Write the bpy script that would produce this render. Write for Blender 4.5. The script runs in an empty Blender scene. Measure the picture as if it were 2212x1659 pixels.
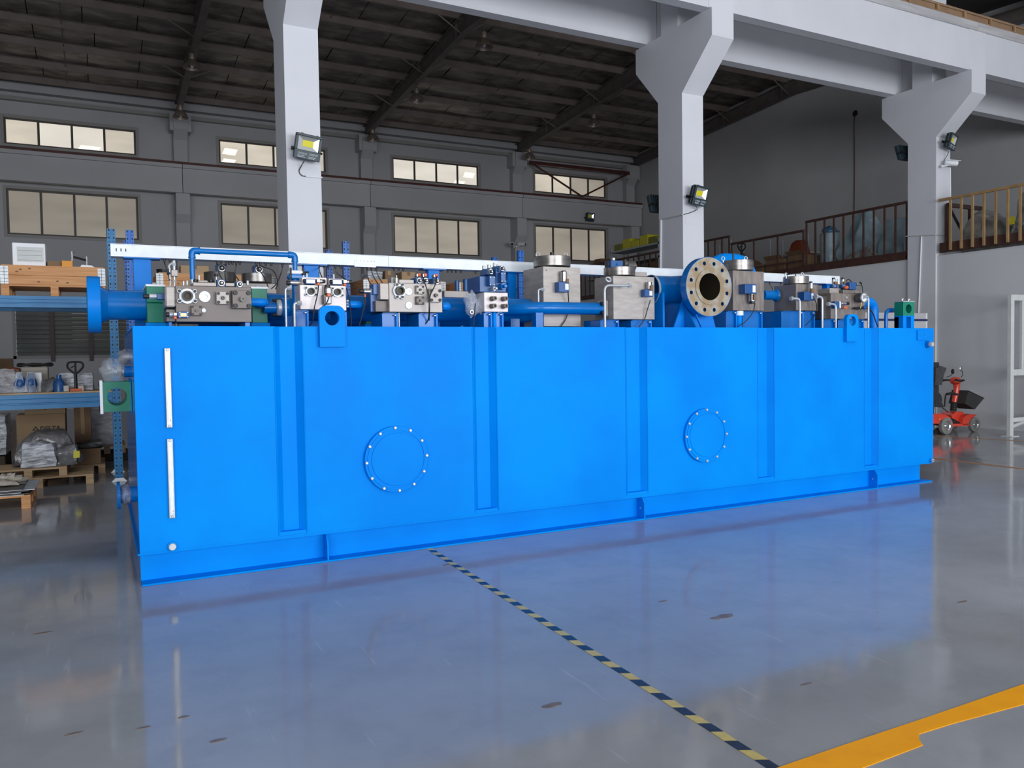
import bpy, bmesh, math, random
from mathutils import Vector, Matrix, noise

random.seed(7)
scene = bpy.context.scene
C = scene.collection

# ---------------------------------------------------------------- camera
# world: X along the long tank (to the right), Y away from the camera, Z up
FPX, YAW, PITCH, ROLL = 1723.5, 0.47590, 0.03680, -0.01520
CAMLOC = Vector((0.0, 0.0, 1.6))
IW, IH = 2212.0, 1659.0
_f = Vector((math.sin(YAW) * math.cos(PITCH), math.cos(YAW) * math.cos(PITCH), -math.sin(PITCH)))
_r0 = Vector((math.cos(YAW), -math.sin(YAW), 0.0))
_u0 = _r0.cross(_f)
_r = _r0 * math.cos(ROLL) + _u0 * math.sin(ROLL)
_u = -_r0 * math.sin(ROLL) + _u0 * math.cos(ROLL)
cam_data = bpy.data.cameras.new('camera')
cam_data.sensor_fit = 'HORIZONTAL'
cam_data.sensor_width = 36.0
cam_data.lens = FPX / IW * 36.0
cam_data.clip_end = 300.0
cam_data.clip_start = 0.05
cam = bpy.data.objects.new('camera', cam_data)
C.objects.link(cam)
M3 = Matrix((_r, _u, -_f)).transposed()
cam.matrix_world = Matrix.Translation(CAMLOC) @ M3.to_4x4()
scene.camera = cam

# ---------------------------------------------------------------- world, daylight, exposure
world = bpy.data.worlds.new('daylight_sky')
scene.world = world
world.use_nodes = True
bg = world.node_tree.nodes['Background']
bg.inputs[0].default_value = (0.72, 0.82, 1.0, 1.0)
bg.inputs[1].default_value = 0.55

def area_light(name, loc, rot, sx, sy, energy, color):
    l = bpy.data.lights.new(name, 'AREA')
    l.shape = 'RECTANGLE'; l.size = sx; l.size_y = sy
    l.energy = energy; l.color = color
    o = bpy.data.objects.new(name, l); C.objects.link(o)
    o.location = loc; o.rotation_euler = rot
    return o
DAY = (0.93, 0.96, 1.0)
# lamps added behind the camera, standing in for daylight through unseen doorways and windows
area_light('doorway_daylight', (-8.0, -10.9, 2.95), (math.radians(90), 0, 0), 12.0, 5.7, 1500, DAY)
area_light('doorway_daylight', (8.0, -10.9, 2.95), (math.radians(90), 0, 0), 12.0, 5.7, 1900, DAY)
area_light('window_band_daylight', (6.0, -10.9, 8.2), (math.radians(86), 0, 0), 30.0, 1.6, 60, DAY)
# lamps added below the closed near-bay roof to light the floor from above
for sx_ in (-6.0, 2.0, 10.0, 18.0):
    area_light('skylight_daylight', (sx_, -4.8, 11.2), (0, 0, 0), 2.2, 9.0, 120, DAY)

vs = scene.view_settings
vs.view_transform = 'Standard'; vs.look = 'None'; vs.exposure = 0.10; vs.gamma = 1.0
vs.use_curve_mapping = False
scene.cycles.use_denoising = True
scene.cycles.max_bounces = 7
scene.cycles.sample_clamp_indirect = 6.0

# ---------------------------------------------------------------- points from a known depth
def P(x, y, Y=None, X=None, Z=None):
    d = _f + _r * ((x - IW / 2) / FPX) + _u * ((IH / 2 - y) / FPX)
    if Y is not None: t = (Y - CAMLOC.y) / d.y
    elif X is not None: t = (X - CAMLOC.x) / d.x
    else: t = (Z - CAMLOC.z) / d.z
    return CAMLOC + d * t
def rect(x0, y0, x1, y1, Y):
    ym, xm = (y0 + y1) / 2, (x0 + x1) / 2
    return P(x0, ym, Y=Y).x, P(x1, ym, Y=Y).x, P(xm, y1, Y=Y).z, P(xm, y0, Y=Y).z   # x0,x1,z0,z1
def mpp(x, y, Y):                                   # metres per pixel (vertical) at that point
    return abs(P(x, y - 5, Y=Y).z - P(x, y + 5, Y=Y).z) / 10

# ---------------------------------------------------------------- materials
MATS = {}
def mat(name, c1, c2=None, scale=4.0, rough=0.5, metal=0.0, bump=0.0, bscale=None, coat=0.0, stretch=None,
        rough2=None, spec=0.5, emit=None, alpha=None, detail=4.0, lo=0.35, hi=0.65, trans=0.0):
    if name in MATS: return MATS[name]
    m = bpy.data.materials.new(name); m.use_nodes = True
    nt = m.node_tree; N = nt.nodes; L = nt.links
    b = N['Principled BSDF']
    b.inputs['Base Color'].default_value = (*c1, 1)
    b.inputs['Roughness'].default_value = rough
    b.inputs['Metallic'].default_value = metal
    b.inputs['Specular IOR Level'].default_value = spec
    if coat: b.inputs['Coat Weight'].default_value = coat; b.inputs['Coat Roughness'].default_value = 0.08
    if trans: b.inputs['Transmission Weight'].default_value = trans
    tc = N.new('ShaderNodeTexCoord'); mp = N.new('ShaderNodeMapping')
    L.new(tc.outputs['Object'], mp.inputs['Vector'])
    if stretch: mp.inputs['Scale'].default_value = stretch
    nz = None
    if c2 is not None or rough2 is not None:
        nz = N.new('ShaderNodeTexNoise'); nz.inputs['Scale'].default_value = scale; nz.inputs['Detail'].default_value = detail
        L.new(mp.outputs[0], nz.inputs['Vector'])
        mr = N.new('ShaderNodeMapRange'); mr.inputs[1].default_value = lo; mr.inputs[2].default_value = hi
        L.new(nz.outputs[0], mr.inputs[0])
        if c2 is not None:
            mx = N.new('ShaderNodeMix'); mx.data_type = 'RGBA'
            mx.inputs[6].default_value = (*c1, 1); mx.inputs[7].default_value = (*c2, 1)
            L.new(mr.outputs[0], mx.inputs[0]); L.new(mx.outputs[2], b.inputs['Base Color'])
        if rough2 is not None:
            m2 = N.new('ShaderNodeMapRange'); m2.inputs[3].default_value = rough; m2.inputs[4].default_value = rough2
            L.new(mr.outputs[0], m2.inputs[0]); L.new(m2.outputs[0], b.inputs['Roughness'])
    if bump:
        n2 = N.new('ShaderNodeTexNoise'); n2.inputs['Scale'].default_value = bscale or scale; n2.inputs['Detail'].default_value = 3
        L.new(mp.outputs[0], n2.inputs['Vector'])
        bp = N.new('ShaderNodeBump'); bp.inputs['Strength'].default_value = bump; bp.inputs['Distance'].default_value = 0.02
        L.new(n2.outputs[0], bp.inputs['Height']); L.new(bp.outputs[0], b.inputs['Normal'])
    if emit:
        b.inputs['Emission Color'].default_value = (*emit[0], 1); b.inputs['Emission Strength'].default_value = emit[1]
    if alpha is not None: b.inputs['Alpha'].default_value = alpha
    MATS[name] = m
    return m

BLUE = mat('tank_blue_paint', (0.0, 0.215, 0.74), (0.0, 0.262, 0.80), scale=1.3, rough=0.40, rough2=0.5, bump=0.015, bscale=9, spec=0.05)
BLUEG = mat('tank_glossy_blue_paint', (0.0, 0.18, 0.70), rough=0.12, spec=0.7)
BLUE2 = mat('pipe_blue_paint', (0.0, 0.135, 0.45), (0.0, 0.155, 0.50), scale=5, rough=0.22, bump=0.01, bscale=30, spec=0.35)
BLUE3 = mat('bracket_blue_paint', (0.0, 0.19, 0.66), (0.0, 0.21, 0.70), scale=5, rough=0.35, spec=0.2)
RACKB = mat('rack_blue_paint', (0.006, 0.165, 0.40), (0.012, 0.2, 0.45), scale=6, rough=0.38)
RACKB2 = mat('rack_bright_blue_paint', (0.01, 0.14, 0.56), (0.01, 0.17, 0.62), scale=6, rough=0.36)
VBLUE = mat('valve_navy_paint', (0.008, 0.075, 0.24), (0.012, 0.09, 0.28), scale=12, rough=0.33)
GREEN = mat('clamp_green_plastic', (0.0, 0.19, 0.11), (0.0, 0.22, 0.13), scale=14, rough=0.45, bump=0.02, bscale=60)
STEEL = mat('ground_steel', (0.135, 0.112, 0.102), (0.19, 0.165, 0.15), scale=5, rough=0.42, rough2=0.55, metal=0.35, bump=0.02, bscale=40, stretch=(1, 1, 5))
STEELL = mat('bright_steel', (0.335, 0.30, 0.275), (0.45, 0.41, 0.38), scale=6, rough=0.42, rough2=0.52, metal=0.3, stretch=(1, 1, 4))
STEELW = mat('pale_steel', (0.62, 0.55, 0.54), (0.70, 0.64, 0.62), scale=6, rough=0.45, metal=0.2)
STEELM = mat('mid_ground_steel', (0.20, 0.168, 0.15), (0.29, 0.25, 0.225), scale=6, rough=0.40, rough2=0.5, metal=0.35, stretch=(5, 1, 1))
STEELD = mat('dull_steel', (0.09, 0.085, 0.08), (0.14, 0.13, 0.125), scale=8, rough=0.42, metal=0.5)
TURNED = mat('turned_steel', (0.24, 0.22, 0.205), (0.36, 0.34, 0.32), scale=3, rough=0.28, rough2=0.36, metal=0.85, stretch=(1, 1, 12))
ZINC = mat('zinc_plate', (0.46, 0.49, 0.5), (0.56, 0.58, 0.6), scale=18, rough=0.38, metal=0.4)
CHROME = mat('chrome', (0.5, 0.5, 0.5), rough=0.22, metal=0.9)
WHITEP = mat('white_paint', (0.80, 0.82, 0.84), (0.87, 0.89, 0.91), scale=3, rough=0.42)
BLACK = mat('black_plastic', (0.012, 0.012, 0.014), rough=0.42)
RUBBER = mat('black_rubber', (0.015, 0.015, 0.015), rough=0.7)
CABLE = mat('black_cable', (0.01, 0.01, 0.011), rough=0.5)
ORANGE = mat('orange_plastic', (0.72, 0.13, 0.04), rough=0.45)
BRASS = mat('brass', (0.65, 0.45, 0.16), rough=0.3, metal=1.0)
TRAY = mat('tray_white_paint', (0.76, 0.80, 0.83), (0.84, 0.88, 0.90), scale=9, rough=0.36, metal=0.0, bump=0.01, bscale=20)
RUSTF = mat('flange_face_oiled_steel', (0.30, 0.22, 0.13), (0.36, 0.34, 0.30), scale=9, rough=0.42, rough2=0.5, metal=0.3, lo=0.42, hi=0.6)
BORE = mat('dark_bore', (0.045, 0.035, 0.022), rough=0.5, metal=0.4)
CONC_W = mat('white_painted_concrete', (0.66, 0.67, 0.71), (0.72, 0.73, 0.77), scale=0.7, rough=0.62, bump=0.10, bscale=7)
CONC_M = mat('mezzanine_wall_paint', (0.60, 0.61, 0.63), (0.66, 0.67, 0.69), scale=0.5, rough=0.75, bump=0.06, bscale=6)
CONC_G = mat('grey_painted_wall', (0.45, 0.445, 0.46), (0.50, 0.495, 0.51), scale=0.5, rough=0.75, bump=0.05, bscale=5)
CONC_E = mat('end_wall_plaster', (0.50, 0.50, 0.51), (0.57, 0.57, 0.58), scale=0.35, rough=0.8, bump=0.05, bscale=4)
CONC_RAW = mat('bare_concrete', (0.42, 0.41, 0.42), (0.55, 0.54, 0.55), scale=5, rough=0.8, stretch=(0.2, 1, 3), bump=0.08, bscale=14)
RUSTRED = mat('oxide_red_steel', (0.075, 0.022, 0.018), (0.11, 0.03, 0.024), scale=4, rough=0.55)
RAILBROWN = mat('dark_brown_rail_paint', (0.05, 0.022, 0.017), (0.08, 0.036, 0.027), scale=9, rough=0.5)
RAILGOLD = mat('gold_rail_paint', (0.42, 0.26, 0.12), (0.52, 0.34, 0.16), scale=5, rough=0.36, metal=0.25)
CRANERAIL = mat('orange_brown_crane_rail', (0.27, 0.165, 0.095), (0.34, 0.215, 0.125), scale=3, rough=0.5)
ROOFSTEEL = mat('dark_roof_steel', (0.12, 0.105, 0.095), (0.16, 0.14, 0.13), scale=3, rough=0.6)
PURLIN = mat('purlin_steel', (0.20, 0.155, 0.14), (0.25, 0.20, 0.185), scale=2, rough=0.55)
FOIL = mat('foil_insulation', (0.115, 0.095, 0.085), (0.36, 0.32, 0.275), scale=1.6, rough=0.42, metal=0.25, bump=0.8, bscale=5, stretch=(1.0, 2.2, 1.0), lo=0.4, hi=0.8)
DECK = mat('dark_roof_sheet', (0.06, 0.052, 0.048), rough=0.8)
WOOD = mat('pine_wood', (0.56, 0.25, 0.09), (0.70, 0.36, 0.15), scale=3.5, rough=0.6, stretch=(0.5, 1, 9), bump=0.05)
WOOD2 = mat('pallet_wood', (0.42, 0.27, 0.14), (0.58, 0.41, 0.24), scale=4, rough=0.7, stretch=(0.6, 2, 8), bump=0.05)
KNOT = mat('wood_knot', (0.22, 0.10, 0.045), rough=0.6)
CARD = mat('cardboard', (0.36, 0.24, 0.13), (0.42, 0.29, 0.17), scale=2, rough=0.8)
CARDD = mat('dark_cardboard', (0.20, 0.12, 0.07), (0.25, 0.16, 0.09), scale=3, rough=0.85)
WRAP = mat('stretch_wrap', (0.25, 0.26, 0.28), (0.66, 0.69, 0.74), scale=5, rough=0.16, rough2=0.3, bump=0.9, bscale=9, stretch=(1, 1, 3), spec=0.8, alpha=0.5)
WRAPD = mat('grey_plastic_sheet', (0.09, 0.085, 0.088), (0.20, 0.2, 0.205), scale=4, rough=0.2, bump=0.9, bscale=7, spec=0.8, alpha=0.78)
WRAPFULL = mat('silvery_wrapped_goods', (0.20, 0.21, 0.23), (0.66, 0.69, 0.74), scale=7, rough=0.2, bump=1.0, bscale=10, stretch=(1, 1, 4), spec=0.8)
CLEARBAG = mat('clear_plastic_bag', (0.75, 0.8, 0.86), rough=0.12, bump=0.5, bscale=14, spec=0.9, alpha=0.22)
BAGBLUE = mat('pale_blue_plastic_bag', (0.22, 0.33, 0.37), (0.36, 0.48, 0.52), scale=3, rough=0.25, bump=0.5, bscale=6)
BAGGREY = mat('crumpled_grey_plastic', (0.17, 0.16, 0.15), (0.33, 0.31, 0.29), scale=5, rough=0.3, bump=0.9, bscale=8)
RED = mat('scooter_red_paint', (0.62, 0.045, 0.022), (0.70, 0.06, 0.03), scale=4, rough=0.25, coat=0.3)
DARKSEAT = mat('black_vinyl', (0.016, 0.017, 0.022), (0.028, 0.03, 0.036), scale=14, rough=0.5)
TYRE = mat('grey_tyre', (0.17, 0.165, 0.155), (0.23, 0.22, 0.21), scale=14, rough=0.75)
YELLOWP = mat('yellow_plastic', (0.62, 0.56, 0.02), rough=0.4)
LEDY = mat('yellow_led_phosphor', (0.75, 0.66, 0.0), rough=0.45)
YLINE = mat('orange_floor_paint', (1.0, 0.41, 0.0), (0.92, 0.36, 0.0), scale=7, rough=0.45, lo=0.45, hi=0.8, spec=0.15)
OLINE = mat('dull_orange_floor_paint', (0.45, 0.21, 0.075), (0.36, 0.18, 0.08), scale=5, rough=0.4)
TAPEY = mat('tape_yellow', (0.64, 0.50, 0.13), (0.52, 0.42, 0.14), scale=30, rough=0.4)
TAPEB = mat('tape_black', (0.012, 0.017, 0.03), (0.022, 0.03, 0.05), scale=30, rough=0.35)
FENCEP = mat('pale_grey_fence_paint', (0.56, 0.58, 0.56), (0.62, 0.64, 0.62), scale=4, rough=0.45)
SHELFP = mat('pale_shelf_steel', (0.42, 0.45, 0.47), rough=0.45)
CLOTH = mat('beige_rag', (0.42, 0.37, 0.31), (0.55, 0.5, 0.43), scale=9, rough=0.9, bump=0.3)
CLOTHD = mat('dark_rag', (0.05, 0.045, 0.04), (0.09, 0.08, 0.07), scale=9, rough=0.95, bump=0.5)
LAMPCASE = mat('lamp_dark_casting', (0.025, 0.045, 0.055), rough=0.42)
REFLECT = mat('lamp_reflector', (0.80, 0.82, 0.80), rough=0.25, metal=0.6)
PENDANT = mat('pendant_aluminium', (0.30, 0.24, 0.20), (0.38, 0.31, 0.26), scale=5, rough=0.45, metal=0.5)
WFRAME = mat('window_frame_bronze', (0.085, 0.075, 0.065), rough=0.5)
WFRAMEG = mat('window_surround_grey', (0.33, 0.32, 0.31), rough=0.6)
BARRED = mat('security_bar_maroon', (0.055, 0.018, 0.018), rough=0.5)
LOUVRE = mat('louvre_glass', (0.16, 0.18, 0.17), (0.24, 0.25, 0.235), scale=0.8, rough=0.12, spec=0.8)
LABELP = mat('white_label', (0.82, 0.83, 0.86), rough=0.4)
PRINT = mat('black_print', (0.012, 0.011, 0.01), rough=0.6)
PRINTW = mat('pale_print', (0.50, 0.56, 0.60), rough=0.6)
GAUGEW = mat('gauge_window', (0.72, 0.76, 0.78), (0.84, 0.86, 0.87), scale=20, rough=0.3)
STAIN = mat('floor_stain', (0.16, 0.12, 0.09), (0.22, 0.18, 0.15), scale=18, rough=0.45)
REDSPOT = mat('red_mark', (0.6, 0.03, 0.02), rough=0.4)

def floor_material():
    m = bpy.data.materials.new('grey_epoxy_floor'); m.use_nodes = True
    nt = m.node_tree; N = nt.nodes; L = nt.links; b = N['Principled BSDF']
    tc = N.new('ShaderNodeTexCoord')
    n1 = N.new('ShaderNodeTexNoise'); n1.inputs['Scale'].default_value = 0.45; n1.inputs['Detail'].default_value = 6
    n2 = N.new('ShaderNodeTexNoise'); n2.inputs['Scale'].default_value = 9.0; n2.inputs['Detail'].default_value = 8; n2.inputs['Roughness'].default_value = 0.7
    n3 = N.new('ShaderNodeTexNoise'); n3.inputs['Scale'].default_value = 3.2; n3.inputs['Detail'].default_value = 5
    for n in (n1, n2, n3): L.new(tc.outputs['Object'], n.inputs['Vector'])
    mx = N.new('ShaderNodeMix'); mx.data_type = 'RGBA'
    mx.inputs[6].default_value = (0.29, 0.30, 0.315, 1); mx.inputs[7].default_value = (0.37, 0.38, 0.395, 1)
    r1 = N.new('ShaderNodeMapRange'); r1.inputs[1].default_value = 0.35; r1.inputs[2].default_value = 0.65
    L.new(n1.outputs[0], r1.inputs[0]); L.new(r1.outputs[0], mx.inputs[0])
    # dark scuffs: thresholded fine noise
    r2 = N.new('ShaderNodeMapRange'); r2.inputs[1].default_value = 0.67; r2.inputs[2].default_value = 0.76
    L.new(n2.outputs[0], r2.inputs[0])
    mx2 = N.new('ShaderNodeMix'); mx2.data_type = 'RGBA'; mx2.inputs[7].default_value = (0.09, 0.085, 0.085, 1)
    L.new(mx.outputs[2], mx2.inputs[6])
    ms = N.new('ShaderNodeMath'); ms.operation = 'MULTIPLY'; ms.inputs[1].default_value = 0.55
    L.new(r2.outputs[0], ms.inputs[0]); L.new(ms.outputs[0], mx2.inputs[0])
    mpS = N.new('ShaderNodeMapping'); mpS.inputs['Scale'].default_value = (14, 1.1, 1); mpS.inputs['Rotation'].default_value = (0, 0, 0.6)
    L.new(tc.outputs['Object'], mpS.inputs[0])
    n5 = N.new('ShaderNodeTexNoise'); n5.inputs['Scale'].default_value = 1.6; n5.inputs['Detail'].default_value = 4
    L.new(mpS.outputs[0], n5.inputs['Vector'])
    r5 = N.new('ShaderNodeMapRange'); r5.inputs[1].default_value = 0.66; r5.inputs[2].default_value = 0.72; r5.inputs[4].default_value = 0.35
    L.new(n5.outputs[0], r5.inputs[0])
    mx3 = N.new('ShaderNodeMix'); mx3.data_type = 'RGBA'; mx3.inputs[7].default_value = (0.46, 0.47, 0.48, 1)
    L.new(mx2.outputs[2], mx3.inputs[6]); L.new(r5.outputs[0], mx3.inputs[0])
    n6 = N.new('ShaderNodeTexNoise'); n6.inputs['Scale'].default_value = 2.4; n6.inputs['Detail'].default_value = 7; n6.inputs['Roughness'].default_value = 0.65
    L.new(tc.outputs['Object'], n6.inputs['Vector'])
    r6 = N.new('ShaderNodeMapRange'); r6.inputs[1].default_value = 0.45; r6.inputs[2].default_value = 0.7; r6.inputs[4].default_value = 0.30
    L.new(n6.outputs[0], r6.inputs[0])
    mx4 = N.new('ShaderNodeMix'); mx4.data_type = 'RGBA'; mx4.inputs[7].default_value = (0.20, 0.20, 0.205, 1)
    L.new(mx3.outputs[2], mx4.inputs[6]); L.new(r6.outputs[0], mx4.inputs[0])
    L.new(mx4.outputs[2], b.inputs['Base Color'])
    r3 = N.new('ShaderNodeMapRange'); r3.inputs[1].default_value = 0.3; r3.inputs[2].default_value = 0.7
    r3.inputs[3].default_value = 0.05; r3.inputs[4].default_value = 0.13
    L.new(n3.outputs[0], r3.inputs[0]); L.new(r3.outputs[0], b.inputs['Roughness'])
    b.inputs['Specular IOR Level'].default_value = 0.42
    n4 = N.new('ShaderNodeTexNoise'); n4.inputs['Scale'].default_value = 1.1; n4.inputs['Detail'].default_value = 2
    L.new(tc.outputs['Object'], n4.inputs['Vector'])
    bp = N.new('ShaderNodeBump'); bp.inputs['Strength'].default_value = 0.06; bp.inputs['Distance'].default_value = 0.05
    L.new(n4.outputs[0], bp.inputs['Height']); L.new(bp.outputs[0], b.inputs['Normal'])
    return m
FLOOR = floor_material()

def pane_material(name, col, strength, streak=0.25):
    m = bpy.data.materials.new(name); m.use_nodes = True
    nt = m.node_tree; N = nt.nodes; L = nt.links; b = N['Principled BSDF']
    b.inputs['Base Color'].default_value = (0.32, 0.30, 0.27, 1); b.inputs['Roughness'].default_value = 0.25
    tc = N.new('ShaderNodeTexCoord'); mp = N.new('ShaderNodeMapping'); mp.inputs['Scale'].default_value = (0.35, 1, 1.4)
    n = N.new('ShaderNodeTexNoise'); n.inputs['Scale'].default_value = 0.9; n.inputs['Detail'].default_value = 3
    L.new(tc.outputs['Object'], mp.inputs[0]); L.new(mp.outputs[0], n.inputs['Vector'])
    r = N.new('ShaderNodeMapRange'); r.inputs[1].default_value = 0.3; r.inputs[2].default_value = 0.7
    r.inputs[3].default_value = strength * (1 - streak); r.inputs[4].default_value = strength * (1 + streak)
    L.new(n.outputs[0], r.inputs[0])
    b.inputs['Emission Color'].default_value = (*col, 1)
    L.new(r.outputs[0], b.inputs['Emission Strength'])
    return m
PANE_UP = pane_material('backlit_frosted_pane_upper', (1.0, 0.90, 0.74), 0.50)
PANE_UPB = pane_material('backlit_frosted_pane_bright', (1.0, 0.93, 0.82), 0.66, 0.12)
PANE_LO = pane_material('backlit_frosted_pane_lower', (1.0, 0.86, 0.66), 0.15)
PANE_LOB = pane_material('backlit_frosted_pane_lower_bright', (1.0, 0.88, 0.72), 0.26)
PANEGLINT = pane_material('ceiling_panel_seen_through_pane', (1.0, 0.97, 0.86), 1.0, 0.05)  # glow for painted reflections of ceiling lights on the panes

# ---------------------------------------------------------------- mesh builder
class MB:
    def __init__(s): s.v = []; s.f = []
    def add(s, vs, fs):
        o = len(s.v); s.v += [tuple(p) for p in vs]; s.f += [tuple(i + o for i in f) for f in fs]; return s
    def box(s, x0, x1, y0, y1, z0, z1, b=0.0):
        if x1 < x0: x0, x1 = x1, x0
        if y1 < y0: y0, y1 = y1, y0
        if z1 < z0: z0, z1 = z1, z0
        b = min(b, (x1 - x0) * .3, (y1 - y0) * .3, (z1 - z0) * .3)
        if b <= 0:
            v = [(x0, y0, z0), (x1, y0, z0), (x1, y1, z0), (x0, y1, z0), (x0, y0, z1), (x1, y0, z1), (x1, y1, z1), (x0, y1, z1)]
            return s.add(v, [(0, 3, 2, 1), (4, 5, 6, 7), (0, 1, 5, 4), (1, 2, 6, 5), (2, 3, 7, 6), (3, 0, 4, 7)])
        V = []; idx = {}
        for i, (xa, sx) in enumerate(((x0, 1), (x1, -1))):
            for j, (ya, sy) in enumerate(((y0, 1), (y1, -1))):
                for k, (za, sz) in enumerate(((z0, 1), (z1, -1))):
                    idx[i, j, k, 0] = len(V); V.append((xa, ya + sy * b, za + sz * b))
                    idx[i, j, k, 1] = len(V); V.append((xa + sx * b, ya, za + sz * b))
                    idx[i, j, k, 2] = len(V); V.append((xa + sx * b, ya + sy * b, za))
        F = []
        for a in range(3):
            u, w = [t for t in range(3) if t != a]
            for side in (0, 1):
                q = []
                for (p, r) in ((0, 0), (1, 0), (1, 1), (0, 1)):
                    c = [0, 0, 0]; c[a] = side; c[u] = p; c[w] = r; q.append(idx[c[0], c[1], c[2], a])
                if (side == 1) == (a == 1): q.reverse()
                F.append(q)
        for a in range(3):            # edges along axis a
            u, w = [t for t in range(3) if t != a]
            for p in (0, 1):
                for r in (0, 1):
                    c0 = [0, 0, 0]; c0[u] = p; c0[w] = r; c1 = list(c0); c1[a] = 1
                    q = [idx[(*c0, u)], idx[(*c1, u)], idx[(*c1, w)], idx[(*c0, w)]]
                    F.append(q)
        for i in (0, 1):
            for j in (0, 1):
                for k in (0, 1): F.append([idx[i, j, k, 0], idx[i, j, k, 1], idx[i, j, k, 2]])
        return s.add(V, F)
    def prism(s, pts, d):              # pts: planar polygon (3D points), d: extrusion vector
        n = len(pts); d = Vector(d)
        V = [Vector(p) for p in pts] + [Vector(p) + d for p in pts]
        F = [tuple(range(n)), tuple(reversed(range(n, 2 * n)))]
        F += [(i, i + n, (i + 1) % n + n, (i + 1) % n) for i in range(n)]
        return s.add(V, F)
    @staticmethod
    def frame(d):
        d = Vector(d).normalized()
        a = Vector((0, 0, 1)) if abs(d.z) < 0.9 else Vector((1, 0, 0))
        u = d.cross(a).normalized(); return u, d.cross(u).normalized()
    def lathe(s, p, d, prof, n=24, caps=True, a0=0.0):    # prof: (distance along d, radius)
        p = Vector(p); d = Vector(d).normalized(); u, w = s.frame(d); V = []; F = []
        for (t, r) in prof:
            for k in range(n):
                a = a0 + 2 * math.pi * k / n; V.append(p + d * t + (u * math.cos(a) + w * math.sin(a)) * r)
        for i in range(len(prof) - 1):
            for k in range(n): F.append((i * n + k, i * n + (k + 1) % n, (i + 1) * n + (k + 1) % n, (i + 1) * n + k))
        if caps:
            F.append(tuple(reversed(range(n)))); F.append(tuple(range((len(prof) - 1) * n, len(prof) * n)))
        return s.add(V, F)
    def cyl(s, p0, p1, r, n=20, b=0.0):
        d = Vector(p1) - Vector(p0); l = d.length
        b = min(b, r * .5, l * .3)
        if b: return s.lathe(p0, d, [(0, r - b), (b, r), (l - b, r), (l, r - b)], n)
        return s.lathe(p0, d, [(0, r), (l, r)], n)
    def ring(s, p, d, ri, ro, t, n=32):                   # washer / pipe ring
        p = Vector(p); d = Vector(d).normalized(); u, w = s.frame(d); V = []; F = []
        for (tt, r) in ((0, ri), (0, ro), (t, ro), (t, ri)):
            for k in range(n):
                a = 2 * math.pi * k / n; V.append(p + d * tt + (u * math.cos(a) + w * math.sin(a)) * r)
        for i in range(4):
            for k in range(n): F.append((i * n + k, i * n + (k + 1) % n, ((i + 1) % 4) * n + (k + 1) % n, ((i + 1) % 4) * n + k))
        return s.add(V, F)
    def tube(s, pts, r, n=14, caps=True):
        pts = [Vector(p) for p in pts]; V = []; F = []
        t0 = (pts[1] - pts[0]).normalized(); u, w = s.frame(t0); m = len(pts)
        for i, p in enumerate(pts):
            t = (pts[min(i + 1, m - 1)] - pts[max(i - 1, 0)]).normalized()
            u = (u - t * u.dot(t)).normalized(); w = t.cross(u)
            rr = r[i] if isinstance(r, (list, tuple)) else r
            for k in range(n):
                a = 2 * math.pi * k / n; V.append(p + (u * math.cos(a) + w * math.sin(a)) * rr)
        for i in range(m - 1):
            for k in range(n): F.append((i * n + k, i * n + (k + 1) % n, (i + 1) * n + (k + 1) % n, (i + 1) * n + k))
        if caps: F.append(tuple(reversed(range(n)))); F.append(tuple(range((m - 1) * n, m * n)))
        return s.add(V, F)
    def ball(s, c, rx, ry=None, rz=None, n=16, m=10):
        ry = rx if ry is None else ry; rz = rx if rz is None else rz; c = Vector(c); V = [c + Vector((0, 0, -rz))]; F = []
        for i in range(1, m):
            a = -math.pi / 2 + math.pi * i / m
            for k in range(n):
                b = 2 * math.pi * k / n; V.append(c + Vector((rx * math.cos(a) * math.cos(b), ry * math.cos(a) * math.sin(b), rz * math.sin(a))))
        V.append(c + Vector((0, 0, rz)))
        for k in range(n): F.append((0, 1 + (k + 1) % n, 1 + k))
        for i in range(m - 2):
            for k in range(n): F.append((1 + i * n + k, 1 + i * n + (k + 1) % n, 1 + (i + 1) * n + (k + 1) % n, 1 + (i + 1) * n + k))
        o = 1 + (m - 2) * n
        for k in range(n): F.append((o + k, o + (k + 1) % n, len(V) - 1))
        return s.add(V, F)
    def build(s, name, material, parent=None, smooth=True, angle=35, recalc=True):
        org = Vector((0, 0, 0))
        q = parent
        if q is not None:
            while q.parent is not None: org = org + q.location; q = q.parent
            org = org + q.location
        me = bpy.data.meshes.new(name)
        me.from_pydata([(v[0] - org.x, v[1] - org.y, v[2] - org.z) for v in s.v], [], s.f)
        if recalc:
            bm = bmesh.new(); bm.from_mesh(me); bmesh.ops.recalc_face_normals(bm, faces=bm.faces); bm.to_mesh(me); bm.free()
        if smooth:
            me.shade_smooth(); me.set_sharp_from_angle(angle=math.radians(angle))
        me.materials.append(material)
        o = bpy.data.objects.new(name, me); C.objects.link(o)
        if parent is not None: o.parent = parent
        return o

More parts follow.
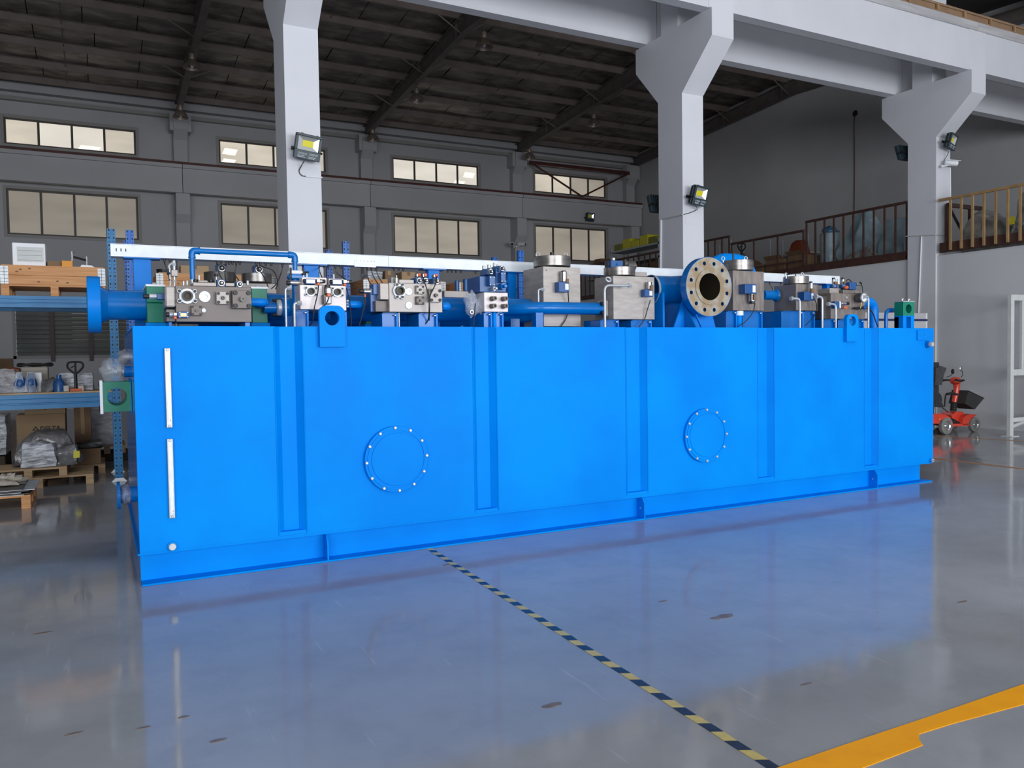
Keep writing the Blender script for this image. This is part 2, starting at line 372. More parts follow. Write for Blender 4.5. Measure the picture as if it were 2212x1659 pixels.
def tag(o, label=None, cat=None, group=None, kind=None):
    if label: o['label'] = label
    if cat: o['category'] = cat
    if group: o['group'] = group
    if kind: o['kind'] = kind
    return o
def thing(name, label, cat, loc=(0, 0, 0), group=None):
    o = bpy.data.objects.new(name, None); C.objects.link(o); o.location = loc
    o.empty_display_size = 0.05
    return tag(o, label, cat, group)
def struct(name, mb, material, parent=None, **k):
    o = mb.build(name, material, parent, **k)
    if parent is None: o['kind'] = 'structure'
    return o
def copy_tree(o, delta, parent=None):
    c = o.copy(); C.objects.link(c); c.parent = parent
    if parent is None: c.location = o.location + Vector(delta)
    for ch in list(o.children): copy_tree(ch, delta, c)
    return c
def fillet(pts, rad, n=7):
    pts = [Vector(p) for p in pts]; out = [pts[0]]
    for i in range(1, len(pts) - 1):
        a, b, c = pts[i - 1], pts[i], pts[i + 1]
        d1 = (a - b); d2 = (c - b); r = min(rad, d1.length * .49, d2.length * .49)
        p, q = b + d1.normalized() * r, b + d2.normalized() * r
        for k in range(n + 1):
            t = k / n; out.append(p * (1 - t) ** 2 + b * 2 * t * (1 - t) + q * t * t)
    out.append(pts[-1]); return out
def spline(pts, n=6):
    pts = [Vector(p) for p in pts]; out = []
    e = [pts[0] * 2 - pts[1]] + pts + [pts[-1] * 2 - pts[-2]]
    for i in range(1, len(e) - 2):
        p0, p1, p2, p3 = e[i - 1:i + 3]
        for k in range(n):
            t = k / n
            out.append(0.5 * ((2 * p1) + (p2 - p0) * t + (2 * p0 - 5 * p1 + 4 * p2 - p3) * t * t + (3 * p1 - p0 - 3 * p2 + p3) * t ** 3))
    out.append(pts[-1]); return out
def text_part(body, size, loc, rot, material, parent, name='lettering', align='LEFT', ext=0.0008, bold=0.0):
    cu = bpy.data.curves.new(name, 'FONT'); cu.body = body; cu.size = size; cu.extrude = ext; cu.align_x = align
    cu.resolution_u = 2
    cu.offset = bold * size
    o = bpy.data.objects.new(name, cu); C.objects.link(o)
    dg = bpy.context.evaluated_depsgraph_get()
    me = bpy.data.meshes.new_from_object(o.evaluated_get(dg))
    bpy.data.objects.remove(o)
    o = bpy.data.objects.new(name, me); C.objects.link(o); me.materials.clear(); me.materials.append(material)
    o.parent = parent
    org = Vector((0, 0, 0)); q = parent
    while q is not None: org += q.location; q = q.parent
    o.location = Vector(loc) - org; o.rotation_euler = rot
    return o
# ================================================================ THE BUILDING
COLX = [2.26, 8.86, 15.51]           # left faces of the row of columns
CW = 0.455
CY0, CY1 = 10.77, 11.42
BAYX = [-4.14, 2.49, 9.09, 15.74, 22.0]
XEND = 22.2
YFAR = 30.5
XMEZ = 15.55

mb = MB(); mb.box(-24.5, 26, -11.6, 31, -0.2, 0.0)
floor = struct('floor', mb, FLOOR, smooth=False)

def wall_with_openings(xs, zs, holes, make, depth):
    """one connected sheet with reveals; make(u, w, d) gives the 3-D point"""
    xs = sorted(set(xs + [h[i] for h in holes for i in (0, 1)])); zs = sorted(set(zs + [h[i] for h in holes for i in (2, 3)]))
    V = []; ix = {}; F = []
    def vi(i, k, d):
        if (i, k, d) not in ix: ix[i, k, d] = len(V); V.append(make(xs[i], zs[k], d))
        return ix[i, k, d]
    def solid(i, k):
        if i < 0 or k < 0 or i >= len(xs) - 1 or k >= len(zs) - 1: return False
        x, z = (xs[i] + xs[i + 1]) / 2, (zs[k] + zs[k + 1]) / 2
        return not any(h[0] < x < h[1] and h[2] < z < h[3] for h in holes)
    for i in range(len(xs) - 1):
        for k in range(len(zs) - 1):
            if not solid(i, k): continue
            for d in (0, depth): F.append((vi(i, k, d), vi(i + 1, k, d), vi(i + 1, k + 1, d), vi(i, k + 1, d)))
            for (di, dk, a, b) in ((-1, 0, (0, 0), (0, 1)), (1, 0, (1, 0), (1, 1)), (0, -1, (0, 0), (1, 0)), (0, 1, (0, 1), (1, 1))):
                if not solid(i + di, k + dk):
                    F.append((vi(i + a[0], k + a[1], 0), vi(i + b[0], k + b[1], 0), vi(i + b[0], k + b[1], depth), vi(i + a[0], k + a[1], depth)))
    m = MB(); m.add(V, F); return m

WINX = [(-2.53, 1.32), (4.02, 7.87), (10.54, 14.30), (16.97, 20.68)]
UZ, LZ = (8.64, 9.50), (5.74, 7.22)
LOUV = (-2.50, 1.10, 1.70, 3.50)
holes = [(a, b, *UZ) for a, b in WINX] + [(a, b, *LZ) for a, b in WINX] + [LOUV]
wall_far = struct('wall_far', wall_with_openings([-24.5, XEND + 0.3], [0.0, 11.2], holes, lambda x, z, d: (x, YFAR + d, z), 0.3), CONC_G, smooth=False)
# back room darkness is closed off behind the openings by the panes themselves
mb = MB(); mb.box(XEND, XEND + 0.3, -11.6, YFAR, 0, 11.8)
wall_end = struct('wall_end', mb, CONC_E, smooth=False)
mb = MB(); mb.box(-24.5, -24.2, -11.6, YFAR, 0, 11.8)
struct('wall_left', mb, CONC_G, smooth=False)
assumed_openings = [(2.0, 14.0, 0.0, 5.8), (-14.0, -2.0, 0.0, 5.8), (-9.0, 21.0, 7.4, 9.0)]  # unseen openings, assumed to match the added front lamps
struct('wall_near', wall_with_openings([-24.5, XEND + 0.3], [0.0, 11.8], assumed_openings, lambda x, z, d: (x, -11.3 + d, z), -0.3), CONC_G, smooth=False)
mb = MB(); mb.box(-24.5, XEND + 0.3, -11.6, 11.1, 11.5, 11.7)
struct('ceiling_near_bay', mb, CONC_G, smooth=False)

# wall details
hole_mb = MB(); hp = P(1847, 245, X=XEND - 0.004); hole_mb.lathe(hp + Vector((0.01, 0, 0)), (-1, 0, 0), [(0, .10), (.012, .10)], 18)
struct('trim_1', hole_mb, BLACK, wall_end)
cable_mb = MB(); cable_mb.tube(spline([hp, hp + Vector((-.02, .02, -.4)), hp + Vector((-.02, .0, -1.8)), hp + Vector((-.02, .03, -4.6))], 5), .012, 6)
o = cable_mb.build('wall_cable', RUSTRED); tag(o, 'thin dark cable hanging from a hole in the dark end wall', 'cable')

# ---------------------------------------------------------------- windows of the far wall
def window(n, x0, x1, z0, z1, mats, lamp=()):
    f = MB(); t = 0.06; y0, y1 = YFAR + 0.05, YFAR + 0.13
    f.box(x0, x1, y0, y1, z0, z0 + t); f.box(x0, x1, y0, y1, z1 - t, z1)
    f.box(x0, x0 + t, y0, y1, z0 + t, z1 - t); f.box(x1 - t, x1, y0, y1, z0 + t, z1 - t)
    o = struct('window_%d' % n, f, WFRAME, smooth=False)
    s = MB(); q = 0.09                     # plaster surround around the opening
    for b in ((x0 - q, x1 + q, z0 - q, z0), (x0 - q, x1 + q, z1, z1 + q), (x0 - q, x0, z0, z1), (x1, x1 + q, z0, z1)):
        s.box(b[0], b[1], YFAR - 0.03, YFAR, b[2], b[3])
    s.build('window_surround', WFRAMEG, o, smooth=False)
    w = (x1 - x0) / 4
    for k in range(4):
        m = MB(); m.box(x0 + w * k + .03, x0 + w * (k + 1) - .03, YFAR + 0.09, YFAR + 0.10, z0 + t * .8, z1 - t * .8)
        m.build('pane', mats[k], o, smooth=False)
        if k:
            m = MB(); m.box(x0 + w * k - .035, x0 + w * k + .035, YFAR + 0.04, YFAR + 0.12, z0 + t, z1 - t)
            m.build('mullion', WFRAME, o, smooth=False)
    for (a, b, c, d) in lamp:              # glowing patches laid on the panes, imitating reflections of ceiling lights
        m = MB(); x, z = x0 + (x1 - x0) * a, z0 + (z1 - z0) * b
        m.prism([(x, YFAR + .086, z), (x + c, YFAR + .086, z - .02), (x + c + .10, YFAR + .086, z + d), (x + .10, YFAR + .086, z + d + .02)], (0, .003, 0))
        m.build('lit_ceiling_panel', PANEGLINT, o, smooth=False)
U, B, Lo, Lb = PANE_UP, PANE_UPB, PANE_LO, PANE_LOB
window(1, *WINX[0], *UZ, [U, B, B, U], [(.54, .06, .6, .13)])
window(2, *WINX[1], *UZ, [U, U, U, U], [(.03, .42, .45, .2), (.02, .04, .42, .15)])
window(3, *WINX[2], *UZ, [B, B, B, B], [(.82, .42, .45, .2), (.70, .06, .45, .13)])
window(4, *WINX[3], *UZ, [U, U, Lb, Lb])
window(5, *WINX[0], *LZ, [Lo, Lo, Lo, Lo])
window(6, *WINX[1], *LZ, [Lo, Lo, Lo, Lo])
window(7, *WINX[2], *LZ, [Lb, Lb, Lb, Lb])
window(8, *WINX[3], *LZ, [Lb, Lb, Lb, Lb])
# louvred ground floor window with maroon security bars
x0, x1, z0, z1 = LOUV
f = MB(); f.box(x0, x0 + .09, YFAR - .02, YFAR + .1, z0, z1); f.box(x1 - .09, x1, YFAR - .02, YFAR + .1, z0, z1)
f.box(x0, x1, YFAR - .02, YFAR + .1, z0, z0 + .1); f.box(x0, x1, YFAR - .02, YFAR + .1, z1 - .08, z1)
w9 = struct('window_9', f, WFRAMEG, smooth=False)
n = 12
for k in range(n):
    m = MB(); zc = z0 + .14 + (z1 - z0 - .24) * k / (n - 1)
    m.prism([(x0 + .1, YFAR + .07, zc - .06), (x0 + .1, YFAR + .02, zc + .07), (x0 + .1, YFAR + .03, zc + .075), (x0 + .1, YFAR + .08, zc - .055)], (x1 - x0 - .2, 0, 0))
    m.build('louvre_slat', LOUVRE, w9, smooth=False)
for k in range(11):
    m = MB(); zc = z0 + .2 + (z1 - z0 - .3) * k / 10; m.box(x0 + .1, x1 - .1, YFAR - .05, YFAR - .02, zc, zc + .022)
    m.build('security_bar', BARRED, w9, smooth=False)
for xx in (x0 + 1.12, x0 + 2.25):
    m = MB(); m.box(xx - .06, xx + .06, YFAR - .09, YFAR - .05, z0 - .1, z1); m.build('security_bar', BARRED, w9, smooth=False)
# pale rooms glimpsed through the louvres
m = MB(); m.box(x0 + 1.7, x1 - .1, YFAR + .16, YFAR + .18, z0 + .1, z1 - .4); m.build('room_behind_glass', LOUVRE if False else PANE_LO, w9, smooth=False)
m = MB(); m.box(x0 + .1, x0 + 1.7, YFAR + .16, YFAR + .18, z0 + .1, z1 - .1); m.build('room_behind_glass', CONC_G, w9, smooth=False)
mb = MB(); mb.box(-3.6, -2.52, YFAR - .12, YFAR - .08, 0.3, 1.72); o = mb.build('brown_board', CARDD, smooth=False)
tag(o, 'reddish brown board leaning on the far wall left of the louvred window', 'board')

# ---------------------------------------------------------------- free-standing columns with corbels
col_labels = ['white concrete column nearest the camera, behind the left part of the tank',
              'middle white concrete column, behind the open round pipe flange',
              'right white concrete column with corbel, beside the gold railing']
col_roots = []
for i, x in enumerate(COLX):
    prof = [(CY0, 0), (CY0, 5.97), (10.02, 6.67), (10.02, 7.11), (CY0 + .1, 7.11), (CY0 + .1, 11.4), (CY1 - .1, 11.4), (CY1 - .1, 7.11), (12.06, 7.11), (12.06, 6.68), (CY1, 5.98), (CY1, 0)]
    t = thing('concrete_column', col_labels[i], 'column', (x + CW / 2, (CY0 + CY1) / 2, 0), 'row of columns')
    m = MB(); m.prism([(x, a, b) for a, b in prof], (CW, 0, 0)); m.build('shaft', CONC_W, t, smooth=False)
    col_roots.append(t)

# ---------------------------------------------------------------- crane runway beams
def crane_beam(x0, x1, y0, y1, zb, zt, label, m_rail, yr, mat_w, group):
    t = thing('crane_runway_beam', label, 'beam', ((x0 + x1) / 2, (y0 + y1) / 2, zb), group)
    g = 0.006
    m = MB(); m.box(x0 + g, x1 - g, y0, y1, zb, zt); m.build('web', mat_w, t, smooth=False)
    m = MB(); m.box(x0 + g, x1 - g, y0 - .03, y1 + .12, zt, zt + .17, .01); m.build('top_flange', CONC_RAW if mat_w is CONC_W else mat_w, t, smooth=False)
    m = MB(); m.box(x0, x1, yr - .05, yr + .07, zt + .17, zt + .20); m.box(x0, x1, yr - .015, yr + .035, zt + .20, zt + .31)
    m.box(x0, x1, yr - .04, yr + .06, zt + .31, zt + .35); rl = m.build('rail', m_rail, t, smooth=False)
    n = int((x1 - x0) / .75)
    for k in range(n):
        m = MB(); xx = x0 + (k + .5) * (x1 - x0) / n; m.box(xx - .02, xx + .02, yr - .075, yr - .04, zt + .17, zt + .30)
        m.build('rail_clip', RAILGOLD, rl, smooth=False)
    return t
bay_words = ['over the left end of the tank', 'over the middle of the tank', 'between the middle and right columns', 'right of the right column']
for i in range(4):
    x0, x1 = BAYX[i], BAYX[i + 1] if i < 3 else XEND
    crane_beam(x0, x1, 10.06, 10.26, 7.11, 7.90, 'near white crane beam ' + bay_words[i], CRANERAIL, 10.10, CONC_W, 'crane beams on the column row')
    crane_beam(x0, x1, 11.73, 11.94, 7.11, 7.90, 'rear white crane beam on the back corbels ' + bay_words[i], CRANERAIL, 11.83, CONC_W, 'crane beams on the column row')
for i, x in enumerate(COLX):     # plaster collars that close the beam joints above each corbel
    m = MB(); m.box(x - .03, x + CW + .03, 10.045, 10.075, 7.115, 7.90, .004); m.build('joint_collar', CONC_W, col_roots[i], smooth=False)

# ---------------------------------------------------------------- far wall pilasters, beams, eaves
PILX = [2.49, 9.16, 15.75, 21.6]
pw = 0.45
for i, x in enumerate(PILX):
    t = thing('wall_pilaster', ['leftmost grey pilaster of the far wall', 'grey pilaster behind the white column with a lamp, second from left',
              'grey pilaster carrying two small cameras, third from left', 'rightmost grey pilaster in the corner of the far wall'][i], 'pilaster', (x + pw / 2, 30.3, 0), 'pilasters of the far wall')
    m = MB(); m.prism([(x, a, b) for a, b in [(30.07, 0), (30.07, 6.35), (29.84, 6.62), (29.84, 7.34), (30.2, 7.34), (30.2, 9.25), (29.9, 9.55), (29.9, 10.1), (30.49, 10.1), (30.49, 0)]], (pw, 0, 0))
    m.build('shaft', CONC_G, t, smooth=False)
    m = MB(); m.prism([(x - .02 if False else x - .12, 29.95, 9.5), (x + pw + .12, 29.95, 9.5), (x + pw + .12, 29.95, 10.1), (x - .12, 29.95, 10.1)], (0, .5, 0)); m.build('head', CONC_G, t, smooth=False)
fb_lab = ['left section of the grey far wall crane beam', 'second section of the grey far wall crane beam, behind the white column', 'third section of the grey far wall crane beam, under the bright windows', 'right end section of the grey far wall crane beam, with a flood light']
edges = [-4.14, 2.715, 9.385, 15.975, 22.15]
for i in range(4):
    t = thing('far_crane_beam', fb_lab[i], 'beam', ((edges[i] + edges[i + 1]) / 2, 29.9, 7.35), 'crane beam along the far wall')
    m = MB(); m.box(edges[i] + .01, edges[i + 1] - .01, 29.80, 30.06, 7.35, 8.18); m.build('web', CONC_G, t, smooth=False)
    m = MB(); m.box(edges[i] + .01, edges[i + 1] - .01, 29.70, 30.18, 8.18, 8.30); m.build('top_flange', CONC_G, t, smooth=False)
    m = MB(); m.box(edges[i], edges[i + 1] - .0, 29.76, 29.86, 8.30, 8.40); m.build('rail', RUSTRED, t, smooth=False)
for j, (a, b) in enumerate(((10.02, 10.14), (10.30, 10.52))):
    m = MB(); m.box(-4.2, XEND, 30.30 - .1 * j, YFAR, a, b); struct('trim_%d' % (j + 2), m, WFRAMEG if j == 0 else CONC_G, smooth=False)
# V-shaped wind brace above the crane beam in the last bay
t = thing('wind_brace', 'V-shaped dark steel wind brace in front of the right upper window', 'brace', (18.9, 29.9, 8.4))
m = MB(); a = Vector((16.35, 29.8, 9.72)); b = Vector((21.4, 29.8, 9.66)); c = Vector((18.95, 29.8, 8.46))
m.box(16.35, 21.45, 29.74, 29.84, 9.62, 9.76); m.build('top_bar', RUSTRED, t, smooth=False)
m = MB(); m.tube([a, c], .04, 6); m.build('diagonal', RUSTRED, t); m = MB(); m.tube([b, c], .04, 6); m.build('diagonal', RUSTRED, t)

# ---------------------------------------------------------------- roof of the far bay
def zdeck(Y): return 10.66 + .068 * (30.3 - Y) if Y > 20.7 else 10.66 + .068 * (30.3 - 20.7) - .068 * (20.7 - Y)
m = MB(); m.prism([(-24.5, 31, zdeck(31) + .06), (-24.5, 20.7, zdeck(20.7) + .06), (-24.5, 11.0, zdeck(11) + .06), (-24.5, 11.0, zdeck(11) + .16), (-24.5, 20.7, zdeck(20.7) + .16), (-24.5, 31, zdeck(31) + .16)], (47, 0, 0))
ceiling = struct('ceiling', m, DECK, smooth=False)
m = MB(); m.box(-24.5, XEND, 11.0, 11.1, 10.0, 11.8); struct('wall_above_columns', m, DECK, smooth=False)
PY = [29.75, 28.4, 26.9, 25.4, 23.9, 22.4, 20.9]
rnd = random.Random(3)
RX = [-4.0, 2.66, 9.36, 15.98, 22.0]
for b in range(4):
    xa, xb = RX[b] + .008, RX[b + 1] - .008
    for k, y in enumerate(PY):
        zt = zdeck(y) - .02
        m = MB(); m.prism([(xa, y - .05, zt), (xa, y + .02, zt), (xa, y + .02, zt - .19), (xa, y + .07, zt - .19), (xa, y + .07, zt - .20), (xa, y + .0, zt - .20), (xa, y + .0, zt - .012), (xa, y - .05, zt - .012)], (xb - xa, 0, 0))
        m.build('purlin', PURLIN, ceiling, smooth=False)
    for k in range(len(PY) - 1):           # foil-faced insulation panels between the purlins
        ya, yb = PY[k + 1] + .06, PY[k] - .06
        cuts = sorted([xa] + [xa + (xb - xa) * (j + rnd.uniform(-.18, .18)) / 5 for j in range(1, 5)] + [xb])
        for j in range(5):
            V = []; F = []; nx, ny = 4, 4; sag = rnd.uniform(.01, .05)
            for a in range(nx + 1):
                for c in range(ny + 1):
                    x = cuts[j] + .012 + (cuts[j + 1] - cuts[j] - .024) * a / nx; y = ya + (yb - ya) * c / ny
                    z = zdeck(y) - .02 - sag * math.sin(math.pi * a / nx) * math.sin(math.pi * c / ny) + rnd.uniform(-.012, .012)
                    V.append((x, y, z))
            for a in range(nx):
                for c in range(ny): F.append((a * (ny + 1) + c, (a + 1) * (ny + 1) + c, (a + 1) * (ny + 1) + c + 1, a * (ny + 1) + c + 1))
            mm = MB(); mm.add(V, F); mm.build('insulation_panel', FOIL, ceiling, smooth=True, angle=80)
    xm = (xa + xb) / 2
    mm = MB(); mm.tube([(xm, 29.7, zdeck(29.7) - .12), (xm, 20.9, zdeck(20.9) - .12)], .011, 6); mm.build('sag_rod', ROOFSTEEL, ceiling)
# tapered steel rafters
raf_lab = ['left dark roof rafter above the leftmost pilaster', 'dark roof rafter rising from the second pilaster', 'dark roof rafter rising from the third pilaster', 'dark roof rafter running along the end wall']
for i, x in enumerate([2.66, 9.36, 15.98, 22.0]):
    t = thing('roof_rafter', raf_lab[i], 'rafter', (x, 30.2, 10.06), 'roof rafters')
    def zb(Y):
        k = abs(Y - 20.7) / 9.5; return 10.64 - .52 * min(k, 1.0) - (.03 * (k - 1) if k > 1 else 0)
    ys = [30.35, 28.5, 25, 20.7, 16, 12, 11.15]
    up = [(x, y, zdeck(y) - .21) for y in ys]; dn = [(x, y, zb(y)) for y in reversed(ys)]
    m = MB(); m.prism([(x - .006, a[1], a[2]) for a in up + dn], (.012, 0, 0)); m.build('web', ROOFSTEEL, t, smooth=False)
    for nm, pts, s in (('bottom_flange', dn, -1), ('top_flange', up, 1)):
        m = MB()
        q = [(x - .10, a[1], a[2]) for a in pts] + [(x - .10, a[1], a[2] + .016 * s) for a in reversed(pts)]
        m.prism(q, (.20, 0, 0)); m.build(nm, ROOFSTEEL, t, smooth=False)
    for y in (27.6, 24.2, 21.2):
        m = MB(); m.box(x - .09, x + .09, y - .008, y + .008, zb(y) + .01, zdeck(y) - .22); m.build('stiffener', ROOFSTEEL, t, smooth=False)
    for y in (26.9, 23.9, 20.9):
        for s in (-1, 1):
            if i == 3 and s > 0: continue
            m = MB(); m.tube([(x + .02 * s, y, zb(y) + .04), (x + .75 * s, y, zdeck(y) - .2)], .022, 6); m.build('fly_brace', PURLIN, t)

# ---------------------------------------------------------------- pendant high-bay lamps
def pendant(x, y, z, label):
    top = 10.05 + .4
    t = thing('pendant_lamp', label, 'lamp', (x, y, z), 'high-bay pendant lamps')
    m = MB(); m.lathe((x, y, z - .16), (0, 0, 1), [(0, .235), (.0, .245), (.05, .235), (.15, .18), (.22, .10), (.25, .075)], 24, caps=False); m.build('shade', PENDANT, t)
    m = MB(); m.lathe((x, y, z + .08), (0, 0, 1), [(0, .075), (.02, .085), (.16, .085), (.19, .05)], 16); m.build('ballast_housing', PENDANT, t)
    m = MB(); m.lathe((x, y, z - .14), (0, 0, 1), [(0, .03), (.03, .05), (.12, .05), (.2, .03)], 12); m.build('bulb', LABELP, t)
    m = MB(); m.tube([(x, y, z + .26), (x, y, z + .62)], .012, 6); m.build('hanger', ROOFSTEEL, t)
pendant(2.60, 28.58, 9.72, 'pendant lamp at the foot of the left rafter, in front of the leftmost pilaster')
pendant(2.60, 24.75, 10.10, 'pendant lamp halfway up the left rafter')
pendant(9.40, 29.40, 9.93, 'pendant lamp at the foot of the second rafter, just right of the near column')
pendant(9.45, 24.82, 10.08, 'pendant lamp halfway up the second rafter')
pendant(9.48, 19.73, 10.06, 'pendant lamp highest up, just under the white crane beam')
pendant(16.05, 29.25, 9.86, 'pendant lamp at the foot of the third rafter, beside the brace')
pendant(16.1, 24.47, 9.98, 'pendant lamp halfway up the third rafter')

# ---------------------------------------------------------------- mezzanine on the right
m = wall_with_openings([-11.0, 30.4], [0.0, 3.52], [], lambda y, z, d: (XMEZ + d, y, z), 0.2)
struct('wall_mezzanine', m, CONC_M, smooth=False)
m = MB(); m.box(XMEZ + .06, XEND, -11.0, YFAR - .05, 3.525, 3.62); mez = struct('floor_mezzanine', m, CONC_RAW, smooth=False)
m = MB(); m.box(XMEZ - .04, XMEZ + .06, 11.5, 30.2, 3.522, 3.67); struct('trim_4', m, RAILBROWN, smooth=False)
m = MB(); m.box(XMEZ - .05, XMEZ + .02, 1.0, 10.68, 3.57, 3.77, .005); struct('trim_5', m, RAILGOLD if False else RAILBROWN, smooth=False)
m = MB(); m.box(XMEZ - .03, XMEZ + .02, 1.0, 10.2, 3.522, 3.57); struct('trim_6', m, STEELD, smooth=False)

def railing(label, y0, y1, ztop, zbot, sp, m_, x=XMEZ, group='mezzanine railings', mid=None, w=.035, skip_last=False):
    t = thing('railing', label, 'railing', (x, (y0 + y1) / 2, zbot), group)
    m = MB(); m.box(x - .03, x + .03, y0, y1, ztop - .055, ztop, .006); m.build('handrail', m_, t, smooth=False)
    n = max(1, round((y1 - y0) / sp))
    for k in range(n + (0 if skip_last else 1)):
        y = y0 + .02 + (y1 - y0 - .04) * k / n
        mm = MB(); mm.box(x - w / 2, x + w / 2, y - w / 2, y + w / 2, zbot, ztop - .05); mm.build('baluster', m_, t, smooth=False)
    if mid:
        mm = MB(); mm.box(x - .02, x + .02, y0, y1, mid, mid + .04); mm.build('bottom_rail', m_, t, smooth=False)
    return t
railing('dark brown mezzanine railing in front of the pale blue bags', 11.45, 14.24, 4.78, 3.60, .285, RAILBROWN, mid=3.66)
railing('lower dark brown railing left of the bag railing, over cartons', 14.3, 16.86, 4.58, 3.60, .85, RAILBROWN, mid=3.80)
railing('short dark brown railing just right of the middle column', 16.92, 18.1, 4.80, 3.60, .28, RAILBROWN)
railing('far dark brown mezzanine railing left of the middle column', 18.15, 25.2, 4.76, 3.60, .30, RAILBROWN)
railing('gold painted railing right of the right column', 7.4, 10.68, 4.67, 3.60, .235, RAILGOLD, x=XMEZ - .07, w=.04, skip_last=True)

# ---------------------------------------------------------------- floor markings
m = MB()
yl = [(2.05, 2.212), (3.844, 2.212), (7.0, 2.215), (14.5, 2.2), (14.5, 2.06), (6.0, 2.07), (3.62, 2.083), (3.30, 2.10), (3.24, 2.085), (3.02, 2.115), (3.01, 2.125), (2.97, 2.045), (2.0, 2.035)]
top = [(2.05, 2.212), (2.6, 2.214), (3.15, 2.210), (3.844, 2.212), (7.0, 2.215), (14.0, 2.2)]
bot = [(14.0, 2.06), (6.0, 2.075), (3.64, 2.083), (3.18, 2.120), (2.97, 2.128), (2.93, 2.098), (2.90, 2.060), (2.3, 2.052), (1.9, 2.05)]
m.prism([(a, b, 0.0025) for a, b in top + bot], (0, 0, -.002)); o = m.build('floor_line', YLINE, smooth=False)
tag(o, 'wide bright orange painted line on the floor at the lower right', 'floor marking')
def floor_line(name, label, p0, p1, w, mt):
    a, b = Vector((*p0, 0)), Vector((*p1, 0)); d = (b - a).normalized(); nn = Vector((-d.y, d.x, 0)) * w / 2
    m = MB(); m.prism([a + nn + Vector((0, 0, .002)), b + nn + Vector((0, 0, .002)), b - nn + Vector((0, 0, .002)), a - nn + Vector((0, 0, .002))], (0, 0, -.0015))
    tag(m.build(name, mt, smooth=False), label, 'floor marking')
pa, pb = P(2015, 990, Z=0), P(2212, 1013, Z=0)
floor_line('floor_line', 'narrow dull orange line on the floor right of the tank', (pa.x, pa.y), (pb.x, pb.y), .11, OLINE)
pa, pb = P(2020, 942, Z=0), P(2212, 953, Z=0)
floor_line('floor_line', 'faint far orange line on the floor just in front of the scooter', (pa.x, pa.y), (pb.x, pb.y), .10, OLINE)
# striped hazard tape
a, b = Vector((2.382, 6.19, 0)), Vector((2.247, 2.20, 0))
t = thing('hazard_tape', 'black and yellow striped tape running from the tank to the camera', 'floor tape', (2.38, 6.19, 0))
L_ = (b - a).length; d = (b - a) / L_; nn = Vector((-d.y, d.x, 0)); w = .025
n = 46; sh = d * .012
for k in range(n):
    p, q = a + d * L_ * k / n, a + d * L_ * (k + 1) / n
    wob = lambda z: Vector((math.sin(z * 1.7) * .002, 0, 0))
    m = MB(); up = Vector((0, 0, .0022))
    m.prism([p + nn * w + sh + up + wob(k), q + nn * w + sh + up + wob(k + 1), q - nn * w - sh + up + wob(k + 1), p - nn * w - sh + up + wob(k)], (0, 0, -.0018))
    m.build('stripe', TAPEB if k % 2 else TAPEY, t, smooth=False)
# old stains
def stain(px, py, rx, ry, label, seed):
    c = P(px, py, Z=0); r = random.Random(seed); m = MB(); n = 13
    m.prism([(c.x + rx * math.cos(2 * math.pi * k / n) * r.uniform(.65, 1.1), c.y + ry * math.sin(2 * math.pi * k / n) * r.uniform(.65, 1.1), .0018) for k in range(n)], (0, 0, -.0012))
    tag(m.build('floor_stain', STAIN, smooth=False), label, 'stain', 'stains on the floor')
stain(1562, 1332, .10, .035, 'largest brown stain on the floor, right of the striped tape', 1)
stain(967, 1220, .045, .02, 'small reddish brown stain touching the striped tape near the tank', 2)
stain(1195, 1523, .06, .022, 'brown smear on the floor left of the striped tape', 3)
stain(396, 1549, .03, .012, 'small dark stain on the floor at the lower left', 4)
stain(90, 1368, .06, .018, 'thin dark stain on the floor at the left edge', 5)
stain(1432, 1299, .035, .012, 'small dark mark on the floor nearest the tank, right of the tape', 6)
stain(1742, 1478, .05, .01, 'pale scrape on the floor above the orange line', 8)
stain(2080, 1300, .05, .012, 'small dark streak on the floor at the right edge', 9)
stain(310, 1572, .03, .01, 'tiny dark stain on the floor below the gauge reflection', 10)
stain(160, 1585, .04, .013, 'brown smear on the floor at the lower left corner', 11)
stain(470, 1600, .045, .014, 'bluish dark smear on the floor near the bottom edge', 12)
stain(912, 1187, .05, .016, 'dark mark under the tank edge where the tape begins', 7)
# ================================================================ THE OIL TANK
TY = 6.163; TX0, TX1, TH = 0.214, 8.832, 1.84
TYB = 8.60                                      # back of the tank
SK = 0.235                                      # height of the base skirt
tank = thing('oil_tank', 'long bright blue steel oil tank standing on the grey floor', 'tank', (4.5, 7.45, 0))
m = MB(); m.box(TX0, TX1, TY + .065, TYB, SK + .012, TH - .012, .004); m.build('body', BLUEG, tank)
def xz(px, py, Y=TY): p = P(px, py, Y=Y); return p.x, p.z
ribs = [(597, 656), (1024, 1073), (1353, 1398), (1638, 1672), (1868, 1897)]
GD, GA = .056, .046                              # depth of the pressed grooves and run of their sloped sides
GR = []
for (a, b) in ribs:
    GR.append((xz(a, 880)[0], xz(b, 880)[0]))
front = [(TX0 - .006, TY + .064), (TX0 - .006, TY)]
for xa, xb in GR: front += [(xa, TY), (xa + GA, TY + GD), (xb - GA, TY + GD), (xb, TY)]
front += [(TX1 + .012, TY), (TX1 + .012, TY + .064)]
m = MB(); m.prism([(a, b, SK + .012) for a, b in front], (0, 0, TH - SK - .012)); m.build('front_plate', BLUE, tank, smooth=False)
m = MB(); m.box(TX0 - .006, TX1 + .012, TY, TY + .064, SK, SK + .012, .001); m.build('lower_edge', BLUE, tank, smooth=False)
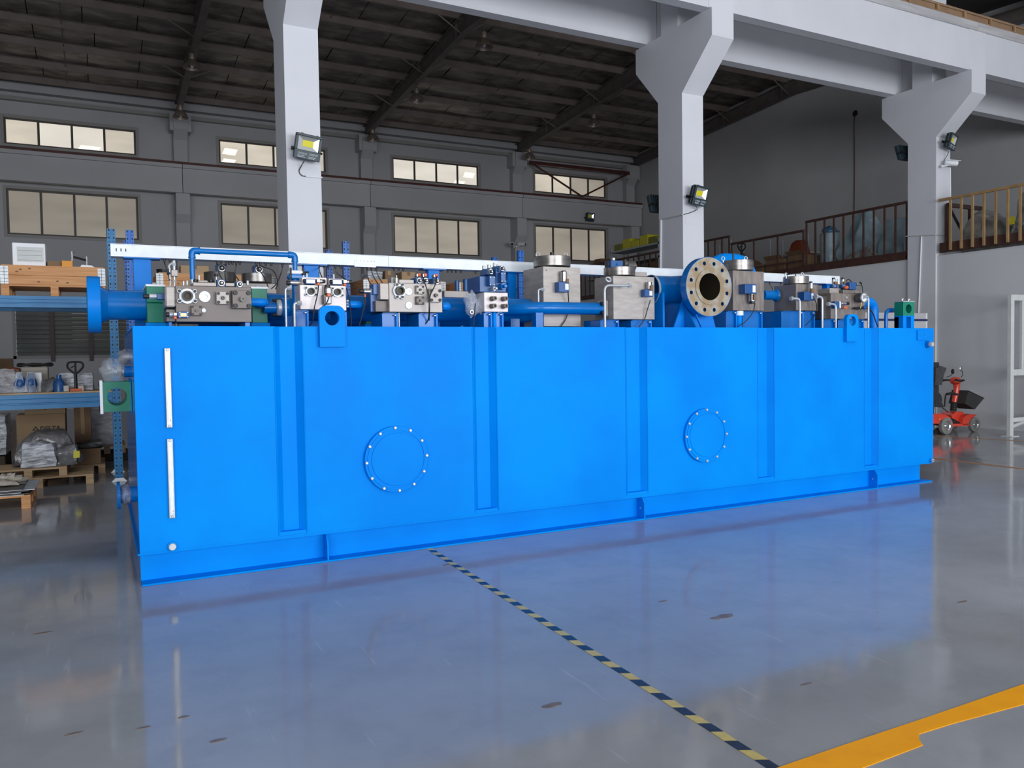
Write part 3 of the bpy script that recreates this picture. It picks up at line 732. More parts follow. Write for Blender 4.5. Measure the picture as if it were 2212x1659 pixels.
for xa, xb in GR:
    m = MB(); m.prism([(xa, TY + .002, SK + .0125), (xb, TY + .002, SK + .0125), (xb - GA, TY + GD, SK + .0125), (xa + GA, TY + GD, SK + .0125)], (0, 0, .03)); m.build('groove_foot', BLUE, tank, smooth=False)
    for xx in (xa - .004, xb + .004):
        m = MB(); m.tube([(xx, TY - .001, SK + .02), (xx, TY - .001, TH - .01)], .005, 6); m.build('weld_bead', BLUE, tank)
m = MB(); m.box(TX0 - .004, TX1 + .01, TY + .064, TYB, TH - .012, TH - .001, .002); m.build('top_plate', BLUE, tank)
m = MB(); m.box(TX0 - .02, TX1 + .012, TY + .002, TYB, SK - .012, SK); m.build('bottom_plate', BLUE, tank)
# base skirt: channel with projecting foot
m = MB(); m.box(TX0 - .0, TX1 - .05, TY + .13, TY + .145, .014, SK - .012); m.build('skirt_web', BLUE, tank)
m = MB(); m.box(TX0 - .0, TX1 + .005, TY + .002, TYB, .0, .014, .003); m.build('skirt_foot', BLUE, tank)
m = MB(); m.box(TX0, TX0 + .015, TY + .145, TYB, .014, SK - .012); m.build('skirt_end', BLUEG, tank)
m = MB(); m.box(TX1 - .065, TX1 - .05, TY + .145, TYB, .014, SK - .012); m.build('skirt_end', BLUEG, tank)
m = MB(); m.box(TX0, TX1 - .05, TYB - .08, TYB - .065, .014, SK - .012); m.build('skirt_web', BLUE, tank)
m = MB(); m.tube([(TX0 + .06, TY + .10, SK - .014), (TX1 - .08, TY + .10, SK - .014)], .008, 6); m.build('weld_bead', BLUE, tank)
# gussets with a hole on the skirt
for (px, hole) in ((703, False), (1384, True), (1886, True)):
    x = xz(px, 1180 if px < 800 else 1100 if px < 1500 else 1040, TY + .07)[0]
    prof = [(TY + .132, .014), (TY + .012, .014), (TY + .012, .155), (TY + .06, SK - .014), (TY + .132, SK - .014)]
    m = MB(); m.prism([(x, a, b) for a, b in prof], (.012, 0, 0)); g = m.build('gusset', BLUE, tank, smooth=False)
    m = MB(); m.ring((x - .001, TY + .072, .105), (-1, 0, 0), .010, .017, .002, 16); m.build('hole_rim', BLUE, g)
    m = MB(); m.lathe((x - .001, TY + .072, .105), (-1, 0, 0), [(0, .010), (.0015, .010)], 16); m.build('hole', ZINC if hole else BLUE2, g)
# lifting lugs
def holed_plate(cx, w, z0, z1, zc, r, y0, t, tr, n=28):
    """upright plate with rounded top and a round hole, as one mesh with a real hole"""
    out = []
    def outer(a):
        dx, dz = math.cos(a), math.sin(a); k = 1e9
        if dx > 1e-6: k = min(k, (w / 2) / dx)
        if dx < -1e-6: k = min(k, (-w / 2) / dx)
        if dz > 1e-6: k = min(k, (z1 - zc) / dz)
        if dz < -1e-6: k = min(k, (z0 - zc) / dz)
        x, z = dx * k, zc + dz * k
        if z > z1 - tr and abs(x) > w / 2 - tr:                # rounded upper corners
            ccx, ccz = math.copysign(w / 2 - tr, x), z1 - tr
            # ray/circle
            ox, oz = -ccx, zc - ccz; bq = ox * dx + oz * dz; cq = ox * ox + oz * oz - tr * tr; disc = bq * bq - cq
            if disc > 0:
                kk = -bq + math.sqrt(disc); x, z = dx * kk, zc + dz * kk
        return (cx + x, z)
    angs = sorted(set([2 * math.pi * k / n for k in range(n)] + [math.atan2(zz - zc, xx) % (2 * math.pi) for xx in (-w / 2, w / 2) for zz in (z0,)]))
    O = [outer(a) for a in angs]; I = [(cx + r * math.cos(a), zc + r * math.sin(a)) for a in angs]; q = len(angs)
    V = [(x, y0, z) for x, z in O] + [(x, y0, z) for x, z in I] + [(x, y0 + t, z) for x, z in O] + [(x, y0 + t, z) for x, z in I]
    F = []
    for i in range(q):
        j = (i + 1) % q
        F += [(i, j, q + j, q + i), (2 * q + i, 3 * q + i, 3 * q + j, 2 * q + j), (i, 2 * q + i, 2 * q + j, j), (q + i, q + j, 3 * q + j, 3 * q + i)]
    mm = MB(); mm.add(V, F); return mm
for (cx, w_, zt, zb_, zc, r_) in ((718, 55, 660, 749, 687.5, 15), (1842, 25, 679, 738, 693.5, 8.5)):
    ya = TY - .045
    x, _ = xz(cx, 700, ya); sc = mpp(cx, 700, ya)
    wid = abs(xz(cx + w_ / 2, 700, ya)[0] - xz(cx - w_ / 2, 700, ya)[0])
    top, bot, ctr = xz(cx, zt, ya)[1], xz(cx, zb_, ya)[1], xz(cx, zc, ya)[1]
    rr = (.056 if cx < 1000 else .052)
    holed_plate(x, wid, bot, top, ctr, rr, ya, .042, wid * .28, 40).build('lifting_lug', BLUE, tank, angle=30)
# manholes
for (mx, mz, lab) in ((2.107, .771, None), (5.324, .771, None)):
    m = MB(); m.lathe((mx, TY, mz), (0, -1, 0), [(0, .268), (.028, .268), (.030, .266)], 64); cov = m.build('manhole_cover', BLUE, tank, angle=25)
    m = MB(); m.ring((mx, TY - .028, mz), (0, -1, 0), .232, .246, .008, 64); m.build('cover_ring', BLUE, cov, angle=25)
    m = MB(); m.lathe((mx, TY - .03, mz), (0, -1, 0), [(0, .214), (.006, .212)], 64); m.build('cover_disc', BLUE, cov, angle=25)
    for k in range(12):
        a = 2 * math.pi * k / 12 + (0.05 if mx < 3 else 0); bx, bz = mx + .2545 * math.cos(a), mz + .2545 * math.sin(a)
        m = MB(); m.lathe((bx, TY - .028, bz), (0, -1, 0), [(0, .0125), (.014, .0125), (.018, .008)], 10); m.build('bolt', ZINC, cov)
# level gauges
for (x0, y0, x1, y1) in ((361, 752, 367, 924), (366.5, 948, 373, 1120)):
    p0, p1 = P((x0 + x1) / 2 - .0, y0, Y=TY - .03), P((x0 + x1) / 2, y1, Y=TY - .03); xc = (p0.x + p1.x) / 2; hw = .0195
    m = MB(); m.box(xc - hw, xc + hw, TY - .028, TY, p1.z, p0.z, .003); g = m.build('level_gauge', ZINC, tank)
    h = p0.z - p1.z
    for (a, b) in ((.045, .40), (.055 + .48, .93)):
        m = MB(); m.box(xc - .011, xc + .011, TY - .030, TY - .0275, p0.z - h * b, p0.z - h * a, .0008); m.build('sight_glass', GAUGEW, g)
    m = MB(); m.box(xc - .004, xc + .004, TY - .0315, TY - .0298, p0.z - h * .93, p0.z - h * .56); m.build('scale_strip', LABELP, g)
    for s in (.022, .978):
        m = MB(); m.lathe((xc, TY - .028, p0.z - h * s), (0, -1, 0), [(0, .009), (.006, .009), (.009, .006)], 10); m.build('screw', ZINC, g)
    m = MB(); m.box(xc + .004, xc + .009, TY - .0318, TY - .0298, p0.z - h * .915, p0.z - h * .90); m.build('red_pointer', REDSPOT, g)
def plug(px, py, r, parent, name='drain_plug', mt=ZINC, y=TY, deep=.03):
    x, z = xz(px, py, y); m = MB(); m.lathe((x, y, z), (0, -1, 0), [(0, r * 1.5), (deep * .4, r * 1.5), (deep * .4, r), (deep, r), (deep * 1.1, r * .8)], 20); o = m.build(name, mt, parent)
    m = MB(); m.ring((x, y - deep * 1.1, z), (0, -1, 0), r * .35, r * .55, .002, 12); m.build('socket', STEELD, o)
m = MB(); x, z = xz(372, 1180); m.lathe((x, TY, z), (0, -1, 0), [(0, .034), (.014, .034), (.016, .03)], 24); bs = m.build('drain_boss', BLUE, tank)
m = MB(); m.lathe((x, TY - .014, z), (0, -1, 0), [(0, .026), (.014, .026), (.018, .022)], 24); m.build('drain_plug', ZINC, bs)
# name plate pad and plugs at the right end
x0, x1, z0, z1 = rect(1980, 713, 2001, 735, TY)
m = MB(); m.box(x0, x1, TY - .014, TY, z0, z1, .002); pad = m.build('mounting_pad', BLUE, tank)
for px in (1983.5, 1997.5):
    for py in (717, 724, 731.5):
        x, z = xz(px, py, TY - .014); m = MB(); m.lathe((x, TY - .014, z), (0, -1, 0), [(0, .006 if py == 724 else .004), (.0015, .006 if py == 724 else .004)], 8); m.build('hole', VBLUE, pad)
x, z = xz(2003, 744, TY); m = MB(); m.lathe((x, TY, z), (0, -1, 0), [(0, .045), (.02, .045), (.02, .036), (.035, .034)], 20); pl = m.build('filler_fitting', BLUE2, tank)
m = MB(); m.lathe((x, TY - .035, z), (0, -1, 0), [(0, .032), (.03, .032), (.038, .026)], 6); m.build('hex_cap', ZINC, pl)
x, z = xz(2010, 994, TY); m = MB(); m.lathe((x, TY, z), (0, -1, 0), [(0, .028), (.02, .026)], 16); pl = m.build('drain_boss', BLUE, tank)
m = MB(); m.ring((x, TY - .02, z), (0, -1, 0), .012, .022, .014, 16); m.build('hex_cap', ZINC, pl)

# ================================================================ parts used on the manifolds
def bolt_head(parent, x, y, z, r, mt=BLACK, d=(0, -1, 0), h=None):
    h = h or r * .9
    m = MB(); m.lathe((x, y, z), d, [(0, r), (h * .85, r), (h, r * .85), (h, r * .5), (h * .5, r * .5)], 12); return m.build('bolt', mt, parent)
def square_flange(root, px0, py0, px1, py1, Y, t, mt=STEELL, boltmt=BLACK, br=.13):
    x0, x1, z0, z1 = rect(px0, py0, px1, py1, Y); w, h = x1 - x0, z1 - z0
    m = MB(); m.box(x0, x1, Y, Y + t, z0, z1, .003); o = m.build('square_flange', mt, root)
    for sx in (.15, .85):
        for sz in (.15, .85): bolt_head(o, x0 + w * sx, Y, z0 + h * sz, min(w, h) * br * .9, boltmt)
    cx, cz = (x0 + x1) / 2, (z0 + z1) / 2; r = min(w, h) * .13
    m = MB(); m.lathe((cx, Y, cz), (0, -1, 0), [(0, r * 1.25), (r * .5, r * 1.25), (r * .5, r), (r * 2.2, r), (r * 2.2, r * .45), (r * 1.2, r * .45)], 16); m.build('test_port', STEELD, o)
    return o
def split_flange(root, px, py, rpx, Y, mt=ZINC, wide=1.0):
    c = P(px, py, Y=Y); r = rpx * mpp(px, py, Y)
    m = MB(); m.ring((c.x, Y, c.z), (0, -1, 0), r * .62, r * .95, r * .35, 28); o = m.build('split_flange', mt, root)
    for sx in (-1, 1):
        for sz in (-1, 1):
            x, z = c.x + sx * r * .92 * wide, c.z + sz * r * .62 / max(wide, .7)
            m = MB(); m.lathe((x, Y, z), (0, -1, 0), [(0, r * .3), (r * .35, r * .3), (r * .4, r * .26)], 14); m.build('flange_ear', mt, o)
            bolt_head(o, x, Y - r * .4, z, r * .19)
    m = MB(); m.ring((c.x, Y - r * .3, c.z), (0, -1, 0), r * .44, r * .66, r * .55, 24); m.build('hose_stub', BLACK, o)
    m = MB(); m.lathe((c.x, Y - r * .32, c.z), (0, -1, 0), [(0, r * .45), (.002, r * .45)], 20); m.build('port_bottom', BORE, o)
    return o
def disc_plug(root, px, py, rpx, Y, mt=ZINC):
    c = P(px, py, Y=Y); r = rpx * mpp(px, py, Y)
    m = MB(); m.lathe((c.x, Y, c.z), (0, -1, 0), [(0, r), (r * .18, r), (r * .24, r * .94), (r * .24, r * .45), (r * .05, r * .42)], 28); return m.build('screw_plug', mt, root)
def coil_face(root, px, py, rpx, Y, depth=.09, body=VBLUE, with_body=True):
    """solenoid seen end-on: navy body, chromed ring, black centre"""
    c = P(px, py, Y=Y); r = rpx * mpp(px, py, Y)
    m = MB(); m.box(c.x - r * 1.25, c.x + r * 1.1, Y + .012, Y + .012 + depth, c.z - r * 1.1, c.z + r * 1.1, .003); o = m.build('solenoid_valve', body, root)
    m = MB(); m.lathe((c.x, Y + .012, c.z), (0, -1, 0), [(0, r), (.014, r), (.017, r * .9)], 22); k = m.build('coil_ring', CHROME, o)
    m = MB(); m.lathe((c.x, Y - .005, c.z), (0, -1, 0), [(0, r * .72), (.012, r * .72), (.016, r * .55)], 18); m.build('coil_cap', BLACK, o)
    m = MB(); m.lathe((c.x, Y - .02, c.z), (0, -1, 0), [(0, r * .26), (.01, r * .26)], 10); m.build('manual_pin', ZINC, o)
    return o
def rbox(name, root, mt, px0, py0, px1, py1, Y, d, b=.004):
    x0, x1, z0, z1 = rect(px0, py0, px1, py1, Y)
    m = MB(); m.box(x0, x1, Y, Y + d, z0, z1, b); return m.build(name, mt, root)
def hcyl(name, root, mt, px0, px1, py, rpx, Y, n=20, b=.003):      # cylinder lying along X
    a, b_ = P(px0, py, Y=Y), P(px1, py, Y=Y); r = rpx * mpp((px0 + px1) / 2, py, Y)
    zc = (a.z + b_.z) / 2
    m = MB(); m.cyl((a.x, Y, zc), (b_.x, Y, zc), r, n, b); return m.build(name, mt, root)
def vcyl(name, root, mt, px0, px1, py0, py1, Y, n=28, b=.003):     # upright cylinder; Y is its axis
    x0, x1, z0, z1 = rect(px0, py0, px1, py1, Y); r = (px1 - px0) / 2 * mpp((px0 + px1) / 2, py0, Y); xc = P((px0 + px1) / 2, (py0 + py1) / 2, Y=Y).x
    m = MB(); m.cyl((xc, Y, z0), (xc, Y, z1), r, n, b); return m.build(name, mt, root)
def stand(root, px0, px1, Y, ztop, depth=.32, bright=True):
    """folded blue sheet bracket between tank top and block"""
    x0, x1 = P(px0, 690, Y=Y).x, P(px1, 690, Y=Y).x
    m = MB(); m.box(x0, x1, Y + .01, Y + depth, TH, ztop, .002); o = m.build('stand', BLUE2, root)
    m = MB(); m.box(x1 - .012, x1 + .004, Y - .02, Y + .01, TH, ztop, .001); m.build('stand_flange', BLUE3, o)  # lighter blue imitates the lit edge of the folded sheet
    m = MB(); m.box(min(x0, x1) , x1 + .004, Y - .02, Y + depth, ztop - .006, ztop, .001); m.build('stand_top', BLUE2, o)
    bolt_head(o, x1 - .02, Y - .012, ztop - .016, .012, ZINC, (0, 0, -1))
    return o
def steel_tube(label, pts, r, mt=ZINC, bend=.05, name='steel_tube', cat='tube', nuts=True, group='thin steel tubes on the tank'):
    pts = [Vector(p) for p in pts]
    t = thing(name, label, cat, pts[-1], group)
    m = MB(); m.tube(fillet(pts, bend), r, 12); m.build('pipe', mt, t)
    if nuts:
        d = (pts[1] - pts[0]).normalized()
        m = MB(); m.lathe(pts[0] - d * .004, d, [(0, r * 1.9), (.03, r * 1.9), (.036, r * 1.3)], 6); m.build('union_nut', ZINC, t)
    return t
def cable(label, pts, r=.005, mt=CABLE, group='black cables on the tank'):
    m = MB(); m.tube(spline(pts, 6), r, 8); o = m.build('cable', mt); tag(o, label, 'cable', group); return o
# ================================================================ MANIFOLDS AND PIPING ON TOP OF THE TANK
YF = 6.55
def base(px, Y): p = P(px, 690, Y=Y); return (p.x, Y + .15, TH)
def zat(px, py, Y): return P(px, py, Y=Y).z

# ---- M1: wide block at the left
t = thing('valve_manifold', 'widest steel manifold block on the tank, at the left between two green clamps', 'manifold', base(450, YF), 'hydraulic manifolds on the tank')
rbox('block', t, STEEL, 379.5, 618.5, 543, 695.5, YF, .42, .003)
rbox('side_block', t, STEELL, 357, 618, 379, 663, YF - .02, .30, .01)
rbox('lower_block', t, STEEL, 359, 668, 379.3, 695, YF + .04, .3)
rbox('top_plate', t, STEELL, 417, 610, 467.5, 618.3, YF + .02, .22)
rbox('top_plate', t, STEELL, 487, 611, 507, 618.5, YF + .02, .2)
rbox('top_plate', t, STEELL, 428, 605.5, 449, 610, YF + .05, .14)
for px in (422.5, 456): vcyl('stud', t, BLACK, px - 5, px + 5, 603.5, 609.8, YF + .1, 14)
vcyl('fitting', t, ZINC, 427.5, 432.5, 594, 606, YF + .1, 12)
vcyl('fitting', t, ZINC, 394, 399, 607, 618, YF + .12, 12); vcyl('fitting', t, ZINC, 402, 407, 606, 618, YF + .12, 12)
split_flange(t, 404, 640, 17, YF)
disc_plug(t, 442, 641, 12.4, YF)
square_flange(t, 467.5, 630, 495.7, 657, YF - .045, .045, STEELL)
square_flange(t, 502, 627, 543.3, 666.3, YF - .06, .06, STEEL)
square_flange(t, 413, 660, 436.2, 681.6, YF - .04, .04, STEEL, br=.11)
disc_plug(t, 440, 670.5, 4.6, YF)
coil_face(t, 478.5, 611.5, 7.2, YF + .0); coil_face(t, 518, 614, 6.4, YF + .0)
for px, r in ((467.2, 5), (535, 5)): vcyl('fitting', t, ZINC, px - 3, px + 3, 606, 617, YF + .08, 12)
vcyl('hand_knob', t, BLACK, 463, 471.5, 591.5, 597, YF + .08, 14); vcyl('knob_stem', t, ZINC, 466, 469, 597, 607, YF + .08, 10)
# cartridge solenoid on the lower left
v = rbox('solenoid_valve', t, VBLUE, 384, 673, 408, 686.5, YF - .05, .05)
rbox('name_plate', v, BRASS, 390, 676.5, 403, 683.5, YF - .052, .003, .0005)
for a in (388.5, 405.5):
    for b in (675, 684.5): c = P(a, b, Y=YF - .05); bolt_head(v, c.x, c.y, c.z, .005, ZINC)
hcyl('coil', v, ZINC, 365.5, 384, 679.5, 5.2, YF - .02); hcyl('coil_cap', v, BLACK, 358, 366, 679.5, 5.0, YF - .02)
rbox('connector', v, CHROME, 374.5, 675, 383, 682.5, YF - .075, .05); rbox('connector_cap', v, ORANGE, 375.5, 683, 382, 689.5, YF - .07, .03)
for (a, b) in ((364, 372), (529, 541)):
    rbox('foot', t, BLUE2, a, 695.5, b, 706, YF + .03, .3)
hcyl('side_valve_coil', t, ZINC, 322, 339, 640, 5.5, YF + .12); hcyl('side_valve_cap', t, BLACK, 309, 322, 640, 5.0, YF + .12)
rbox('side_valve', t, VBLUE, 339, 634, 357, 647, YF + .09, .08)

# ---- M2
Y2 = 6.60
t = thing('valve_manifold', 'pale steel manifold with two valves on top behind the lifting lug', 'manifold', base(698, Y2), 'hydraulic manifolds on the tank')
rbox('block', t, STEELW, 648, 615.5, 697, 668.5, Y2, .4); rbox('block', t, STEELW, 697.3, 616.5, 748, 671, Y2 + .005, .4)
rbox('upper_block', t, STEELW, 652, 599, 706, 615.3, Y2 + .06, .3); rbox('upper_block', t, STEELW, 710, 602, 743, 616.2, Y2 + .06, .3)
split_flange(t, 671, 629.5, 11.5, Y2); split_flange(t, 728, 631, 11.5, Y2)
for (dx, dy) in ((0, 0), (57.5, 1.6)):
    v = rbox('solenoid_valve', t, VBLUE, 660 + dx, 602 + dy, 682.5 + dx, 613.5 + dy, Y2 - .01, .07)
    rbox('name_plate', v, LABELP, 662 + dx, 603.5 + dy, 680.5 + dx, 612 + dy, Y2 - .0115, .002, .0004)
    hcyl('end_cap', v, BLACK, 655 + dx, 660 + dx, 607 + dy, 4.6, Y2 + .02)
    rbox('connector', v, CHROME, 684 + dx, 602.5 + dy, 692 + dx, 610 + dy, Y2 - .02, .05)
    hcyl('coil', v, CHROME, 682.5 + dx, 696 + dx, 607.5 + dy, 4.8, Y2 + .02); hcyl('coil_cap', v, BLACK, 696 + dx, 702.5 + dx, 607.8 + dy, 4.2, Y2 + .02)
    rbox('connector_cap', v, ORANGE, 685.5 + dx, 610.5 + dy, 691 + dx, 616 + dy, Y2 - .02, .03)
v = rbox('solenoid_valve', t, STEELD, 699, 636, 716, 657, Y2 - .07, .07)
rbox('name_plate', v, LABELP, 704, 640, 714.5, 654.5, Y2 - .072, .003)
vcyl('coil', v, STEELD, 700, 714, 620, 636, Y2 - .035, 16); vcyl('coil_cap', v, BLACK, 701, 713, 615, 620.5, Y2 - .035, 16)
rbox('connector', v, CHROME, 706, 622, 715, 634, Y2 - .1, .05); rbox('connector_cap', v, ORANGE, 707, 634, 714.5, 641, Y2 - .1, .03)
hcyl('side_coil', t, CHROME, 626, 652, 611, 5, Y2 + .12); hcyl('side_coil_cap', t, BLACK, 619, 627, 611, 5.2, Y2 + .12)
for px, py in ((656, 590), (663, 586)):
    vcyl('hand_knob', t, BLACK, px - 4.5, px + 4.5, py, py + 4, Y2 + .15, 12); vcyl('knob_stem', t, ZINC, px - 2, px + 2, py + 4, 601, Y2 + .15, 10)
vcyl('fitting', t, ZINC, 719, 723, 592, 603, Y2 + .15, 10)
stand(t, 640, 665, Y2 + .02, zat(655, 669.5, Y2))
hcyl('port_fitting', t, ZINC, 748, 753, 650, 2.6, Y2 + .1); hcyl('port_fitting', t, ZINC, 748, 753, 656, 2.6, Y2 + .1); hcyl('port_fitting', t, ZINC, 748, 753, 662, 2.6, Y2 + .1)
t2 = stand(t, 735, 747, Y2 + .05, zat(740, 671.5, Y2))

# ---- M3
Y3 = 6.55
t = thing('valve_manifold', 'brushed steel manifold with three round coils on top, centre left of the tank', 'manifold', base(898, Y3), 'hydraulic manifolds on the tank')
rbox('block', t, STEELL, 840.5, 612.3, 955.5, 674.5, Y3, .38)
rbox('side_block', t, STEELL, 821, 612, 840, 647, Y3 + .01, .28); rbox('lower_block', t, STEEL, 811, 649.6, 840, 673.5, Y3 + .05, .28)
split_flange(t, 861.5, 628.7, 15, Y3, wide=.42)
disc_plug(t, 882.5, 630, 8, Y3); disc_plug(t, 882.5, 659.5, 8, Y3)
square_flange(t, 899.3, 616.7, 916.3, 635, Y3 - .03, .03); square_flange(t, 899.3, 640, 916.7, 658, Y3 - .03, .03, STEEL)
square_flange(t, 927.7, 623.7, 954, 652.5, Y3 - .05, .05)
rbox('top_plate', t, STEELL, 862, 604, 894.5, 612, Y3 + .03, .2); rbox('top_plate', t, STEELL, 845, 599, 853, 612, Y3 + .1, .1)
vcyl('fitting', t, ZINC, 853, 860, 600, 612, Y3 + .06, 12); vcyl('fitting', t, ZINC, 855, 858, 594, 600, Y3 + .06, 10)
for px, py in ((906.5, 606), (920, 606.3), (943.6, 607.6)):
    v = coil_face(t, px, py, 6.3, Y3 + .0, .14)
    rbox('connector', v, CHROME, px - 7, py - 15, px - 1, py - 8, Y3 + .03, .05); rbox('connector_cap', v, ORANGE, px - 3, py - 16, px + 3, py - 9, Y3 + .02, .03)
v = rbox('solenoid_valve', t, VBLUE, 800, 623, 820, 674, Y3 + .1, .12); rbox('valve_head', v, VBLUE, 806, 613, 820, 636, Y3 + .06, .1)
hcyl('coil', v, CHROME, 785, 800, 629.5, 5.6, Y3 + .11); hcyl('coil_nut', v, ZINC, 799, 807, 629.5, 6.2, Y3 + .11, 6); hcyl('coil_cap', v, BLACK, 776, 785, 629, 5, Y3 + .11)
rbox('connector_cap', v, ORANGE, 787.5, 637, 791, 642, Y3 + .09, .02)
zt = zat(850, 675.5, Y3)
stand(t, 826, 857.5, Y3 + .02, zt); stand(t, 905, 943, Y3 + .02, zt)
m = MB(); c = P(861.5, 676, Y=Y3 + .06); m.cyl((c.x, c.y, TH), (c.x, c.y, c.z), .008, 12); m.build('drain_tube', ZINC, t)

# ---- M4: stacked navy valves on a small block
Y4 = 6.60
t = thing('valve_manifold', 'small square manifold with four ports under stacked navy blue valves', 'manifold', base(1070, Y4), 'hydraulic manifolds on the tank')
rbox('block', t, STEELW, 1045.8, 631.8, 1097.5, 673.8, Y4, .36)
for px, py in ((1066, 644), (1090, 644.5), (1065.5, 660), (1090, 660.5)):
    c = P(px - 4, py + 1.5, Y=Y4); m = MB(); m.lathe(c, (0, -1, 0), [(0, .024), (.015, .024), (.015, .018), (.05, .018), (.05, .021), (.075, .021), (.075, .012), (.06, .012)], 16); f_ = m.build('port_fitting', STEEL, t)
    m = MB(); m.lathe(c + Vector((0, -.062, 0)), (0, -1, 0), [(0, .0125), (.002, .0125)], 12); m.build('port_bore', BORE, f_)
for (x0, y0, x1, y1, coil, cyl_) in ((1036, 597, 1071, 631, (1060.5, 586.5), None), (1071, 580, 1093, 631, (1085, 580), (1085.5, 619))):
    v = rbox('valve_stack', t, VBLUE, x0, y0, x1, y1, Y4 + .04, .26)
for (px0, py0, px1, py1) in ((1057, 596, 1069, 617.5), (1082, 588, 1092.5, 610)):
    v = rbox('solenoid_valve', t, VBLUE, px0, py0, px1, py1, Y4 - .02, .08)
    for a in (px0 + 2, px1 - 2):
        for b in (py0 + 3, py1 - 2.5): c = P(a, b, Y=Y4 - .02); bolt_head(v, c.x, c.y, c.z, .006, ZINC)
for (px, py, r) in ((1060.5, 586.5, 5.8), (1085, 580, 5.8)): coil_face(t, px, py, r, Y4 - .0, .16)
for (px, py, r) in ((1066.5, 624, 4), (1086, 619, 7)):
    c = P(px, py, Y=Y4); r_ = r * mpp(px, py, Y4); m = MB(); m.lathe(c + Vector((0, .04, 0)), (0, -1, 0), [(0, r_), (.06, r_), (.06, r_ * .6), (.10, r_ * .6), (.105, r_ * .4)], 18); m.build('adjuster', BLUE2 if r > 5 else ZINC, t)
for (px0, px1, py0, py1) in ((1041, 1049, 574, 597), (1051.5, 1060.5, 572, 588), (1064, 1070, 568, 590), (1072, 1077, 571, 582)):
    v = vcyl('upright_coil', t, VBLUE, px0, px1, py0 + 8, py1, Y4 + .14, 16); vcyl('sight_cap', v, ZINC, px0 + .5, px1 - .5, py0, py0 + 8, Y4 + .14, 14)
zt = zat(1070, 674.5, Y4)
stand(t, 1046, 1060.5, Y4 + .02, zt); stand(t, 1073, 1085, Y4 + .02, zt)
c = P(1068, 690, Y=Y4 + .05); m = MB(); m.cyl((c.x, c.y, TH), (c.x, c.y, zt), .022, 14); m.build('drain_pipe', BLUE, t)
# plastic bag tied over a hose end beside it
def blob(name, c, r, mt, parent=None, seed=0, amp=.25, n=18, m_=12, scale=2.2, flat=None):
    mb_ = MB(); mb_.ball(c, *r, n, m_); c = Vector(c); V = []
    for v in mb_.v:
        v = Vector(v); d = v - c
        k = 1 + amp * noise.noise(Vector((d.x / r[0], d.y / r[1], d.z / r[2])) * scale + Vector((seed * 7.3, seed, 0)))
        q = c + d * k
        if flat is not None and q.z < flat: q.z = flat
        V.append(tuple(q))
    mb_.v = V; return mb_.build(name, mt, parent, angle=60)
c = P(1018, 662, Y=Y4 + .1)
t = thing('tied_bag', 'clear plastic bag tied round a hose end left of the four-port manifold', 'bag', (c.x, c.y, TH))
blob('bag', (c.x, c.y, c.z + .02), (.06, .06, .11), CLEARBAG, t, 3, .5)
blob('bag_skirt', (c.x + .09, c.y, c.z), (.07, .05, .07), CLEARBAG, t, 5, .6)
m = MB(); cc = P(1016.5, 674.5, Y=Y4 + .06); m.ring(cc, (0, -1, 0), .012, .02, .03, 14); m.build('hose_end', ZINC, t)

# ---- M5: tall block
Y5 = 6.92
def head_cylinder(root, px0, px1, py0, py1, Yax):
    o = vcyl('cylinder_head', root, TURNED, px0, px1, py0, py1, Yax, 40, .004)
    c = P(px1 - 18, (py0 + py1) / 2 + 3, Y=Yax); return o
def eyebolt(root, px, py, Y, r=.022):
    c = P(px, py, Y=Y); u = MB(); pts = [(c.x + r * math.cos(a), c.y, c.z + r + r * math.sin(a)) for a in [2 * math.pi * k / 14 for k in range(15)]]
    u.tube(pts, r * .28, 8); u.cyl((c.x, c.y, c.z - .02), (c.x, c.y, c.z + r * .3), r * .4, 8); return u.build('lifting_eye', ZINC, root)
t = thing('valve_manifold', 'tallest steel manifold block, with a turned cylinder on top, mid tank', 'manifold', base(1213, Y5), 'hydraulic manifolds on the tank')
rbox('block', t, STEELL, 1174, 577, 1254, 705, Y5, .42, .003)
cyl5 = head_cylinder(t, 1152, 1232.5, 555.5, 577.5, Y5 + .20)
eyebolt(t, 1162, 555, Y5 + .2); eyebolt(t, 1222, 556, Y5 + .15)
vcyl('fitting', t, BLACK, 1181, 1206, 552, 555.5, Y5 + .2, 12); vcyl('fitting', t, BLACK, 1188, 1197, 545, 553, Y5 + .2, 12)
v = rbox('solenoid_valve', t, VBLUE, 1207, 609, 1230, 631, Y5 - .08, .08); rbox('name_plate', v, LABELP, 1221, 613, 1228.5, 626, Y5 - .083, .004)
vcyl('coil', v, CHROME, 1210.5, 1225, 587, 609, Y5 - .04, 16); vcyl('coil_cap', v, BLACK, 1212, 1223, 585, 588.5, Y5 - .04, 14)
rbox('connector', v, CARDD, 1224, 602, 1229.5, 611, Y5 - .09, .03)
c = P(1180, 583.5, Y=Y5); bolt_head(t, c.x, c.y, c.z, .006, STEELD)

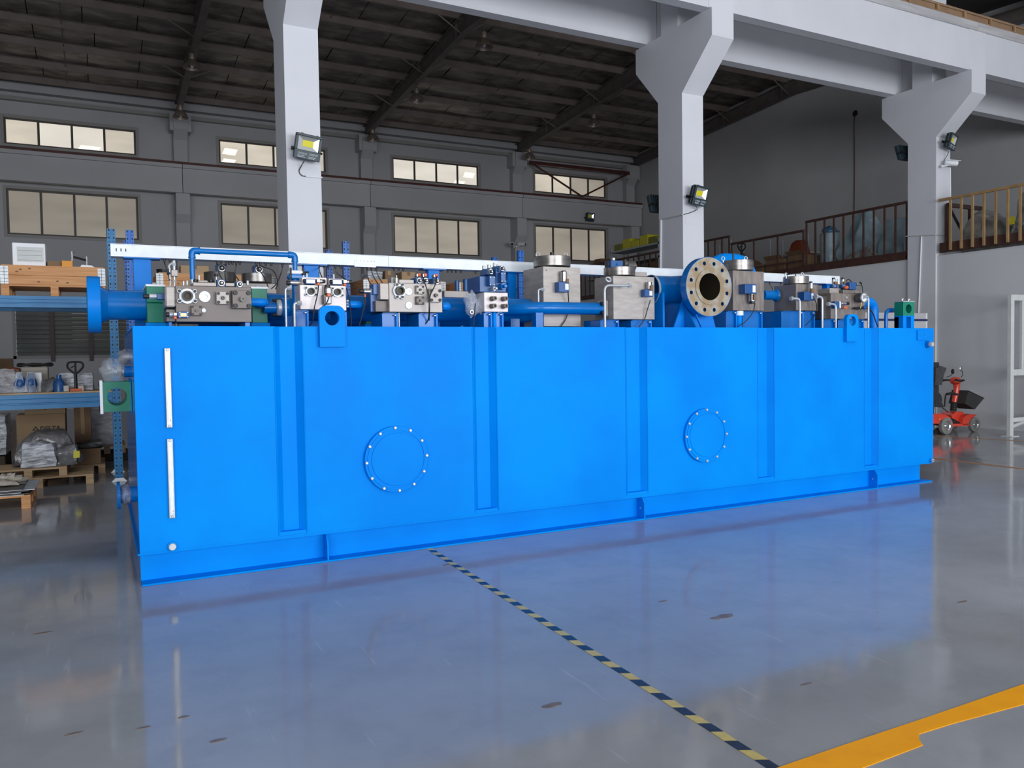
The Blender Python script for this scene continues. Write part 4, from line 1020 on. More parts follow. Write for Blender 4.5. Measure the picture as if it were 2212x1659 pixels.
# ---- M6
Y6 = 6.62
t = thing('valve_manifold', 'scratched steel manifold block at the right end of the long front pipe', 'manifold', base(1369, Y6), 'hydraulic manifolds on the tank')
rbox('block', t, STEELL, 1325, 597, 1414, 690, Y6, .34, .003)
head_cylinder(t, 1304, 1372, 578.5, 597.3, Y6 + .2)
rbox('top_plate', t, STEELL, 1372, 588, 1398, 597.3, Y6 + .1, .15)
v = rbox('solenoid_valve', t, VBLUE, 1320, 562.5, 1346, 578.3, Y6 + .12, .12); hcyl('coil', v, STEELD, 1346, 1352, 570, 8, Y6 + .18); hcyl('coil', v, STEELD, 1352, 1370, 574, 10, Y6 + .18); hcyl('end_cap', v, STEELD, 1311, 1320, 571, 7, Y6 + .18)
c = P(1333, 571, Y=Y6 + .12); bolt_head(v, c.x, c.y, c.z, .012, BLUE2); vcyl('connector', v, ZINC, 1321, 1329, 557, 563, Y6 + .18, 10)
v = rbox('solenoid_valve', t, VBLUE, 1393, 625, 1411, 641, Y6 - .07, .07); rbox('name_plate', v, LABELP, 1403, 628, 1409.5, 638.5, Y6 - .073, .004)
vcyl('coil', v, CHROME, 1396, 1408, 609, 625, Y6 - .035, 16); rbox('connector', v, CARDD, 1406, 616, 1412, 628, Y6 - .09, .03)
c = P(1314, 603.5, Y=Y6 - .02); m = MB(); m.tube([(c.x + .028 * math.cos(a), c.y + .01 * math.sin(a), c.z + .022 * math.sin(a)) for a in [2 * math.pi * k / 16 for k in range(17)]], .009, 8); m.build('lifting_eye', ZINC, t)
c = P(1396.5, 665.5, Y=Y6); bolt_head(t, c.x, c.y, c.z, .010, ZINC)
zt = zat(1369, 691, Y6); stand(t, 1298, 1334, Y6 + .02, zt); stand(t, 1364, 1405, Y6 + .02, zt)

# ---- M7
Y7 = 6.70
t = thing('valve_manifold', 'steel manifold block with turned cylinder just right of the open round flange', 'manifold', base(1616, Y7), 'hydraulic manifolds on the tank')
rbox('block', t, STEELM, 1583.5, 585.5, 1650.5, 671, Y7, .36, .003)
head_cylinder(t, 1564, 1626.7, 563.5, 585.8, Y7 + .2)
vcyl('bleed_screw', t, BLACK, 1582, 1586, 547, 563.5, Y7 + .2, 10); eyebolt(t, 1562, 563, Y7 + .2); eyebolt(t, 1611, 562.5, Y7 + .15)
v = rbox('solenoid_valve', t, VBLUE, 1610, 613.5, 1634.5, 634.5, Y7 - .10, .10); rbox('name_plate', v, LABELP, 1626, 616.5, 1632.5, 631.5, Y7 - .103, .004)
vcyl('coil', v, CHROME, 1617, 1632, 634.5, 651, Y7 - .05, 16); vcyl('coil_cap', v, BLACK, 1619, 1630, 650, 656, Y7 - .05, 14)
rbox('connector', v, CARDD, 1629, 635, 1635, 648, Y7 - .11, .03)
c = P(1619, 661, Y=Y7); bolt_head(t, c.x, c.y, c.z, .010, ZINC)
zt = zat(1616, 672, Y7); stand(t, 1570, 1589, Y7 + .02, zt); stand(t, 1606, 1644, Y7 + .02, zt)
c = P(1596, 690, Y=Y7 + .02); m = MB(); m.cyl((c.x, c.y, TH), (c.x, c.y, zt - .03), .034, 16); m.build('drain_pipe', BLUE, t)
m = MB(); m.lathe((c.x, c.y, zt - .05), (0, 0, 1), [(0, .05), (.05, .05)], 18); m.build('collar', WHITEP, t)

# ---- M8
Y8 = 6.66
t = thing('valve_manifold', 'steel manifold with dark left side and cylinder on top, second from the right end', 'manifold', base(1743, Y8), 'hydraulic manifolds on the tank')
rbox('block', t, STEELM, 1720, 614, 1766, 671, Y8, .34, .003)
head_cylinder(t, 1692.5, 1746, 598, 614.5, Y8 + .19)
eyebolt(t, 1698, 598, Y8 + .18); eyebolt(t, 1733, 597, Y8 + .12)
m = MB(); a, b = P(1700, 593, Y=Y8 + .15), P(1718, 591, Y=Y8 + .15); m.tube([a, b, P(1719, 597, Y=Y8 + .15)], .007, 8); m.build('breather', BLACK, t)
v = rbox('solenoid_valve', t, VBLUE, 1738, 630, 1760, 649, Y8 - .10, .10); rbox('name_plate', v, LABELP, 1753, 633.5, 1757.5, 645.5, Y8 - .103, .004)
vcyl('coil', v, ZINC, 1748, 1756, 611, 630, Y8 - .05, 16); vcyl('coil_cap', v, BLACK, 1748, 1755, 608, 612, Y8 - .05, 14)
rbox('connector', v, CARDD, 1753.5, 623, 1760, 633, Y8 - .12, .03)
zt = zat(1743, 672, Y8); stand(t, 1690, 1732, Y8 + .02, zt); stand(t, 1737, 1757, Y8 + .02, zt)

# ---- M9
Y9 = 6.62
t = thing('valve_manifold', 'rightmost steel manifold block with a round pressure gauge', 'manifold', base(1830, Y9), 'hydraulic manifolds on the tank')
rbox('block', t, STEELM, 1795, 634, 1869, 689, Y9, .26, .003)
rbox('side_block', t, STEELD, 1775, 640, 1794.5, 689, Y9 + .06, .22)  # separate dull steel box, stands in for the block's shaded left side
rbox('upper_block', t, STEELL, 1793, 622.5, 1812.5, 633.8, Y9 + .02, .18); rbox('upper_block', t, STEELM, 1822, 626, 1843, 634, Y9 + .03, .2); rbox('upper_block', t, STEELM, 1843.5, 626, 1862, 634, Y9 + .03, .2)
for px in (1800.5, 1820.5):
    v = vcyl('solenoid_valve', t, VBLUE, px - 8, px + 8, 615, 622, Y9 + .1, 16); vcyl('coil', v, ZINC, px - 3.5, px + 3.5, 603, 616, Y9 + .1, 16); vcyl('coil_cap', v, BLACK, px - 3.5, px + 3.5, 600, 604, Y9 + .1, 14)
    rbox('connector', v, CARDD, px + 4, 608, px + 10, 614, Y9 + .06, .04)
c = P(1827.5, 621, Y=Y9); m = MB(); m.ball(c, .03, .03, .022, 14, 8); m.build('orange_cap', ORANGE, t)
v = rbox('solenoid_valve', t, VBLUE, 1836, 609.5, 1850, 625.5, Y9 - .0, .14); hcyl('coil', v, CHROME, 1850, 1858, 614, 3.6, Y9 + .06); hcyl('coil_cap', v, BLACK, 1856, 1860, 613, 3, Y9 + .06)
# gauge
c = P(1864.5, 643, Y=Y9 - .10); m = MB(); m.lathe(c + Vector((0, .08, 0)), (0, -1, 0), [(0, .035), (.01, .055), (.085, .055)], 28); g = m.build('pressure_gauge', STEELD, t)
m = MB(); m.ring(c + Vector((0, -.002, 0)), (0, -1, 0), .047, .060, .016, 30); m.build('bezel', CHROME, g)
m = MB(); m.lathe(c + Vector((0, -.006, 0)), (0, -1, 0), [(0, .048), (.004, .048)], 24); m.build('dial', LABELP, g)
m = MB(); d_ = Vector((0, -1, 0)); q = c + Vector((0, -.006, 0)) + d_ * .006; m.tube([q, q + Vector((-.018, -.004, -.018))], .0025, 6); m.build('needle', PRINT, g)
m = MB(); m.tube([c + Vector((0, .02, -.03)), c + Vector((0, .04, -.12)), c + Vector((0, .10, -.14))], .008, 8); m.build('gauge_stem', BRASS, g)
v = rbox('solenoid_valve', t, VBLUE, 1804, 651, 1814, 666, Y9 - .06, .06); hcyl('coil', v, CHROME, 1816, 1826, 655.5, 4, Y9 - .05); hcyl('coil_cap', v, BLACK, 1826, 1833, 655.5, 3.2, Y9 - .05); rbox('connector', v, LABELP, 1812.5, 651, 1817, 666, Y9 - .06, .04); rbox('connector_cap', v, ORANGE, 1824, 662, 1831, 667, Y9 - .06, .02)
c = P(1827.5, 642.5, Y=Y9); bolt_head(t, c.x, c.y, c.z, .015, ZINC)
c = P(1867, 664.5, Y=Y9 - .05); m = MB(); m.ball(c, .026, .02, .026, 12, 8); k = m.build('needle_valve_knob', BLUE2, t); m = MB(); a = P(1845, 666, Y=Y9 - .04); m.cyl(a, c, .014, 10); m.build('needle_valve', BLACK, t)
zt = zat(1830, 690, Y9); stand(t, 1779, 1802, Y9 + .02, zt); stand(t, 1812, 1863, Y9 + .02, zt)

# ---- manifolds of the rear row, seen between the front ones
def rear_block(label, px0, px1, py0, Y, cyls):
    t = thing('rear_manifold', label, 'manifold', base((px0 + px1) / 2, Y), 'rear row of manifolds')
    rbox('block', t, STEELL, px0, py0, px1, 688, Y, .3); c0 = P(px0 + 6, 690, Y=Y).x; c1 = P(px1 - 6, 690, Y=Y).x; zt = zat((px0 + px1) / 2, 688, Y)
    m = MB(); m.box(c0, c1, Y + .03, Y + .28, TH, zt); m.build('stand', BLUE2, t)
    for (a, b, c, d, coil, mt) in cyls:
        vcyl('cylinder_head', t, mt, a, b, c, d, Y + .14, 32)
        if coil: coil_face(t, coil[0], coil[1], coil[2], Y + .05, .12)
    return t
rear_block('rear manifold with two turned cylinders and coils behind the widest manifold', 432, 598, 611, 7.85, [(442, 508, 589, 611, (479, 579, 8), STEELD), (523, 586, 592, 611, (559.5, 581.7, 8), TURNED)])
rear_block('low rear manifold with dark valves, between the three-coil manifold and the navy valves', 960, 1036, 629, 7.85, [(982, 992, 606, 629, None, VBLUE), (1000, 1012, 603, 629, None, VBLUE)])
rear_block('low pale rear manifold seen behind the two-valve manifold', 668, 712, 622, 7.85, [(676, 690, 588, 622, None, BLACK)])

# ================================================================ PIPES
YP = 7.22
zc1 = (zat(265, 627, YP) + zat(265, 691, YP)) / 2; rp = (zat(265, 627, YP) - zat(265, 691, YP)) / 2
t = thing('header_pipe', 'thick blue header pipe with a big flange hanging over the left tank end', 'pipe', (2.0, YP, TH), 'blue pipes on the tank')
xf0, xf1 = P(189, 658, Y=YP).x, P(218, 658, Y=YP).x; rf = (zat(204, 597, YP) - zat(204, 719, YP)) / 2; xr = P(1140, 660, Y=YP).x
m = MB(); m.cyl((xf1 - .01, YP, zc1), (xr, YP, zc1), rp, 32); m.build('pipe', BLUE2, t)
m = MB(); m.lathe((xf0, YP, zc1), (1, 0, 0), [(0, rf - .004), (.004, rf), (xf1 - xf0 - .004, rf), (xf1 - xf0, rf - .004)], 48); fl = m.build('end_flange', BLUE3, t)
m = MB(); m.lathe((xf1, YP, zc1), (1, 0, 0), [(0, rp * 1.25), (.05, rp)], 32, caps=False); m.build('weld_neck', BLUE2, t)
m = MB(); m.lathe((xf0 - .002, YP, zc1), (-1, 0, 0), [(0, rp * .9), (.002, rp * .9)], 32); m.build('bore', BORE, fl)
for px in (900, 1105):
    xx = P(px, 690, Y=YP).x; m = MB(); m.box(xx - .05, xx + .05, YP - .08, YP + .08, TH, zc1 - rp * .6); m.build('pipe_saddle', BLUE2, t)
# second header lower behind
YQ = 7.75
t = thing('rear_pipe', 'dark blue pipe low behind the header pipe, in shadow', 'pipe', (2.4, YQ, TH), 'blue pipes on the tank')
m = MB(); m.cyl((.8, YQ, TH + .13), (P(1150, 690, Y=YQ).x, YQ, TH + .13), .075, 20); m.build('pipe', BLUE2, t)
for xx in (1.2, 2.3, 3.4): m = MB(); m.cyl((xx, YQ, TH), (xx, YQ, TH + .13), .05, 14); m.build('riser', BLUE2, t)
m = MB(); m.cyl((2.62, YQ + .02, TH + .01), (2.62, YQ + .25, TH + .01), .02, 8); m.build('branch', BLUE2, t)
# elbows out of the manifolds into the header
def elbow(label, px0, px1, py, rpx, Y, dy=.45):
    a = P(px0, py, Y=Y); b = P(px1, py, Y=Y); r = rpx * mpp(px0, py, Y)
    t = thing('elbow_pipe', label, 'pipe', (b.x, Y, TH), 'blue pipes on the tank')
    pts = fillet([(a.x, Y, a.z), (b.x - r, Y, a.z), (b.x - r, Y + dy, a.z)], r * 2.2, 9)
    m = MB(); m.tube(pts, r, 20); m.build('pipe', BLUE3, t)
    return t
elbow('short blue elbow pipe on the right side of the widest manifold', 541, 583, 652.5, 8.7, YF + .14, .5)
elbow('short blue elbow pipe on the right side of the manifold behind the lug', 749, 785, 657.5, 8, Y2 + .12, .5)
elbow('short blue elbow pipe on the right side of the three-coil manifold', 954, 975, 661.5, 9, Y3 + .12, .55)
# flanged joint on the header, right of the second green clamp
t = thing('pipe_coupling', 'pale grey flanged coupling on the blue pipe beside the right hand green clamp', 'coupling', (P(605, 690, Y=6.95).x, 6.95, TH))
a = P(596, 665, Y=6.95); b = P(608, 665, Y=6.95); m = MB(); m.cyl((a.x, 6.95, a.z), (b.x, 6.95, a.z), .075, 24, .01); m.build('grey_flange', WFRAMEG if False else ZINC, t)
m = MB(); m.cyl((b.x, 6.95, a.z), (b.x + .12, 6.95, a.z), .085, 24, .004); m.build('blue_flange', BLUE2, t)
m = MB(); m.cyl((a.x - .10, 6.95, a.z), (a.x, 6.95, a.z), .045, 18); m.build('pipe', BLUE2, t)
for dz in (-.062, .062): m = MB(); m.cyl((a.x - .03, 6.93, a.z + dz), (b.x + .15, 6.93, a.z + dz), .014, 8); m.build('bolt', BLACK, t)
m = MB(); m.box(b.x + .02, b.x + .10, 6.90, 7.0, TH, a.z - .07); m.build('pipe_saddle', BLUE2, t)
# long front pipe to M6
YL = 6.78
a = P(1296, 667, Y=YL); xe = P(1325, 643, Y=Y6).x - .003; a.x = xe - .10; b = P(1165, 667, Y=YL); r_ = 13.3 * mpp(1230, 667, YL)
t = thing('front_pipe', 'long thick blue pipe lying in front of the tallest manifold', 'pipe', (a.x - .3, YL, TH), 'blue pipes on the tank')
m = MB(); m.tube(fillet([(a.x, YL, a.z), (b.x, YL, a.z), (b.x - .26, YL + .26, a.z)], .22, 9), r_, 26); m.build('pipe', BLUE2, t)
m = MB(); m.cyl((a.x - .01, YL, a.z), (a.x + .06, YL, a.z), r_ * 1.02, 24); m.build('weld_ring', BLUE2, t)
m = MB(); m.box(a.x + .06, xe, YL - r_ * 1.35, YL + r_ * 1.35, a.z - r_ * 1.35, a.z + r_ * 1.35, .01); fl = m.build('flange', STEELL, t)
for dz in (-.55, .55): m = MB(); m.cyl((a.x + .02, YL - r_ * 1.0, a.z + r_ * dz * 1.4), (a.x + .06, YL - r_ * 1.0, a.z + r_ * dz * 1.4), .022, 10); m.build('bolt', BLACK, fl)
m = MB(); m.box(b.x - .06, b.x + .02, YL - .04, YL + .05, TH, a.z - r_ * .8); m.build('pipe_saddle', BLUE2, t)
# blue U-shaped "goalpost" pipe
YG = 6.80
xa, xb = P(415.5, 580, Y=YG).x, P(637, 570, Y=YG).x; zh = zat(520, 546, YG)
t = thing('bridge_pipe', 'thin blue pipe bridging over the left manifolds like a goalpost', 'pipe', (xa, YG, TH), 'blue pipes on the tank')
rg = .0205
m = MB(); m.cyl((xa + .03, YG, zh), (xb - .03, YG, zh), rg, 16); m.build('pipe', BLUE2, t)
m = MB(); m.cyl((xa, YG, zat(415, 620, YG)), (xa, YG, zh - .03), rg, 16); m.build('pipe', BLUE2, t)
m = MB(); zv = zat(638, 584, YG); m.cyl((xb, YG, zv), (xb, YG, zh - .03), rg, 16); m.build('pipe', BLUE2, t)
for (x, s) in ((xa, 1), (xb, -1)):
    m = MB(); m.tube(fillet([(x, YG, zh - .055), (x, YG, zh), (x + .055 * s, YG, zh)], .035, 7), rg * 1.28, 18); m.build('elbow', BLUE2, t)
    for (c, d) in (((x, YG, zh - .06), (0, 0, 1)), ((x + .048 * s, YG, zh), (1, 0, 0))): m = MB(); m.lathe(c, d, [(0, rg * 1.4), (.012, rg * 1.4)], 18); m.build('socket_rim', BLUE2, t)
m = MB(); m.cyl((xa, YG, zat(415, 620, YG) - .02), (xa, YG, zat(415, 604, YG)), rg * 1.15, 14); m.build('union_nut', ZINC, t)
# ball valve under its right leg
x0, x1, z0, z1 = rect(622.5, 582, 656, 604.5, YG)
t = thing('flange_valve', 'white and blue flanged valve under the right leg of the goalpost pipe', 'valve', (xb, YG, TH))
m = MB(); m.box(x0, x1, YG - .05, YG + .05, (z0 + z1) / 2, z1 - .012, .012); m.build('upper_flange', WHITEP, t)
m = MB(); m.box(x0 - .005, x1 + .005, YG - .05, YG + .05, z0, (z0 + z1) / 2, .012); m.build('lower_flange', BLUE2, t)
for sx in (x0 + .012, x1 - .012): m = MB(); m.cyl((sx, YG - .045, z0 - .015), (sx, YG - .045, z1 + .008), .009, 8); m.build('bolt', BLACK, t)
m = MB(); m.cyl((xb, YG, TH), (xb, YG, z0), .03, 16); m.build('riser', BLUE2, t)

# ---- big open flange and its elbow
Yo = 6.28
c = P(1532.3, 619.5, Y=Yo); Rf = 64.5 * mpp(1532, 619, Yo); tf = .085
t = thing('flanged_elbow', 'big blue elbow pipe ending in an open round flange with twelve holes', 'pipe', (c.x, 6.6, TH), 'blue pipes on the tank')
m = MB(); n = 96
def ring_with_holes(c, Rf, rb, rh, Rb, nh):
    """annular face with real bolt holes: built as wedge sectors around each hole"""
    V = []; F = []; k = 14
    for h in range(nh):
        a0, a1 = 2 * math.pi * (h) / nh, 2 * math.pi * (h + 1) / nh; am = (a0 + a1) / 2
        hc = (Rb * math.cos(am), Rb * math.sin(am))
        out = []
        for j in range(4): a = a0 + (a1 - a0) * j / 4; out.append((Rf * math.cos(a), Rf * math.sin(a)))
        for j in range(4): q = j / 4; r = Rf + (rb - Rf) * q; out.append((r * math.cos(a1), r * math.sin(a1)))
        for j in range(4): a = a1 + (a0 - a1) * j / 4; out.append((rb * math.cos(a), rb * math.sin(a)))
        for j in range(4): q = j / 4; r = rb + (Rf - rb) * q; out.append((r * math.cos(a0), r * math.sin(a0)))
        o = len(V); L_ = len(out)
        angs = [math.atan2(p[1] - hc[1], p[0] - hc[0]) for p in out]
        V += out; V += [(hc[0] + rh * math.cos(a), hc[1] + rh * math.sin(a)) for a in angs]
        for j in range(L_): jj = (j + 1) % L_; F.append((o + j, o + jj, o + L_ + jj, o + L_ + j))
    return V, F
V, F = ring_with_holes(c, Rf * .985, Rf * .46, Rf * .068, Rf * .80, 12)
m.add([(c.x + x, Yo, c.z + z) for x, z in V], F); face = m.build('flange_face', RUSTF, t, smooth=False)
m = MB(); m.ring((c.x, Yo - .002, c.z), (0, -1, 0), Rf * .455, Rf * .60, .006, 64); m.build('raised_seal_face', RUSTF, face, angle=25)
m = MB(); m.ring((c.x, Yo + .001, c.z), (0, 1, 0), Rf * .985, Rf, tf, 96); m.build('flange_rim', BLUE2, t, angle=25)
m = MB(); m.lathe((c.x, Yo + tf, c.z), (0, 1, 0), [(0, Rf), (.003, Rf * .98), (.004, Rf * .62), (.09, Rf * .50)], 64, caps=False); m.build('flange_back', BLUE2, t)
for h in range(12):
    a = 2 * math.pi * (h + .5) / 12; m = MB(); m.lathe((c.x + Rf * .8 * math.cos(a), Yo, c.z + Rf * .8 * math.sin(a)), (0, 1, 0), [(0, Rf * .068), (tf - .005, Rf * .068), (tf - .004, .001)], 14, caps=False); m.build('bolt_hole', VBLUE, face)
m = MB(); m.lathe((c.x, Yo - .006, c.z), (0, 1, 0), [(0, Rf * .455), (.32, Rf * .44), (.33, .002)], 48, caps=False); m.build('bore', BORE, face)
xend_ = P(1404, 620, Y=Yo + .50).x
pts = fillet([(c.x, Yo + tf + .03, c.z), (c.x, Yo + .50, c.z), (xend_, Yo + .50, c.z)], .34, 12)
m = MB(); m.tube(pts, Rf * .50, 36, caps=False); m.build('pipe', BLUE2, t)
a = Vector((c.x - .36, Yo + .50, c.z)); m = MB(); m.ring(a, (1, 0, 0), Rf * .5, Rf * .525, .02, 36); m.build('clamp_band', ZINC, t)
# its gusseted foot
m = MB(); m.prism([(c.x - .30, Yo + .20, TH), (c.x + .26, Yo + .20, TH), (c.x + .16, Yo + .20, c.z - .1), (c.x - .16, Yo + .20, c.z - .1)], (0, .02, 0)); m.build('saddle_plate', BLUE3, t, smooth=False)
m = MB(); m.prism([(c.x - .16, Yo + .02, TH), (c.x - .16, Yo + .55, TH), (c.x - .16, Yo + .55, c.z - .13), (c.x - .16, Yo + .2, c.z - .16)], (.015, 0, 0)); m.build('saddle_rib', BLUE2, t, smooth=False)
xg = P(1434, 680, Y=Yo + .3).x; m = MB(); m.box(xg - .012, xg + .012, Yo + .3, Yo + .5, TH, zat(1434, 632, Yo + .3), .002); m.build('support_post', BLUE3, t)
xg2 = P(1508, 695, Y=Yo + .05).x; m = MB(); m.prism([(xg2 - .03, Yo + .05, TH + .14), (xg2 + .05, Yo + .05, TH), (xg2 + .06, Yo + .05, TH), (xg2 - .015, Yo + .05, TH + .14)], (0, .02, 0)); m.build('brace', BLUE3, t, smooth=False)
# rear arch pipe behind M7
YA = 7.22
xa, xb = P(1530, 580, Y=YA).x, P(1630, 580, Y=YA).x; zt = zat(1578, 566, YA); r_ = .10
t = thing('arch_pipe', 'bright blue arched pipe behind the cylinder right of the open flange', 'pipe', (xb, YA, TH), 'blue pipes on the tank')
m = MB(); m.tube(fillet([(xa + .05, YA, TH), (xa + .05, YA, zt), (xb - .10, YA, zt), (xb - .10, YA, TH)], .24, 10), r_, 26); m.build('pipe', BLUE, t)
for xx in (xa + .05, xb - .10): m = MB(); m.lathe((xx, YA, TH), (0, 0, 1), [(0, .15), (.02, .15)], 24); m.build('base_flange', BLUE, t)
# short pipe between M7 and M8
a, b = P(1648, 637, Y=6.95), P(1676, 637, Y=6.95); t = thing('short_pipe', 'short dark blue pipe joining two steel manifolds near the right end', 'pipe', (a.x, 6.95, TH), 'blue pipes on the tank')
m = MB(); m.cyl((a.x, 6.95, a.z), (b.x, 6.95, a.z), .055, 18); m.build('pipe', BLUE2, t); m = MB(); m.lathe((b.x - .02, 6.95, a.z), (1, 0, 0), [(0, .06), (.02, .075)], 18); m.build('collar', BLUE2, t)
# right elbow going down
YR = 6.70
a = P(1868, 652, Y=YR); b = P(1886.5, 680, Y=YR); t = thing('down_pipe', 'blue elbow pipe turning down into the tank right of the gauge', 'pipe', (b.x, YR, TH), 'blue pipes on the tank')
m = MB(); m.tube(fillet([(a.x - .1, YR, a.z), (b.x, YR, a.z), (b.x, YR, TH)], .13, 10), .062, 24); m.build('pipe', BLUE3, t)
m = MB(); m.ring((b.x, YR, TH + .17), (0, 0, 1), .06, .066, .006, 24); m.build('weld_ring', BLUE, t)
m = MB(); m.cyl((b.x + .085, YR + .1, TH), (b.x + .085, YR + .1, TH + .24), .03, 16, .01); m.build('side_tube', BLUE, t)
# bent handle pipe near the right clamp
a = P(1914, 690, Y=6.55); b = P(1938, 672, Y=6.55); t = thing('handle_pipe', 'thin bent blue pipe left of the right end green clamp', 'pipe', (a.x, 6.55, TH), 'blue pipes on the tank')
m = MB(); m.tube(fillet([(a.x, 6.55, TH), (a.x, 6.55, zat(1914, 669, 6.55)), (b.x + .1, 6.55, zat(1914, 669, 6.55)), (b.x + .1, 6.75, zat(1914, 669, 6.55))], .08, 8), .022, 14); m.build('pipe', BLUE2, t)

# thin bright tubes
def tb(label, pp, Y, r=.0085, bend=.05, back=None):
    pts = [P(x, y, Y=Y) for x, y in pp]; pts[-1] = Vector((pts[-1].x, Y, TH)); pts[-2] = Vector((pts[-1].x, Y, pts[-2].z))
    if back is not None: pts[0] = Vector((pts[0].x, Y + back, pts[1].z)); 
    steel_tube(label, pts, r, ZINC, bend)
tb('thin bright tube left of the two-valve manifold, outer one', [(628, 622), (618, 623), (618.5, 705)], 6.5, bend=.03)
tb('thin bright tube left of the two-valve manifold, inner one', [(650, 655), (636.5, 655), (636.8, 705)], 6.52, r=.011, bend=.02)
tb('thin bright tube standing left of the tallest manifold', [(1174, 625), (1164, 625), (1164, 705)], 6.86, r=.009, bend=.02)
tb('bright tube bent over the front of the scratched manifold', [(1362, 616.5), (1307, 616.5), (1306.8, 705)], 6.50, r=.0125, bend=.06)
tb('bright tube bent down in front of the second manifold from the right end', [(1708, 644.8), (1727.6, 645), (1727.8, 705)], 6.50, r=.0125, bend=.05)
tb('bright tube between the two rightmost manifolds', [(1762, 640.5), (1775.5, 641), (1776.3, 705)], 6.50, r=.0135, bend=.05)
tb('bright tube bent down in front of the rightmost manifold', [(1788, 656.5), (1804.8, 657), (1805.3, 705)], 6.48, r=.0125, bend=.05)
tb('bright tube right of the pressure gauge', [(1866, 641), (1876, 641), (1875.8, 705)], 6.50, r=.0115, bend=.03)

# small needle valve tree at the left
YN = 6.85
c = P(376.5, 588, Y=YN); t = thing('needle_valve', 'small bright needle valve standing left of the goalpost pipe', 'valve', (c.x, YN, TH))
zz = lambda py: zat(377, py, YN)
for (a, b, r, nn) in ((612, 596, .010, 12), (609, 605, .016, 6), (584, 574, .011, 12), (574, 569, .017, 6), (569, 563, .012, 12)):
    m = MB(); m.cyl((c.x, YN, zz(a)), (c.x, YN, zz(b)), r, nn); m.build('fitting', ZINC, t)
m = MB(); m.box(c.x - .025, c.x + .025, YN - .025, YN + .025, zz(597.5), zz(583.5), .004); m.build('valve_body', STEELL, t)
m = MB(); m.cyl((c.x - .03, YN, zz(591)), (c.x - .055, YN, zz(591)), .011, 10); m.build('stem', BLACK, t)
m = MB(); m.cyl((c.x, YN, TH), (c.x, YN, zz(611)), .009, 10); m.build('riser', ZINC, t)
m = MB(); x = P(367.5, 600, Y=YN).x; m.tube(spline([(x, YN, TH + .1), (x, YN, zz(590)), (x - .005, YN, zz(575)), (x + .03, YN, zz(566))], 5), .008, 8); m.build('bypass_tube', ZINC, t)

# ---- green pipe clamps
def green_clamp(label, px0, px1, py0, py1, Y, d=.20, split=.5, stand_to=None):
    x0, x1, z0, z1 = rect(px0, py0, px1, py1, Y)
    t = thing('pipe_clamp', label, 'clamp', ((x0 + x1) / 2, Y + d / 2, TH), 'green pipe clamps')
    zm = z0 + (z1 - z0) * split
    m = MB(); m.box(x0, x1, Y, Y + d, z0, zm - .0015, .004); m.build('lower_half', GREEN, t)
    m = MB(); m.box(x0, x1, Y, Y + d, zm + .0015, z1, .004); m.build('upper_half', GREEN, t)
    m = MB(); m.box(x0 - .004, x1 + .012, Y - .004, Y + d + .004, z1, z1 + .018, .003); cp = m.build('cover_plate', WHITEP, t)
    m = MB(); m.lathe(((x0 + x1) / 2, Y + .05, z1 + .018), (0, 0, 1), [(0, .02), (.014, .02), (.018, .015)], 6); m.build('bolt', ZINC, cp)
    m = MB(); m.box(x0 - .01, x1 + .015, Y - .01, Y + d + .01, TH, z0, .002); m.build('base_plate', BLUE, t)
    return t
green_clamp('green pipe clamp on the thick header pipe, left of the widest manifold', 317, 355, 619, 697, 7.05, .5, .55)
green_clamp('green pipe clamp right of the widest manifold', 544, 578, 624, 697.5, 7.02, .52, .62)
m_lab = 'small dark green clamp low behind the three-coil manifold'
green_clamp(m_lab, 790, 806, 687, 700, 7.3, .2)
# clamp at the right end: block with a hole on a blue stand
def clamp_block(cx, w, z0, z1, zc, r, y0, d, mt, parent): holed_plate(cx, w, z0, z1, zc, r, y0, d, .004, 36).build('clamp_body', mt, parent, angle=30)
Yc_ = 6.35
x0, x1, z0, z1 = rect(1951, 652, 1975, 682, Yc_); d_ = .12
t = thing('pipe_clamp', 'green pipe clamp with a round hole on a blue stand at the right tank end', 'clamp', ((x0 + x1) / 2, Yc_ + .1, TH), 'green pipe clamps')
clamp_block((x0 + x1) / 2, x1 - x0, z0, z1, (z0 + z1) / 2, (z1 - z0) * .32, Yc_, d_, GREEN, t)
m = MB(); m.box(x0 - .004, x1 + .004, Yc_ - .004, Yc_ + d_ + .004, z1, z1 + .01); cp = m.build('cover_plate', ZINC, t)
for f_ in (.22, .8): m = MB(); xx = x0 + (x1 - x0) * f_; m.lathe((xx, Yc_ + .05, z1 + .01), (0, 0, 1), [(0, .01), (.02, .01), (.02, .02), (.028, .02)], 8); m.build('bolt', ZINC, cp)
m = MB(); m.box(x0, x0 + .06, Yc_, Yc_ + d_, TH, z0); m.build('stand_leg', BLUE, t)
m = MB(); m.box(x1 - .06, x1, Yc_, Yc_ + d_, TH, z0); m.build('stand_leg', BLUE, t)
m = MB(); m.box(x0 - .0, x1 + .0, Yc_ + .06, Yc_ + d_, TH, z0 - .003); m.build('stand_web', BLUE2, t)
m = MB(); m.box(x0 - .004, x1 + .004, Yc_ - .003, Yc_ + d_, z0 - .012, z0); m.build('stand_top', BLUE, t)

